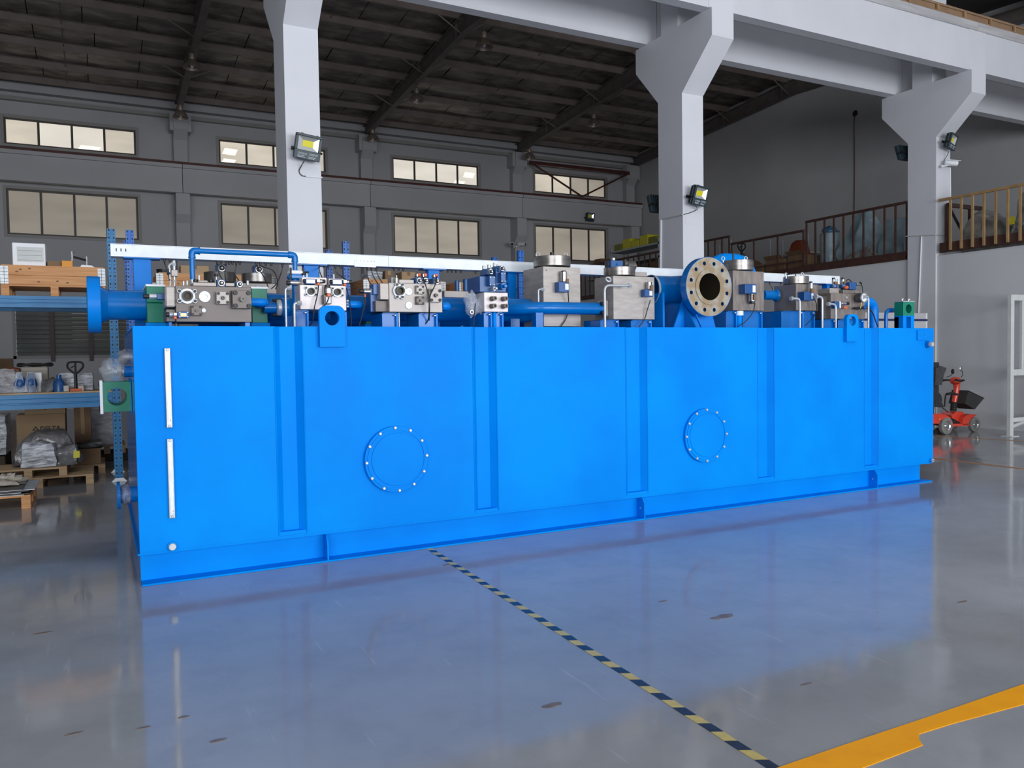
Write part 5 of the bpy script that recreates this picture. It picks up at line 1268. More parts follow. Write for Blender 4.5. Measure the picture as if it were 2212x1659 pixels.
# ---- white cable trunking on blue posts
YT = 7.56
xa, xb = .105, 8.89; z0, z1 = 2.482, 2.583
t = thing('cable_trunking', 'long white metal cable trunking running above the whole tank', 'trunking', (4.3, YT, z0))
cuts = [xa, 2.55, 5.6, xb]
for k in range(3):
    m = MB(); m.box(cuts[k] + .001, cuts[k + 1] - .001, YT, YT + .15, z0, z1, .002); s = m.build('trunking_section', TRAY, t)
    m = MB(); m.box(cuts[k] + .001, cuts[k + 1] - .001, YT - .004, YT + .154, z1, z1 + .006, .001); m.build('lid', TRAY, s)
m = MB(); x0, x1 = P(765, 567, Y=YT).x, P(812, 571, Y=YT).x; m.box(x0, x1, YT - .005, YT, z0 - .012, z1 - .045, .001); jp = m.build('joint_plate', TRAY, t)
for f_ in (.1, .28, .45, .62, .78, .92): m = MB(); m.lathe((x0 + (x1 - x0) * f_, YT - .005, z1 - .055), (0, -1, 0), [(0, .0035), (.002, .0035)], 8); m.build('screw', STEELD, jp)
for k in range(3): m = MB(); xx = xa + .045 + .036 * k; m.box(xx - .004, xx + .004, YT - .0015, YT + .001, z0 + .042, z0 + .068); m.build('slot', BLACK, t)
for k in range(2): m = MB(); xx = xb - .05 - .04 * k; m.box(xx - .004, xx + .004, YT - .0015, YT + .001, z0 + .042, z0 + .068); m.build('slot', BLACK, t)
for (px, w) in ((308, .07), (672, .07), (936, .06), (1105, .05), (1400, .05), (1790, .05)):
    x = P(px, 600, Y=YT + .05).x
    m = MB(); m.box(x - w, x + w, YT + .03, YT + .12, TH, z0 - .012, .003); m.build('post', BLUE3, t)
    m = MB(); m.box(x - w * 2.1, x + w * 2.1, YT + .0, YT + .14, z0 - .012, z0, .002); m.build('bracket', BLUE2, t)
a = P(1085, 622, Y=YT + .06); b = P(1112, 585, Y=YT + .06); m = MB(); m.tube([a, b], .018, 8); m.build('diagonal_brace', BLUE2, t)
glands = [356, 368, 470, 478, 489, 496, 503, 511, 519, 555, 563, 575, 587, 611, 690, 700, 710, 725, 737, 793, 803, 813, 852, 862, 872, 968, 977, 986, 996, 1028, 1664, 1688]
for k, px in enumerate(glands):
    x = P(px, 585, Y=YT + .04).x; m = MB(); m.lathe((x, YT + .05, z0), (0, 0, -1), [(0, .012), (.012, .012), (.012, .009), (.028, .009), (.03, .006)], 10); m.build('cable_gland', BLACK, t)

def gl(px, dz=.03): return Vector((P(px, 585, Y=YT + .04).x, YT + .05, z0 - dz))
cb = [
 ('thin cable drooping from the trunking to the widest manifold, leftmost', [gl(356), P(364, 595, Y=7.1), P(366, 605, Y=6.8)]),
 ('cable from the trunking to the left round coil of the widest manifold', [gl(470), P(473, 590, Y=7.0), P(480, 603, Y=6.62)]),
 ('second cable down to the widest manifold coils', [gl(489), P(486, 592, Y=7.0), P(488, 606, Y=6.62)]),
 ('cable down to the right round coil of the widest manifold', [gl(511), P(508, 592, Y=7.0), P(516, 606, Y=6.62)]),
 ('cable falling past the second turned cylinder, inner one', [gl(555), P(571, 600, Y=7.25), P(580, 622, Y=7.2)]),
 ('cable falling past the second turned cylinder, outer one', [gl(563), P(590, 585, Y=7.25), P(600, 610, Y=7.2), P(595, 625, Y=7.2)]),
 ('cable looping down left of the goalpost pipe right leg', [gl(611), P(607, 590, Y=7.25), P(598, 612, Y=7.2), P(586, 624, Y=7.2)]),
 ('cable from the trunking to the left valve behind the lug', [gl(690), P(691, 588, Y=7.0), P(697, 602, Y=6.68)]),
 ('cable from the trunking to the right valve behind the lug', [gl(725), P(728, 590, Y=7.0), P(748, 604, Y=6.68)]),
 ('cable curving to the navy side valve of the three-coil manifold, left', [gl(793), P(796, 605, Y=7.0), P(808, 622, Y=6.72)]),
 ('cable curving to the three-coil manifold, middle of three', [gl(803), P(806, 596, Y=7.05), P(816, 613, Y=6.72)]),
 ('cable curving to the three-coil manifold, right of three', [gl(813), P(818, 598, Y=7.05), P(826, 611, Y=6.7)]),
 ('cable from the left coil down the face of the three-coil manifold', [P(911, 592, Y=6.55), P(918, 612, Y=6.50), P(926, 640, Y=6.48), P(927, 665, Y=6.48), P(925, 690, Y=6.55), P(915, 705, Y=6.6)]),
 ('cable from the right coil down the face of the three-coil manifold', [P(944, 596, Y=6.55), P(940, 615, Y=6.50), P(929, 640, Y=6.485), P(928, 670, Y=6.48), P(927, 692, Y=6.55)]),
 ('cable hanging from the side coil left of the three-coil manifold', [P(789, 642, Y=6.62), P(788, 655, Y=6.62), P(782, 682, Y=6.62), P(776, 703, Y=6.62)]),
 ('cable from the left valve running down the two-valve manifold face', [P(688, 616, Y=6.57), P(686, 635, Y=6.55), P(679, 665, Y=6.55), P(676, 690, Y=6.56), P(668, 705, Y=6.6)]),
 ('cable from the middle valve of the two-valve manifold', [P(711, 641, Y=6.49), P(705, 655, Y=6.49), P(694, 665, Y=6.5), P(688, 672, Y=6.56)]),
 ('cable right of the two-valve manifold', [P(748, 622, Y=6.56), P(755, 650, Y=6.58), P(759, 690, Y=6.6), P(758, 705, Y=6.6)]),
 ('cable hanging from the tied bag down to the tank', [P(1027, 655, Y=6.64), P(1025, 680, Y=6.64), P(1023, 705, Y=6.64)]),
 ('cable hanging from the valve of the tallest manifold', [P(1227, 630, Y=6.83), P(1228, 655, Y=6.88), P(1224, 685, Y=6.9), P(1212, 705, Y=6.9)]),
 ('cable hanging from the valve of the scratched manifold', [P(1405, 648, Y=6.56), P(1398, 670, Y=6.58), P(1392, 690, Y=6.6), P(1380, 706, Y=6.6)]),
 ('cable hanging from the valve right of the open flange', [P(1631, 655, Y=6.6), P(1626, 675, Y=6.63), P(1610, 695, Y=6.64), P(1593, 706, Y=6.64)]),
 ('cable from the trunking behind the manifold second from the right', [gl(1664), P(1668, 622, Y=7.1), P(1674, 640, Y=7.0)]),
 ('cable hanging from the valve of the manifold second from the right', [P(1757, 640, Y=6.54), P(1764, 660, Y=6.56), P(1760, 680, Y=6.6), P(1740, 703, Y=6.6)]),
 ('cable arching from the coils to the navy valve of the rightmost manifold', [P(1826, 612, Y=6.7), P(1832, 603, Y=6.7), P(1840, 609, Y=6.66)]),
 ('cable looping from the navy valve down to the gauge', [P(1858, 609, Y=6.68), P(1862, 618, Y=6.62), P(1864, 632, Y=6.60)]),
 ('black hose from the gauge knob down past the blue elbow', [P(1869, 665, Y=6.56), P(1883, 672, Y=6.52), P(1892, 695, Y=6.52), P(1896, 706, Y=6.52)]),
]
for k, (lab, pts) in enumerate(cb): cable(lab, pts, .005 if 'hose' not in lab else .007)

# ---- fittings on the left end of the tank
Ye = 6.95
x0, x1, z0, z1 = rect(222.5, 825, 283, 889, Ye); d_ = .13
t = thing('pipe_clamp', 'large green pipe clamp with a round hole mounted on the left tank end', 'clamp', ((x0 + x1) / 2, Ye, z0), 'green pipe clamps')
clamp_block((x0 + x1) / 2, x1 - x0, z0, z1, (z0 + z1) / 2, .07, Ye, d_, GREEN, t)
m = MB(); m.box(x0 - .022, x0, Ye - .005, Ye + d_ + .005, z0 - .015, z1 + .01, .002); cp = m.build('cover_plate', WHITEP, t)
for z in (z0 + .02, z1 - .02): m = MB(); m.cyl((x0 - .03, Ye + .05, z), (x0 - .02, Ye + .05, z), .012, 8); m.build('bolt', BLACK, cp)
m = MB(); m.box(x1, TX0 - .002, Ye - .02, Ye + d_ + .05, z0 - .02, z1 + .02, .003); m.build('base_plate', BLUE, t)
t = copy_tree(t, (0, .32, .0)); t['label'] = 'second green pipe clamp directly behind the large one on the left tank end'
c = P(262, 803, Y=7.15); t = thing('bagged_fitting', 'hydraulic fitting in a clear plastic bag above the left end clamp', 'fitting', (c.x, 7.15, c.z))
m = MB(); m.cyl((c.x - .05, 7.15, c.z), (c.x + .03, 7.15, c.z), .028, 12); m.build('nipple', ZINC, t)
m = MB(); m.cyl((c.x + .02, 7.15, c.z), (TX0, 7.15, c.z), .045, 16); m.build('boss', BLUE2, t)
m = MB(); m.cyl((c.x - .03, 7.15, c.z), (c.x - .0, 7.15, c.z), .042, 6); m.build('hex_nut', ZINC, t)
blob('bag', (c.x - .06, 7.15, c.z + .0), (.10, .07, .10), CLEARBAG, t, 11, .45)
c = P(274, 771, Y=7.3); t = thing('bagged_fitting', 'bright fitting wrapped in plastic at the upper left tank end', 'fitting', (c.x, 7.3, c.z))
m = MB(); m.cyl((c.x - .03, 7.3, c.z), (TX0, 7.3, c.z), .04, 16); m.build('nipple', CHROME, t); blob('bag', (c.x, 7.3, c.z), (.07, .07, .06), WRAP, t, 13, .4)
c = P(256, 1070, Y=6.75); t = thing('drain_flange', 'blue flanged pipe stub wrapped in plastic at the lower left tank end', 'pipe', (c.x, 6.75, c.z))
m = MB(); m.lathe((c.x - .01, 6.75, c.z), (1, 0, 0), [(0, .105), (.022, .105)], 32); m.build('flange', BLUE2, t)
m = MB(); m.cyl((c.x + .01, 6.75, c.z), (TX0, 6.75, c.z), .06, 24); m.build('pipe', BLUE2, t)
blob('wrap', (c.x + .05, 6.75, c.z), (.055, .075, .075), WRAP, t, 17, .25)
# ================================================================ RACKS AND GOODS ON THE LEFT
def lumpy(name, b, mt, parent=None, amp=.04, seed=1, n=7, taper=.0, scale=5.0, round_=.2):
    """box-like sack / wrapped bundle with a wrinkled, uneven skin"""
    x0, x1, y0, y1, z0, z1 = b; bm = bmesh.new(); bmesh.ops.create_cube(bm, size=2.0)
    bmesh.ops.subdivide_edges(bm, edges=bm.edges[:], cuts=n, use_grid_fill=True)
    c = Vector(((x0 + x1) / 2, (y0 + y1) / 2, (z0 + z1) / 2)); h = Vector(((x1 - x0) / 2, (y1 - y0) / 2, (z1 - z0) / 2)); m = MB(); V = []
    for v in bm.verts:
        p = v.co.copy(); s = p.normalized() * 1.25; q = p * (1 - round_) + Vector((max(-1, min(1, s.x)), max(-1, min(1, s.y)), max(-1, min(1, s.z)))) * round_
        k = 1 - taper * (q.z + 1) / 2
        w = Vector((c.x + q.x * h.x * k, c.y + q.y * h.y * k, c.z + q.z * h.z))
        d = Vector(noise.noise_vector(w * scale + Vector((seed * 3.1, 0, 0)))) * amp
        if q.z < -.95: d.z = 0
        w += d; w.z = max(w.z, z0); V.append(tuple(w))
    bm.verts.index_update(); m.add(V, [tuple(v.index for v in f.verts) for f in bm.faces]); bm.free()
    return m.build(name, mt, parent, angle=50)

def rack_post(root, x, y, h, mt, w=.095, d=.075):
    m = MB()    # omega-shaped upright
    m.prism([(x - w / 2, y, 0), (x - w * .12, y, 0), (x - w * .08, y + .012, 0), (x + w * .08, y + .012, 0), (x + w * .12, y, 0), (x + w / 2, y, 0), (x + w / 2, y + d, 0), (x + w / 2 - .008, y + d, 0), (x + w / 2 - .008, y + .008, 0),
             (x - w / 2 + .008, y + .008, 0), (x - w / 2 + .008, y + d, 0), (x - w / 2, y + d, 0)], (0, 0, h)); p = m.build('upright', mt, root, smooth=False)
    m = MB(); n = int(h / .05)
    for k in range(n):
        for s in (-1, 1):
            z = .06 + k * .05; big = k % 2; hw, hh = (.008, .013) if big else (.006, .006)
            m.box(x + s * w * .30 - hw, x + s * w * .30 + hw, y - .0012, y + .002, z - hh, z + hh)
    o = m.build('slots', PRINT, p, smooth=False); o['kind'] = 'stuff'
    m = MB(); m.prism([(x - w * .95, y - .02, 0), (x + w * .95, y - .02, 0), (x + w * .95, y + d + .02, 0), (x - w * .95, y + d + .02, 0)], (0, 0, .006)); m.prism([(x - w * .9, y - .015, .006), (x + w * .9, y - .015, .006), (x + w * .55, y - .012, .045), (x - w * .55, y - .012, .045)], (0, .008, 0)); m.build('foot_plate', ZINC, p, smooth=False)
def rack_frame(root, x, y0, y1, h, mt):
    rack_post(root, x, y0, h, mt); rack_post(root, x, y1, h, mt)
    zs = [.3 + .62 * k for k in range(6) if .3 + .62 * k < h]
    for k in range(len(zs) - 1):
        a, b = (y0 + .05, y1) if k % 2 == 0 else (y1, y0 + .05)
        m = MB(); m.tube([(x, a, zs[k]), (x, b, zs[k + 1])], .015, 6); m.build('brace', mt, root)
def rack_beam(root, x0, x1, y, z0, z1, mt):
    m = MB(); h = z1 - z0
    pr = [(y, z0), (y, z0 + h * .30), (y + .008, z0 + h * .33), (y + .008, z0 + h * .40), (y, z0 + h * .43), (y, z0 + h * .68), (y + .012, z0 + h * .72), (y + .012, z1), (y + .05, z1), (y + .05, z0)]
    m.prism([(x0, a, b) for a, b in pr], (x1 - x0, 0, 0)); m.build('beam', mt, root, smooth=False)
r1 = thing('pallet_rack', 'pale blue slotted pallet rack at the left edge of the picture', 'rack', (-1.2, 12.2, 0), 'pallet racks')
rack_frame(r1, .18, 11.75, 12.72, 3.33, RACKB)
for (a, b) in ((1.0, 1.185), (2.29, 2.435)):
    rack_beam(r1, -2.6, .13, 11.77, a, b, RACKB); rack_beam(r1, -2.6, .13, 12.72, a, b, RACKB)
r2 = thing('pallet_rack', 'bright blue slotted pallet rack behind the tank manifolds', 'rack', (3.3, 12.2, 0), 'pallet racks')
for x in (.40, 3.32, 6.28): rack_frame(r2, x, 11.78, 12.76, 3.33, RACKB2)
for (x0, x1) in ((.45, 3.27), (3.37, 6.23)):
    for (a, b) in ((1.0, 1.185), (2.29, 2.435)):
        rack_beam(r2, x0, x1, 11.80, a, b, RACKB2); rack_beam(r2, x0, x1, 12.74, a, b, RACKB2)

def pallet(label, x0, x1, y0, y1, z, mt=WOOD2, boards=5, h=.135, group='wooden pallets', name='pallet', runners='y'):
    t = thing(name, label, 'pallet', ((x0 + x1) / 2, (y0 + y1) / 2, z), group)
    bw = (y1 - y0) / (boards * 1.28)
    for k in range(boards):
        yy = y0 + (y1 - y0 - bw) * k / (boards - 1); m = MB(); m.box(x0, x1, yy, yy + bw, z + h - .022, z + h, .002); m.build('deck_board', mt, t)
    for xx in (x0, (x0 + x1) / 2 - .045, x1 - .09):
        for yy in (y0, (y0 + y1) / 2 - .05, y1 - .10): m = MB(); m.box(xx, xx + .09, yy, yy + .10, z + .02, z + h - .04, .003); m.build('block', mt, t)
        m = MB(); m.box(xx, xx + .09, y0, y1, z, z + .02, .002); m.build('bottom_board', mt, t)
        m = MB(); m.box(xx, xx + .09, y0, y1, z + h - .04, z + h - .022, .002); m.build('stringer_board', mt, t)
    return t
def collar_box(label, x0, x1, y0, y1, z, h, group='wooden pallet collar boxes', knots=True, seed=0):
    t = thing('wooden_crate', label, 'crate', ((x0 + x1) / 2, (y0 + y1) / 2, z), group); hh = h / 2
    for k in range(2):
        za, zb = z + hh * k + .001, z + hh * (k + 1) - .001
        for (a, b, c, d) in ((x0, x1, y0, y0 + .025), (x0, x1, y1 - .025, y1), (x0, x0 + .025, y0 + .025, y1 - .025), (x1 - .025, x1, y0 + .025, y1 - .025)):
            m = MB(); m.box(a, b, c, d, za, zb, .003); pl = m.build('plank', WOOD, t)
            if c == y0 and knots and b - a > .3:
                r = random.Random(seed * 7 + k)
                for q in range(3):
                    xx = a + (b - a) * r.uniform(.08, .92); zz = za + hh * r.uniform(.25, .75); m = MB(); m.lathe((xx, y0 - .0003, zz), (0, -1, 0), [(0, .011), (.0012, .010)], 10); m.v = [(xx + (v[0] - xx) * 1.6, v[1], v[2]) for v in m.v]; m.build('knot', KNOT, pl)
    for xx, s in ((x0, 1), (x1, -1)):       # corner hinges
        m = MB(); a, b = sorted((xx - .004 * s, xx + .085 * s)); m.box(a, b, y0 - .004, y0, z + .005, z + h - .005, .001); hg = m.build('corner_hinge', ZINC, t)
        for q in range(5):
            m = MB(); m.box(a + .004, b - .004, y0 - .0055, y0 - .0035, z + h * (.12 + .18 * q), z + h * (.12 + .18 * q) + .004); m.build('hinge_slot', PRINT, hg, smooth=False)
        m = MB(); m.box((a + b) / 2 - .002, (a + b) / 2 + .002, y0 - .0055, y0 - .0035, z + .01, z + h - .01); m.build('hinge_slot', PRINT, hg, smooth=False)
    return t
def crate_on_pallet(lab_crate, lab_pallet, px0, px1, Y, z, h, depth=.8, seed=0):
    x0, x1 = P(px0, 600, Y=Y).x, P(px1, 600, Y=Y).x
    pallet(lab_pallet, x0, x1, Y, Y + depth, z, WOOD, 5, .14)
    return collar_box(lab_crate, x0, x1, Y, Y + depth, z + .14, h, seed=seed), x0, x1
ZL = 2.437
_, cx0, cx1 = crate_on_pallet('pine pallet collar crate on the upper left rack level', 'pine pallet under the crate on the upper left rack level', 1, 227, 11.80, ZL, .235, seed=1)
crate_on_pallet('pine crate on the rack behind the widest manifold', 'pine pallet under the crate behind the widest manifold', 338, 600, 11.82, ZL, .20, seed=2)
crate_on_pallet('pine crate on the rack behind the three-coil manifold', 'pine pallet under the crate behind the three-coil manifold', 785, 962, 11.82, ZL - .0, .20, seed=3)
crate_on_pallet('pine crate on the rack behind the navy valves', 'pine pallet under the crate behind the navy valves', 985, 1098, 11.82, ZL, .20, seed=4)
# things on the upper left crate
zc = ZL + .375
m = MB(); 
# the crates are open: a lid board carries the goods
for (a, b, lab) in ((cx0, cx1, 'thin board lying across the upper left crate'),):
    m = MB(); m.box(a + .01, b - .01, 11.82, 12.58, zc + .001, zc + .012); tag(m.build('lid_board', WOOD, smooth=False), lab, 'board')
zc += .013
x0, x1 = P(26.5, 548, Y=11.9).x, P(98, 548, Y=11.9).x; z1 = P(60, 525, Y=11.9).z
t = thing('white_carton', 'white carton with a printed label on the upper left crate', 'box', ((x0 + x1) / 2, 12.0, zc))
m = MB(); m.box(x0, x1, 11.9, 12.25, zc, z1, .006); bx_ = m.build('carton', LABELP, t)
m = MB(); m.box(x0 + .05, x1 - .02, 11.898, 11.9, zc + .05, z1 - .05); lb = m.build('label_sheet', FENCEP, bx_, smooth=False)
for q in range(5): m = MB(); m.box(x0 + .06, x1 - .04 - .05 * (q % 2), 11.8968, 11.8985, zc + .07 + .03 * q, zc + .0735 + .03 * q); m.build('printed_line', PRINTW if q % 2 else STEELD, lb, smooth=False)
x0, x1 = P(133, 565, Y=11.86).x, P(157, 565, Y=11.86).x; m = MB(); m.box(x0, x1, 11.86, 11.98, zc, zc + .078, .004); tag(m.build('orange_block', mat('orange_wood_block', (.75, .30, .02), rough=.5), None), 'small orange block on the upper left crate', 'block')
xd = P(168, 550, Y=11.95).x
t = thing('bench_fitting', 'chromed pipe fitting with black handle on the upper left crate', 'fitting', (xd, 11.95, zc))
m = MB(); m.cyl((xd - .07, 11.95, zc), (xd - .07, 11.95, zc + .21), .014, 10); m.cyl((xd - .085, 11.95, zc + .20), (xd - .035, 11.95, zc + .205), .012, 8); m.build('left_stem', CHROME, t)
m = MB(); m.cyl((xd + .10, 11.95, zc), (xd + .10, 11.95, zc + .15), .013, 10); m.build('right_stem', CHROME, t)
m = MB(); m.tube([(xd - .05, 11.95, zc + .14), (xd + .10, 11.95, zc + .10)], .014, 8); m.build('handle', BLACK, t)
m = MB(); m.prism([(xd + .02, 11.9, zc), (xd + .20, 11.9, zc), (xd + .16, 11.9, zc + .03), (xd + .04, 11.9, zc + .035)], (0, .12, 0)); m.build('base', LABELP, t)
lumpy('dark_cloth', (P(100, 565, Y=11.9).x, P(133, 565, Y=11.9).x, 11.9, 12.1, zc, zc + .075), CARDD, None, .02, 4); tag(bpy.context.scene.collection.objects[-1], 'dark crumpled packaging between the white carton and the orange block', 'packaging')
# goods on the rear rack crates
def lidded(px0, px1, z, lab):
    a, b = P(px0, 600, Y=11.82).x, P(px1, 600, Y=11.82).x; m = MB(); m.box(a + .03, b - .03, 11.86, 12.58, z, z + .012); tag(m.build('lid_board', WOOD2, smooth=False), lab, 'board')
zr = ZL + .342
lidded(338, 600, zr, 'lid board on the crate behind the widest manifold'); lidded(785, 962, zr, 'lid board on the crate behind the three-coil manifold')
zr += .013
def carton(label, px0, px1, Y, d, z, h, mt=CARD, group='cartons', tape=True):
    a, b = P(px0, 600, Y=Y).x, P(px1, 600, Y=Y).x; t = thing('carton', label, 'box', ((a + b) / 2, Y + d / 2, z), group)
    m = MB(); m.box(a, b, Y, Y + d, z, z + h, .004); o = m.build('carton_body', mt, t)
    if tape: m = MB(); m.box((a + b) / 2 - .025, (a + b) / 2 + .025, Y - .0012, Y + d + .001, z + h * .55, z + h + .0012); m.build('tape', CARDD if mt is CARD else CARD, t, smooth=False)
    return t
carton('flat brown carton on the crate behind the goalpost pipe', 391, 452, 11.9, .3, zr, .11)
carton('small brown carton in a row behind the three coils, left', 832, 850, 11.95, .3, zr, .14, CARDD)
carton('pale wrapped carton in a row behind the three coils, right', 868, 898, 11.92, .3, zr, .13)
lumpy('wrapped_parts', (P(795, 600, Y=11.9).x, P(828, 600, Y=11.9).x, 11.9, 12.3, zr, zr + .11), WRAPFULL, None, .03, 9); tag(C.objects[-1], 'grey plastic wrapped parts left of the cartons behind the three-coil manifold', 'package')
m = MB(); x_ = P(356, 570, Y=11.95).x; m.lathe((x_, 12.0, zr), (0, 0, 1), [(0, .10), (.04, .11), (.05, .11)], 20); tag(m.build('black_tray', BLACK), 'shallow round black tray on the crate left of the goalpost pipe', 'tray')

# rack 1, lower level goods (deck height 1.19)
ZM = 1.187
m = MB(); m.box(-2.6, .13, 11.80, 12.74, ZM, ZM + .02); tag(m.build('shelf_board', WOOD2, smooth=False), 'wooden shelf board on the lower level of the left rack', 'shelf')
ZM += .0205
def bagged(label, px0, px1, py0, Y, d, z, mt, seed, taper=.3, amp=.06):
    a, b = P(px0, 830, Y=Y).x, P(px1, 830, Y=Y).x; zt = P((px0 + px1) / 2, py0, Y=Y).z
    t = thing('bagged_machine', label, 'machine part', ((a + b) / 2, Y + d / 2, z), 'plastic-covered machine parts')
    lumpy('plastic_cover', (a, b, Y, Y + d, z, zt), mt, t, amp, seed, 8, taper); return t, a, b, zt
t, a, b, zt = bagged('motors under a clear plastic sheet on the lower rack level, far left', -60, 62, 800, 11.86, .45, ZM, WRAP, 21, .45)
for k, px in enumerate((44, 67)):
    c = P(px, 830, Y=11.95); t = thing('bagged_motor', ['navy motor in a clear plastic bag on the lower rack level, left one', 'navy motor in a clear plastic bag on the lower rack level, right one'][k], 'motor', (c.x, 11.95, ZM), 'bagged motors')
    m = MB(); m.lathe((c.x, 11.95, ZM), (0, 0, 1), [(0, .05), (.05, .055), (.10, .075), (.16, .065), (.22, .03), (.25, .028)], 16); m.build('motor_body', VBLUE, t)
    lumpy('bag', (c.x - .07, c.x + .07, 11.87, 12.03, ZM, ZM + .27), CLEARBAG, t, .02, 31 + k, 6, .5)
t, a, b, zt = bagged('valve block under a plastic sheet right of the motors', 82, 122, 818, 11.9, .4, ZM, WRAPD, 23, .35)
c = P(128, 835, Y=11.95); t = thing('bagged_motor', 'navy motor standing alone right of the covered valve block', 'motor', (c.x, 11.95, ZM), 'bagged motors')
m = MB(); m.lathe((c.x, 11.95, ZM), (0, 0, 1), [(0, .07), (.10, .07), (.14, .055), (.17, .03), (.22, .03)], 16); m.build('motor_body', VBLUE, t)
t = thing('instrument_case', 'beige case with a black hose coil on top, lower rack level', 'case', (P(75, 810, Y=12.2).x, 12.2, ZM))
x0, x1, z0, z1 = rect(47, 793, 104, 850, 12.34); m = MB(); m.box(x0, x1, 12.34, 12.6, ZM, z1, .01); m.build('case_body', mat('beige_plastic', (.36, .33, .27), rough=.6), t)
m = MB(); m.box(x0 - .004, x1 + .004, 12.336, 12.6, z1 - .055, z1 - .048); m.build('case_seam', STEELD, t)
m = MB(); cx = (x0 + x1) / 2; m.tube([(cx + .20 * math.cos(a_), 12.46 + .1 * math.sin(a_), z1 + .03 + .012 * math.sin(a_ * 3)) for a_ in [2 * math.pi * k / 30 * 2 for k in range(31)]], .018, 8); m.build('hose_coil', RUBBER, t)
lumpy('orange_cloth', (x0 - .22, x0 - .02, 12.36, 12.55, ZM, z1 - .02), mat('dull_orange_cloth', (.28, .09, .03), rough=.9), None, .03, 8); tag(C.objects[-1], 'dull orange cloth beside the beige case', 'cloth')
x0, x1, z0, z1 = rect(75, 805, 90, 818, 12.05); m = MB(); m.box(x0, x1, 12.05, 12.15, ZM, z1, .004); tag(m.build('white_box', LABELP), 'small white box in front of the beige case', 'box')
t, a, b, zt = bagged('white stretch-wrapped package beside the pallet truck handle, lower rack level', 124, 201, 806, 12.1, .4, ZM, WRAPFULL, 25, .05, .03)
for px in (143, 175):
    x0, x1, z0, z1 = rect(px - 6, 833, px + 6, 848, 11.9); m = MB(); m.box(x0, x1, 11.9, 11.98, ZM, z1, .003); tag(m.build('steel_block', STEELL), 'small machined steel block %s the pallet truck handle' % ('left of' if px < 160 else 'right of'), 'block')
def pallet_truck_handle(label, px, pyt, pyb, Y, z, sc=1.0):
    c = P(px, (pyt + pyb) / 2, Y=Y); zt = P(px, pyt, Y=Y).z; t = thing('pallet_truck', label, 'pallet truck', (c.x, Y, z), 'pallet trucks')
    h = zt - z; r = .085 * sc
    m = MB(); m.tube([(c.x, Y, z), (c.x, Y, zt - r * 1.7)], .022 * sc, 10); m.build('drawbar', BLACK, t)
    pts = [(c.x - .01, Y, zt - r * 1.75), (c.x - r * .55, Y, zt - r * 1.4), (c.x - r * 1.05, Y, zt - r * .75), (c.x - r * .95, Y, zt - r * .15), (c.x - r * .4, Y, zt), (c.x + r * .4, Y, zt), (c.x + r * .95, Y, zt - r * .15), (c.x + r * 1.05, Y, zt - r * .75), (c.x + r * .55, Y, zt - r * 1.4), (c.x + .01, Y, zt - r * 1.75)]
    m = MB(); m.tube(spline(pts, 5), .013 * sc, 8); m.build('grip_loop', BLACK, t)
    m = MB(); m.tube([(c.x, Y, zt - r * 1.7), (c.x + r * .02, Y, zt - .01)], .012 * sc, 8); m.build('lever_post', BLACK, t)
    m = MB(); m.tube([(c.x, Y, zt - r * .5), (c.x - r * .6, Y, zt - r * .9)], .008 * sc, 6); m.build('lift_lever', BLACK, t)
    return t
t = pallet_truck_handle('black loop handle and orange pump of a hand truck on the lower rack level', 163.5, 782, 858, 11.93, ZM, 1.0)
q = t.location; m = MB(); m.box(q.x - .07, q.x + .07, q.y - .04, q.y + .06, ZM, ZM + .035, .01); m.build('pump_body', ORANGE, t)
# floor goods under the left rack
pallet('large pale wooden pallet on the floor under the left rack', -1.35, -.12, 11.69, 12.66, 0.0, WOOD2, 7)
pallet('smaller wooden pallet stacked on the large one, carrying the wrapped machine', -1.28, -.42, 11.70, 12.4, .136, WOOD2, 6, .115)
t = thing('wrapped_machine', 'machine in silvery wrap under a grey plastic sheet, on two stacked pallets', 'machine', (-.75, 12.0, .252))
x0, x1, z0, z1 = rect(43, 958, 122, 1005, 11.74)
lumpy('wrapped_body', (x0, x1, 11.74, 12.2, .252, z1), WRAPFULL, t, .03, 41, 9, .12, 9)
x0, x1, z0, z1 = rect(14, 934, 183, 1008, 11.82); lumpy('plastic_sheet', (x0, x1, 11.86, 12.36, .252, z1), WRAPD, t, .06, 43, 10, .45, 4, .5)
x0, x1, z0, z1 = rect(120, 965, 168, 1003, 11.78); lumpy('motor_in_wrap', (x0, x1, 11.80, 12.1, .252, z1), WRAPD, t, .04, 47, 7, .2, 8)
x0, x1, z0, z1 = rect(158, 974, 172, 990, 11.74); m = MB(); m.prism([(a, 11.785, b) for a, b in [(x0, z0 + .01), (x0 + .01, z0), (x1, z0 + .005), (x1, z1 - .01), (x0 + .005, z1)]], (0, .04, 0)); m.build('yellow_tag', YELLOWP, t, smooth=False)
# DELTA carton
Yd = 13.3
x0, x1, z0, z1 = rect(36.5, 895, 142, 985, Yd)
pallet('dark pallet under the printed carton behind the left rack', x0 - .1, x1 + .02, Yd + .0, Yd + .8, 0, WOOD2, 5)
t = thing('carton', 'brown carton printed DELTA with a triangle logo, under the left rack', 'box', ((x0 + x1) / 2, Yd + .3, .136), 'cartons')
m = MB(); m.box(x0, x1, Yd + .01, Yd + .6, .136, z1, .004); m.build('carton_body', CARD, t)
c0 = P(69, 928, Y=Yd)
def tri(cx, cz, s): return [(cx - s, Yd + .0085, cz - s * .55), (cx + s, Yd + .0085, cz - s * .55), (cx, Yd + .0085, cz + s * .85)]
s_ = P(85, 925, Y=Yd).x - P(77, 925, Y=Yd).x
cl = P(77, 926.5, Y=Yd)
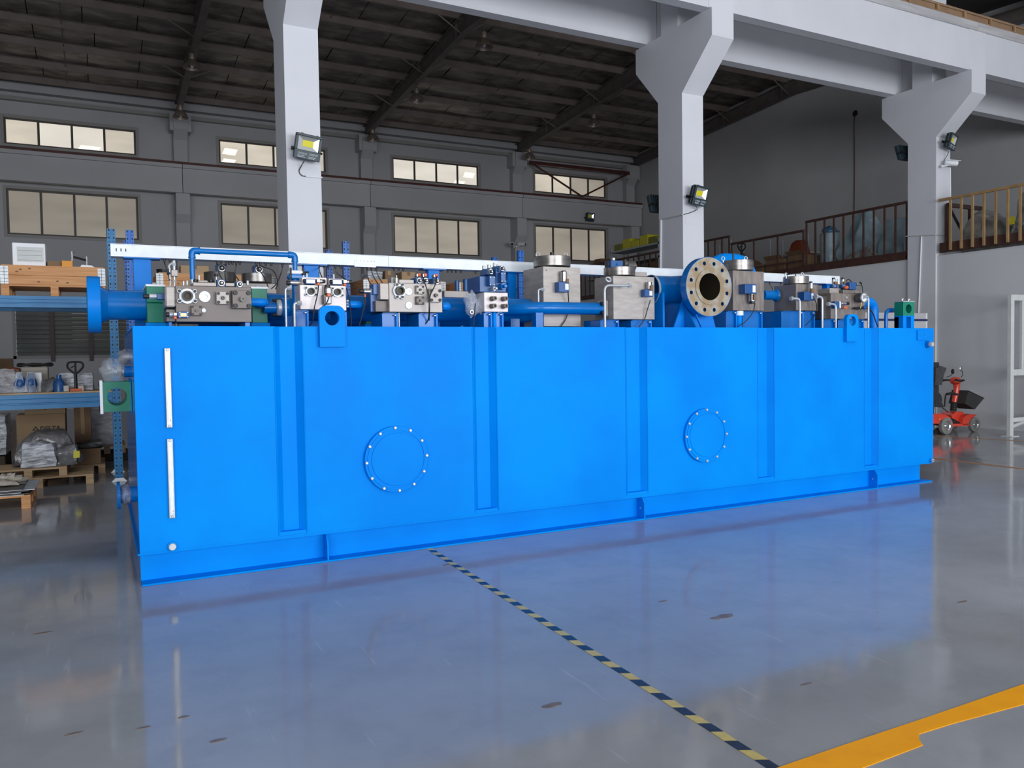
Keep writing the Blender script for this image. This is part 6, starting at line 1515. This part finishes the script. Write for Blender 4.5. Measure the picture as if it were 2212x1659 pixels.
# ring-shaped triangle logo
A = [Vector(p) for p in tri(cl.x, cl.z, s_)]; Cc = sum(A, Vector()) / 3; Bq = [Cc + (p - Cc) * .42 for p in A]
m = MB(); V = [tuple(p) for p in A + Bq]; m.add(V, [(0, 1, 4, 3), (1, 2, 5, 4), (2, 0, 3, 5)]); m.build('triangle_logo', PRINT, t, smooth=False)
text_part('DELTA', .085, (P(86.5, 931, Y=Yd).x, Yd + .0085, P(86.5, 930.5, Y=Yd).z), (math.radians(90), 0, 0), PRINT, t, bold=.035)
carton('flat carton lying on the printed carton, under the left rack', 42, 131, Yd + .02, .5, z1 + .001, .11)
lumpy('wrapped_sheets', (x0 - 1.2, x0 - .12, Yd - .1, Yd + .7, .30, z1 + .02), WRAPFULL, None, .02, 51, 6, .0, 7, .05); tag(C.objects[-1], 'bale of stretch-wrapped sheets at the far left edge, left of the printed carton', 'package')
m = MB(); m.box(x0 - 1.3, x0 - .14, Yd - .12, Yd + .75, .0, .285, .01); tag(m.build('dark_skid', mat('dark_skid_wood', (.06, .045, .03), rough=.8)), 'dark skid under the wrapped sheets at the far left edge', 'skid')
carton('dark brown carton right of the printed carton, half wrapped in film', 149, 186, Yd + .1, .45, .0, .95, CARDD)
Yg = 14.2
x0, x1, _, z1 = rect(186, 880, 262, 960, Yg); pallet('pallet under the wrapped white cabinet behind the slotted post', x0 + .02, x1 + .05, Yg, Yg + .8, .12, WOOD2, 5)
m = MB(); m.box(x0 + .02, x1 + .1, Yg + .02, Yg + .78, 0, .118, .01); tag(m.build('dark_skid', MATS['dark_skid_wood']), 'dark skid under the pallet behind the slotted post', 'skid')
t = thing('wrapped_cabinet', 'white cabinet in stretch wrap standing behind the slotted post', 'cabinet', ((x0 + x1) / 2, Yg + .3, .257))
m = MB(); m.box(x0 + .03, x1 - .03, Yg + .06, Yg + .6, .257, z1 - .02, .01); m.build('cabinet_body', LABELP, t)
lumpy('wrap', (x0, x1, Yg + .03, Yg + .63, .257, z1), WRAP, t, .02, 61, 7, .0, 9, .05)
# slats pallet with dark bag to the right
pallet('wooden pallet right of the wrapped machine, boards running away', -.38, .02, 12.7, 13.6, 0, WOOD2, 8)
m = MB(); m.box(-.36, -.03, 12.75, 13.2, .136, .36, .006); tag(m.build('open_carton', CARDD), 'small dark carton on the pallet right of the wrapped machine', 'box')
lumpy('black_bag', (-.34, -.02, 12.78, 13.1, .3605, .45), BLACK, None, .03, 71); tag(C.objects[-1], 'black plastic bag lying on the small dark carton', 'bag')
# sheet metal on a pallet in front
pallet('orange-brown pallet under the metal sheets at the lower left', -2.2, -.72, 10.13, 11.0, 0, WOOD, 5, .15)
for k in range(6):
    rr = random.Random(80 + k); m = MB(); dx = rr.uniform(-.12, .10); zz = .151 + .012 * k
    m.box(-2.4, -.72 + dx, 10.12 + rr.uniform(-.03, .05), 10.98 + rr.uniform(-.05, .2), zz, zz + .006, .001)
    tag(m.build('metal_sheet', STEELD if k % 2 else ZINC, smooth=False), ['bottom', 'second from bottom', 'third from bottom', 'third from top', 'second from top', 'topmost'][k] + ' thin metal sheet of the stack on the orange-brown pallet', 'metal sheet', 'stacked metal sheets')
blob('rag', (-.98, 10.55, .26), (.17, .13, .085), CLOTH, None, 83, .9, 20, 14, 3.0, flat=.226); tag(C.objects[-1], 'crumpled beige rag lying on the metal sheets', 'rag')
m = MB(); m.lathe((-1.33, 10.5, .2245 + .022), (-1, 0, 0), [(0, .004), (.05, .014), (.16, .022)], 14); tag(m.build('white_cone', LABELP), 'white plastic nozzle lying on the metal sheets', 'nozzle')
m = MB(); m.prism([(-1.62, 10.3, .2245), (-1.42, 10.3, .2245), (-1.36, 10.3, .62), (-1.62, 10.3, .66)], (0, .01, 0)); tag(m.build('cover_sheet', FENCEP, smooth=False), 'pale grey sheet standing on the metal sheets at the left edge', 'panel')
# ================================================================ FLOOD LIGHTS, CAMERAS, CONDUITS
def flood(label, loc, yaw=0.0, tilt=-18.0, roll=0.0, sc=1.0, text=True, arm=.12):
    """square LED flood light; local -Y is the beam direction"""
    t = thing('flood_light', label, 'flood light', (0, 0, 0), 'LED flood lights')
    w, h, d = .17 * sc, .16 * sc, .045 * sc
    zs = -.045 * sc                                             # lower solid band carries the print
    V = []; m = MB()
    # frame as a box with an open window: four bars
    wx, wt, wb = .80 * w, .80 * h, zs
    m.box(-w, w, -d, d * .2, wt, h, .006); fr = m.build('top_bar', LAMPCASE, t)
    m = MB(); m.box(-w, w, -d, d * .2, -h, wb, .006); band = m.build('driver_band', LAMPCASE, t)
    m = MB(); m.box(-w, -wx, -d, d * .2, wb, wt, .004); m.build('side_bar', LAMPCASE, t)
    m = MB(); m.box(wx, w, -d, d * .2, wb, wt, .004); m.build('side_bar', LAMPCASE, t)
    m = MB(); m.box(-w, w, d * .2, d * .9, -h, h, .008); bk = m.build('housing', LAMPCASE, t)
    for k in range(7): m = MB(); x = -w * .85 + k * w * 1.7 / 6; m.box(x - .004, x + .004, d * .9, d * 1.9, -h * .9, h * .9); m.build('cooling_fin', LAMPCASE, bk, smooth=False)
    # reflector: four sloped faces down to the LED
    c = (wt + wb) / 2; lx, lz = .40 * w, .24 * h; y0, y1 = -d * .55, d * .15
    O = [(-wx, y0, wb), (wx, y0, wb), (wx, y0, wt), (-wx, y0, wt)]; I = [(-lx, y1, c - lz), (lx, y1, c - lz), (lx, y1, c + lz), (-lx, y1, c + lz)]
    for k in range(4):
        m = MB(); j = (k + 1) % 4; m.add([O[k], O[j], I[j], I[k]], [(0, 1, 2, 3)]); m.build('reflector', REFLECT, t, smooth=False)
    m = MB(); m.box(-lx, lx, y1 - .004, y1 + .004, c - lz, c + lz); m.build('led', LEDY, t, smooth=False)
    for (x, z) in ((-w * .55, h), (w * .6, h), (-w * .55, -h), (w * .6, -h)): m = MB(); m.box(x - .012, x + .012, -d * .5, 0, z - .004, z + .008); m.build('clip', LAMPCASE, t, smooth=False)
    m = MB(); yb = arm / sc if False else arm
    for s in (-1, 1): m.box(s * (w + .012) - .006, s * (w + .012) + .006, 0, yb, -h * .35, -h * .2)
    m.box(-w - .018, w + .018, yb - .012, yb, -h * .42, -h * .13); m.build('bracket', BLACK, t, smooth=False)
    m = MB(); m.cyl((-w - .03, 0, -h * .28), (w + .03, 0, -h * .28), .014, 8); m.build('pivot', BLACK, t)
    if text:
        text_part('亚明照明', .030 * sc, (-w * .72, -d - .0006, zs - .058 * sc), (math.radians(90), 0, 0), PRINTW, t)
        text_part('200W', .046 * sc, (w * .12, -d - .0006, zs - .058 * sc), (math.radians(90), 0, 0), PRINTW, t)
        for (x, z, l) in ((-w * .72, -.078, .09), (-w * .72, -.094, .10), (w * .08, -.080, .10), (w * .12, -.096, .08)):
            m = MB(); m.box(x, x + l * sc, -d - .001, -d, zs + z * sc, zs + (z + .007) * sc); m.build('fine_print', PRINTW, t, smooth=False)
    t.location = loc; t.rotation_euler = (math.radians(tilt), math.radians(roll), math.radians(yaw))
    return t
c = P(664.5, 318, Y=10.60); flood('flood light on the near white column, marked 200W', c, 0, 14, 6.5, 1.0)
c = P(1511, 423, Y=10.60); flood('flood light on the middle white column, marked 200W', c, 8, 14, 4, 1.0)
c = P(2056, 306, Y=10.56); flood('flood light on the right white column above a camera', c, 14, 14, 6, .95)
c = P(1419, 441, Y=11.62); flood('dark flood light facing away behind the middle column', c, 180, 16, 0, 1.0, False)
c = P(1950, 331, Y=11.62); flood('dark flood light facing away behind the right column', c, 180, 16, 0, 1.0, False)
c = P(1275, 469, Y=29.60); flood('small flood light on the far wall crane beam', c, 0, 12, 2, 1.15, False, .17)
# wiring below the lamps
def wire(label, pts, r=.006, mt=CABLE, cat='cable', name='lamp_cable', group='lamp cables'):
    m = MB(); m.tube(spline(pts, 6), r, 8); tag(m.build(name, mt), label, cat, group)
yk = CY0 - .012
wire('cable looping below the lamp on the near column', [P(657, 348, Y=10.62), P(651, 358, Y=10.72), P(646, 370, Y=yk), P(652, 379, Y=yk), P(662, 381, Y=yk)])
def conduit(label, pts, r, mt=WHITEP):
    m = MB(); m.tube(pts, r, 10); tag(m.build('conduit', mt), label, 'conduit', 'conduits on the columns')
conduit('white conduit stub on the front of the near column', [P(660, 380.5, Y=yk), P(696, 383.5, Y=yk)], .010)
wire('cable from the lamp running down across the middle column face', [P(1503, 446, Y=10.62), P(1506, 452, Y=10.74), P(1492, 459, Y=yk), P(1476, 463.5, Y=yk)])
xs2 = COLX[1] - .012
conduit('grey conduit sloping across the left side of the middle column', [P(1475, 463.5, X=xs2), P(1427, 474, X=xs2)], .013, FENCEP)
conduit('white conduit running down the rear edge of the middle column', [P(1428, 474, X=xs2), P(1427, 590, X=xs2)], .014)
xs3 = COLX[2] - .012
conduit('white conduit running down the left side of the right column', [P(1990.3, 511, X=xs3), P(1984, 676, X=xs3)], .014)
conduit('grey conduit across the left side of the right column', [P(1957, 510.5, X=xs3), P(2021, 507, X=xs3)], .013, FENCEP)
conduit('grey conduit across the front of the right column', [P(2022, 507, Y=yk), P(2044, 508, Y=yk)], .013, FENCEP)
wire('cable bending up beside the right column front', [P(2044, 507.5, Y=yk), P(2050, 503, Y=yk), P(2053.5, 492, Y=yk)], .008)
conduit('white pipe down the right edge of the right column front', [P(2052.5, 362, Y=yk), P(2054, 525, Y=yk)], .014)
wire('cable looping below the lamp on the right column', [P(2050, 326, Y=10.64), P(2046, 336, Y=10.7), P(2039.5, 348, Y=yk), P(2044, 356, Y=yk), P(2052, 361, Y=yk)])
m = MB(); x0, x1, z0, z1 = rect(1480.5, 446, 1513, 484.5, CY0); m.box(x0, x1, CY0 - .003, CY0, z0, z1, .001); m.build('plastered_patch', CONC_W, col_roots[1], smooth=False)

def bullet_camera(label, loc, yaw, sc=1.0, arm_dir=(0, 1, -.3)):
    t = thing('security_camera', label, 'camera', (0, 0, 0), 'security cameras')
    m = MB(); m.lathe((0, .12 * sc, 0), (0, -1, 0), [(0, .03 * sc), (.02 * sc, .042 * sc), (.20 * sc, .042 * sc), (.20 * sc, .034 * sc)], 18); m.build('housing', WHITEP, t)
    m = MB(); m.lathe((0, -.078 * sc, 0), (0, -1, 0), [(0, .036 * sc), (.006 * sc, .036 * sc)], 16); m.build('lens_window', BLACK, t)
    m = MB(); m.box(-.04 * sc, .04 * sc, -.12 * sc, .10 * sc, .040 * sc, .046 * sc); m.build('sun_shield', WHITEP, t)
    a = Vector(arm_dir) * .12 * sc
    m = MB(); m.tube([(0, .05 * sc, -.035 * sc), tuple(a + Vector((0, .03, -.03)) * sc)], .012 * sc, 8); m.build('arm', WHITEP, t)
    m = MB(); q = a + Vector((0, .03, -.03)) * sc; m.ball(q, .026 * sc, .026 * sc, .026 * sc, 10, 6); m.build('mount', WHITEP, t)
    t.location = loc; t.rotation_euler = (math.radians(8), 0, math.radians(yaw)); return t
c = P(2057, 352.5, Y=10.58); bullet_camera('white security camera under the lamp on the right column', c, 55, 1.25)
c = P(1108, 527.5, Y=29.75); bullet_camera('left of the two small cameras on the far pilaster', c, -40, 1.7)
c = P(1128, 527.5, Y=29.75); bullet_camera('right of the two small cameras on the far pilaster', c, 40, 1.7)

# ================================================================ RIGHT SIDE: BOARD, SCOOTER, BARRIER
Yb = 10.2
x0, x1 = P(1840, 690, Y=Yb).x, P(2001.5, 690, Y=Yb).x; zt = P(1990, 676.5, Y=Yb).z
t = thing('notice_board', 'grey board with a navy stripe behind the right end of the tank', 'board', ((x0 + x1) / 2, Yb, 0))
m = MB(); m.box(x0, x1, Yb, Yb + .03, 0, zt, .003); m.build('panel', CONC_G, t)
m = MB(); m.box(x1 - .02, x1 + .012, Yb - .01, Yb + .035, 0, zt + .005, .002); m.build('edge_strip', WHITEP, t)
z0, z1 = P(1990, 706, Y=Yb).z, P(1990, 697.5, Y=Yb).z
m = MB(); m.box(x0, x1 + .012, Yb - .012, Yb - .001, zt - .155, zt - .115); m.build('navy_stripe', mat('navy_stripe', (.008, .02, .10), rough=.5), t, smooth=False)

# mobility scooter
YS = 9.42
def S(px, py, dy=0.0): p = P(px, py, Y=YS); return Vector((p.x, YS + dy, p.z))
t = thing('mobility_scooter', 'red mobility scooter with black seat parked by the grey wall', 'scooter', (14.5, YS + .25, 0))
def wheel(px, py, rpx, dy):
    c = S(px, py, dy); r = c.z if c.z > .02 else .1
    c.z = r
    m = MB(); m.lathe(c + Vector((0, .04, 0)), (0, -1, 0), [(0, r * .6), (.0, r * .93), (.012, r), (.068, r), (.08, r * .93), (.08, r * .60)], 28, caps=False); w = m.build('wheel', TYRE, t)
    m = MB(); m.lathe(c + Vector((0, .03, 0)), (0, -1, 0), [(0, r * .62), (.065, r * .62), (.05, r * .5), (.05, r * .2), (.075, r * .15)], 24); m.build('rim', CHROME, w)
    return c, r
for dy in (0, .44):
    cr, rr = wheel(2042.5, 920, 13, dy); cf, rf_ = wheel(2104, 917, 14, dy)
zr_, zf = cr.z, cf.z
def slab(name, pts, dy0, dy1, mt, bev=None): m = MB(); m.prism([(p.x, YS + dy0, p.z) for p in pts], (0, dy1 - dy0, 0)); return m.build(name, mt, t, angle=40)
# rear fender / battery box
body = slab('rear_body', [S(2000, 894), S(2026, 893.5), S(2040, 896), S(2050, 901), S(2055, 910), S(2057, 918), S(2052, 918), S(2049, 911), S(2043, 905.5), S(2035, 905), S(2029, 909), S(2026, 915), S(2000, 915)], -.02, .46, RED)
slab('floor_pan', [S(2052, 915), S(2095, 916), S(2097, 919.5), S(2056, 921.5)], .0, .44, RED)
slab('foot_mat', [S(2054, 904), S(2058, 914.5), S(2080, 914.8), S(2080, 913), S(2062, 903)], .05, .40, BLACK)
slab('front_fender', [S(2079, 915), S(2082, 903), S(2087, 897), S(2100, 894.5), S(2111, 896), S(2106, 899), S(2099, 903), S(2094, 910), S(2092, 917), S(2080, 917)], .0, .44, RED)
slab('cowl', [S(2066, 898), S(2076, 890), S(2090, 890), S(2096, 896), S(2086, 904), S(2082, 915), S(2070, 913)], .10, .34, RED)
m = MB(); m.cyl(S(2083, 889, .22), S(2085, 870, .22), .055, 16); m.build('rubber_boot', RUBBER, t)
for k in range(4): m = MB(); c = S(2083.2 + k * .5, 887 - 4.5 * k, .22); m.lathe(c, (0.05, 0, 1), [(0, .05), (.015, .065), (.03, .05)], 16, caps=False); m.build('boot_rib', RUBBER, t)
m = MB(); m.tube([S(2085, 872, .22), S(2088, 855, .22), S(2091, 838, .22), S(2090, 828, .22)], [.045, .05, .055, .065], 16); m.build('tiller', RED, t)
blob('tiller_head', S(2088, 823, .22), (.115, .10, .075), RED, t, 91, .12, 20, 12)
m = MB(); m.tube([S(2083, 821.5, .0), S(2086, 822, .22), S(2083, 821.5, .44)], .016, 8); m.build('handlebar', BLACK, t)
m = MB(); m.tube([S(2066.5, 820.5, .02), S(2082, 823, .04)], .022, 10); m.build('grip', BLACK, t)
m = MB(); m.tube([S(2066.5, 820.5, .42), S(2082, 823, .40)], .022, 10); m.build('grip', BLACK, t)
m = MB(); m.tube([S(2075, 830, .05), S(2080, 828, .10), S(2086, 828, .2)], .007, 6); m.build('brake_lever', BLACK, t)
for (px, py, qx, qy, dy, tw) in ((2084, 815, 2078, 796, .02, .012), (2094, 816, 2103.5, 803, .42, .02)):
    m = MB(); m.tube(spline([S(px, py, dy + .05), S((px + qx) / 2 + 1, (py + qy) / 2 + 2, dy), S(qx, qy, dy)], 5), .006, 6); st = m.build('mirror_stem', BLACK, t)
    c = S(qx, qy, dy); m = MB(); m.ball(c, .038 if dy < .1 else .016, .012 if dy < .1 else .035, .052, 16, 10); m.build('mirror', BLACK if dy > .1 else CHROME, t)
bk = slab('basket', [S(2097.5, 845), S(2131, 861), S(2111.5, 884.5), S(2090, 872)], .05, .38, mat('black_mesh', (.018, .018, .018), (.045, .045, .045), scale=70, rough=.7))
m = MB(); m.tube([S(2097.5, 844.5, .05), S(2131.3, 860.5, .05), S(2131.3, 860.5, .38), S(2097.5, 844.5, .38), S(2097.5, 844.5, .05)], .008, 6); m.build('basket_rim', BLACK, bk)
# seat
slab('seat_back', [S(2008, 845), S(2030, 846), S(2037, 855), S(2039, 866), S(2032, 874), S(2008, 874)], .03, .42, DARKSEAT)
slab('seat_cushion', [S(2008, 868), S(2036, 868), S(2040, 876), S(2036, 879), S(2008, 880)], .02, .43, DARKSEAT)
slab('backrest', [S(2006, 783), S(2034, 782.5), S(2034.5, 800), S(2033, 815), S(2034, 846), S(2006, 848)], .05, .40, DARKSEAT)
slab('rolled_mat', [S(2033, 790.5), S(2045, 795), S(2038.5, 812), S(2035, 832), S(2020, 832), S(2022, 795)], .0, .05, mat('charcoal_mat', (.035, .036, .04), (.055, .056, .06), scale=18, rough=.8))
for (a, b, c_, d_, dy) in ((2045, 851.5, 2068.5, 852.5, .0), (2043, 869.5, 2064, 867, .46)):
    m = MB(); m.tube([S(a, b, dy), S((a + c_) / 2, b - 2, dy), S(c_, d_, dy)], [.022, .032, .018], 10); m.build('armrest', BLACK, t)
m = MB(); m.tube([S(2043, 852, .0), S(2042.5, 878, .02), S(2034, 879, .06)], .014, 8); m.build('arm_bracket', BLACK, t)
slab('seat_post_cover', [S(2012, 879), S(2034, 879), S(2034, 894), S(2010, 894)], .12, .33, BLACK)
m = MB(); m.cyl(S(2029, 893, .1), S(2029, 879, .1), .012, 8); m.build('seat_post', CHROME, t)
m = MB(); m.tube([S(2037, 879, .03), S(2050, 890, .02)], .008, 6); m.build('seat_lever', BLACK, t)
m = MB(); m.ball(S(2028, 905, -.015), .02, .01, .02, 10, 6); m.build('indicator_lamp', mat('amber_lens', (.65, .35, .02), rough=.3), t)
for nm, px, py, r, mt, lab, seed in (('grey_rag', 2029, 936, (.13, .10, .045), mat('grey_brown_rag', (.14, .115, .09), (.24, .2, .16), scale=10, rough=.95, bump=.4), 'grey brown rag lying on the floor beside the rear scooter wheel', 95), ('dark_rag', 2140, 922, (.24, .11, .04), CLOTHD, 'dark rag lying along the grey wall in front of the scooter', 97)):
    c = P(px, py, Z=.0); c.z = .035; blob(nm, c, r, mt, None, seed, .8, 20, 10, 2.5, flat=.003); tag(C.objects[-1], lab, 'rag')

# pale grey steel barrier at the right edge
bp_ = P(2186, 943, Z=0)
xb0, yb0 = bp_.x, bp_.y
t = thing('steel_barrier', 'pale grey welded steel barrier at the right edge of the picture', 'barrier', (xb0, yb0, 0))
zt = P(2182, 636, Y=yb0).z; pwid = .095
m = MB(); m.box(xb0 - pwid / 2, xb0 + pwid / 2, yb0, yb0 + .07, .01, zt, .004); m.build('post', FENCEP, t)
m = MB(); m.box(xb0 - .12, xb0 + .12, yb0 - .06, yb0 + .13, 0, .012, .002); m.build('foot_plate', FENCEP, t)
for (pa, pb) in ((636, 649), (798, 811.5), (903, 912)):
    z1, z0 = P(2190, pa, Y=yb0).z, P(2190, pb, Y=yb0).z
    m = MB(); m.box(xb0 + pwid / 2, 15.50, yb0 + .005, yb0 + .065, z0, z1, .003); m.build('rail', FENCEP, t)
zr1, zr2 = P(2190, 649, Y=yb0).z, P(2190, 798, Y=yb0).z; zr3 = P(2190, 903, Y=yb0).z
for (x, a, b) in ((xb0 + .33, zr2, zr1), (xb0 + .9, zr2, zr1), (xb0 + .6, zr3, P(2190, 811.5, Y=yb0).z)):
    m = MB(); m.box(x - .03, x + .03, yb0 + .01, yb0 + .06, a, b, .003); m.build('upright', FENCEP, t)
m = MB(); m.tube([(xb0 + .05, yb0 + .035, .16), (15.45, yb0 + .035, .34)], .035, 4); m.build('brace', FENCEP, t)
m = MB(); m.box(15.40, 15.47, yb0, yb0 + .07, .0, zt, .004); m.build('post', FENCEP, t)

# ================================================================ MEZZANINE GOODS
ZZ = 3.622
def on_mez(px, py, X): p = P(px, py, X=X); return p
def mez_bag(label, ya, yb, xa, xb, zt, mt, seed, amp=.10, taper=.45, name='plastic_sack', cat='sack', group='plastic sacks on the mezzanine', n=9):
    t = lumpy(name, (xa, xb, ya, yb, ZZ, zt), mt, None, amp, seed, n, taper, 2.6, .35); tag(t, label, cat, group); return t
# blue roll
p = P(1780, 520, X=16.1); zt = P(1780, 503, X=16.1).z
t = thing('film_roll', 'upright roll of pale blue film behind the mezzanine railing', 'roll', (p.x + .15, p.y, ZZ)); ry = abs(P(1765, 520, X=16.1).y - P(1797, 520, X=16.1).y) / 2
m = MB(); m.cyl((p.x + .2, p.y, ZZ), (p.x + .2, p.y, zt), ry, 24, .02); m.build('roll', BAGBLUE, t)
blob('bunched_top', (p.x + .2, p.y, zt + .06), (ry * .8, ry * .8, .10), mat('blue_film', (.03, .11, .20), (.06, .18, .3), scale=5, rough=.3), t, 101, .5)
def ys(px, X=16.1): return P(px, 520, X=X).y
mez_bag('big pale blue plastic sack behind the railing, tallest of the three', ys(1893), ys(1800), 16.0, 17.0, P(1862, 455, X=16.3).z, BAGBLUE, 103, .16, .75)
mez_bag('pale blue sack with a dark knot at the right, touching the right column', ys(1960), ys(1893), 16.0, 16.9, P(1930, 478, X=16.3).z, BAGBLUE, 105, .14, .5)
mez_bag('crumpled grey sheet lying in front of the blue sacks', ys(1900, 15.75), ys(1815, 15.75), 15.72, 16.0, ZZ + .32, BAGGREY, 107, .08, .6)
mez_bag('heap of crumpled grey plastic behind the gold railing, left part', 9.55, 10.6, 15.75, 16.8, 4.35, BAGGREY, 109, .16, .55)
bale = mez_bag('dark crumpled plastic bale behind the gold railing, right part', 8.0, 9.45, 15.75, 17.0, 4.66, mat('dark_crumpled_plastic', (.05, .05, .048), (.16, .16, .15), scale=4, rough=.3, bump=.9, bscale=7), 111, .16, .3)
p = P(2183, 475, X=15.72); m = MB(); m.box(15.72, 15.76, p.y - .06, p.y + .06, p.z - .09, p.z + .06); m.build('yellow_label', YELLOWP, bale, smooth=False)
# steel frame behind the gold railing
t = thing('angle_frame', 'dark red steel frame standing behind the gold railing', 'frame', (15.95, 10.3, ZZ))
m = MB(); m.box(15.66, 15.72, 10.62, 10.68, ZZ, 4.58); m.build('leg', RAILBROWN, t); m = MB(); m.box(15.68, 16.9, 10.60, 10.66, 4.52, 4.60); m.build('top_bar', RAILBROWN, t)
m = MB(); m.box(16.4, 16.46, 10.60, 10.66, ZZ, 4.52); m.build('leg', RAILBROWN, t); m = MB(); m.tube([(15.75, 10.63, 4.5), (16.2, 10.63, 4.0)], .03, 6); m.build('brace', BLACK, t)
# cartons behind the low railing
for k, (a, b, h, mt, lab) in enumerate(((1612, 1652, .30, CARDD, 'dark carton on the mezzanine behind the low railing, left'), (1655, 1700, .36, CARDD, 'open brown carton on the mezzanine behind the low railing, middle'), (1702, 1742, .40, CARDD, 'brown carton on the mezzanine behind the low railing, right'))):
    ya, yb = sorted((ys(a, 15.9), ys(b, 15.9))); t = thing('carton', lab, 'box', (16.2, (ya + yb) / 2, ZZ), 'cartons on the mezzanine')
    m = MB(); m.box(15.85, 16.5, ya + .03, yb - .03, ZZ, ZZ + h, .004); m.build('carton_body', mt, t)
    m = MB(); m.prism([(15.85, ya + .03, ZZ + h), (15.85, yb - .03, ZZ + h), (15.72, yb - .06, ZZ + h + .10), (15.72, ya + .08, ZZ + h + .10)], (.006, 0, .004)); m.build('flap', mt, t, smooth=False)
p = P(1602, 528, X=17.2); t = pallet_truck_handle('black loop handle of a pallet truck on the mezzanine, right of the middle column', 1602, 526, 560, p.y, ZZ, 1.6)
q = t.location; m = MB(); m.box(q.x - .1, q.x + .1, q.y - .2, q.y + 1.0, ZZ + .001, ZZ + .12, .02); m.build('forks', BLACK, t)
p = P(1722, 535, X=17.5); mez_bag('orange red sack on the mezzanine left of the tall railing', p.y - .35, p.y + .35, 17.3, 17.9, P(1722, 522, X=17.5).z, mat('orange_red_sack', (.32, .06, .02), rough=.6), 115, .08)
# shelving units
def shelf_unit(label, x0, x1, y0, y1, zs, h, mt=SHELFP):
    t = thing('shelving_unit', label, 'shelves', ((x0 + x1) / 2, (y0 + y1) / 2, ZZ), 'shelving on the mezzanine')
    for x in (x0, x1 - .05):
        for y in (y0, y1 - .05): m = MB(); m.box(x, x + .05, y, y + .05, ZZ, ZZ + h); m.build('post', mt, t, smooth=False)
    for z in zs: m = MB(); m.box(x0, x1, y0, y1, ZZ + z, ZZ + z + .06); m.build('shelf', mt, t, smooth=False)
    m = MB(); m.tube([(x0 + .02, y0, ZZ + zs[0]), (x0 + .02, y1, ZZ + zs[-1])], .02, 4); m.build('brace', mt, t)
    return t
ya, yb = P(1423, 540, X=17.2).y, P(1318, 540, X=17.2).y
sA = shelf_unit('pale steel shelves with yellow boxes, left of the middle column', 17.2, 17.9, ya, yb, [.25, .75, 1.25, 1.72], 1.9)
yc_, yd_ = P(1318, 540, X=17.2).y + .05, P(1262, 540, X=17.2).y
sB = shelf_unit('lower pale steel shelves at the far end of the mezzanine', 17.2, 17.9, yc_, yd_, [.25, .85, 1.2], 1.45)
n = 0
posw = ['nearest the column', 'second from the column', 'third from the column', 'fourth from the column', 'farthest from the column']
for k in range(5):
    yy = ya + .15 + (yb - ya - .3) * (k + .02) / 5; w = (yb - ya) / 5 - .12
    m = MB(); m.box(17.25, 17.75, yy, yy + w, ZZ + 1.781, ZZ + 2.02 + .12 * (k % 2), .01); tag(m.build('yellow_bin', YELLOWP if k % 4 else mat('olive_bin', (.22, .22, .03), rough=.5)), 'yellow bin on the top shelf, ' + posw[k], 'bin', 'yellow bins on the shelves')
    m = MB(); m.box(17.25, 17.8, yy, yy + w, ZZ + .311, ZZ + .31 + .30, .01); tag(m.build('dark_bin', BLACK if k % 2 else CARDD), 'dark bin on the bottom shelf, ' + posw[k], 'bin', 'dark bins on the shelves')
    m = MB(); m.box(17.25, 17.8, yy, yy + w * .9, ZZ + .811, ZZ + .81 + .34, .01); tag(m.build('grey_bin', STEELD if k % 2 else CARDD), 'dim bin on the second shelf, ' + posw[k], 'bin', 'dim bins on the shelves')
for k in range(3):
    w = (yd_ - yc_) / 3 - .1; yy = yc_ + .1 + (yd_ - yc_ - .1) * k / 3
    m = MB(); m.box(17.25, 17.8, yy, yy + w, ZZ + 1.261, ZZ + 1.26 + .25 + .12 * (k % 2), .01); tag(m.build('brown_carton', CARDD if k % 2 else CARD), ['brown carton on the lower shelves, near end', 'brown carton on the lower shelves, middle', 'brown carton on the lower shelves, far end'][k], 'box', 'cartons on the lower shelves')
ya2, yb2 = P(1578, 520, X=18.2).y, P(1524, 520, X=18.2).y
shelf_unit('pale shelves behind the short railing right of the middle column', 18.2, 18.8, ya2, yb2, [.2, .62, 1.1], 1.6)
shelf_unit('pale shelves behind the low railing, under a dark blue cover', 19.0, 19.6, P(1745, 520, X=19).y, P(1660, 520, X=19).y, [.3, .9], 1.5)
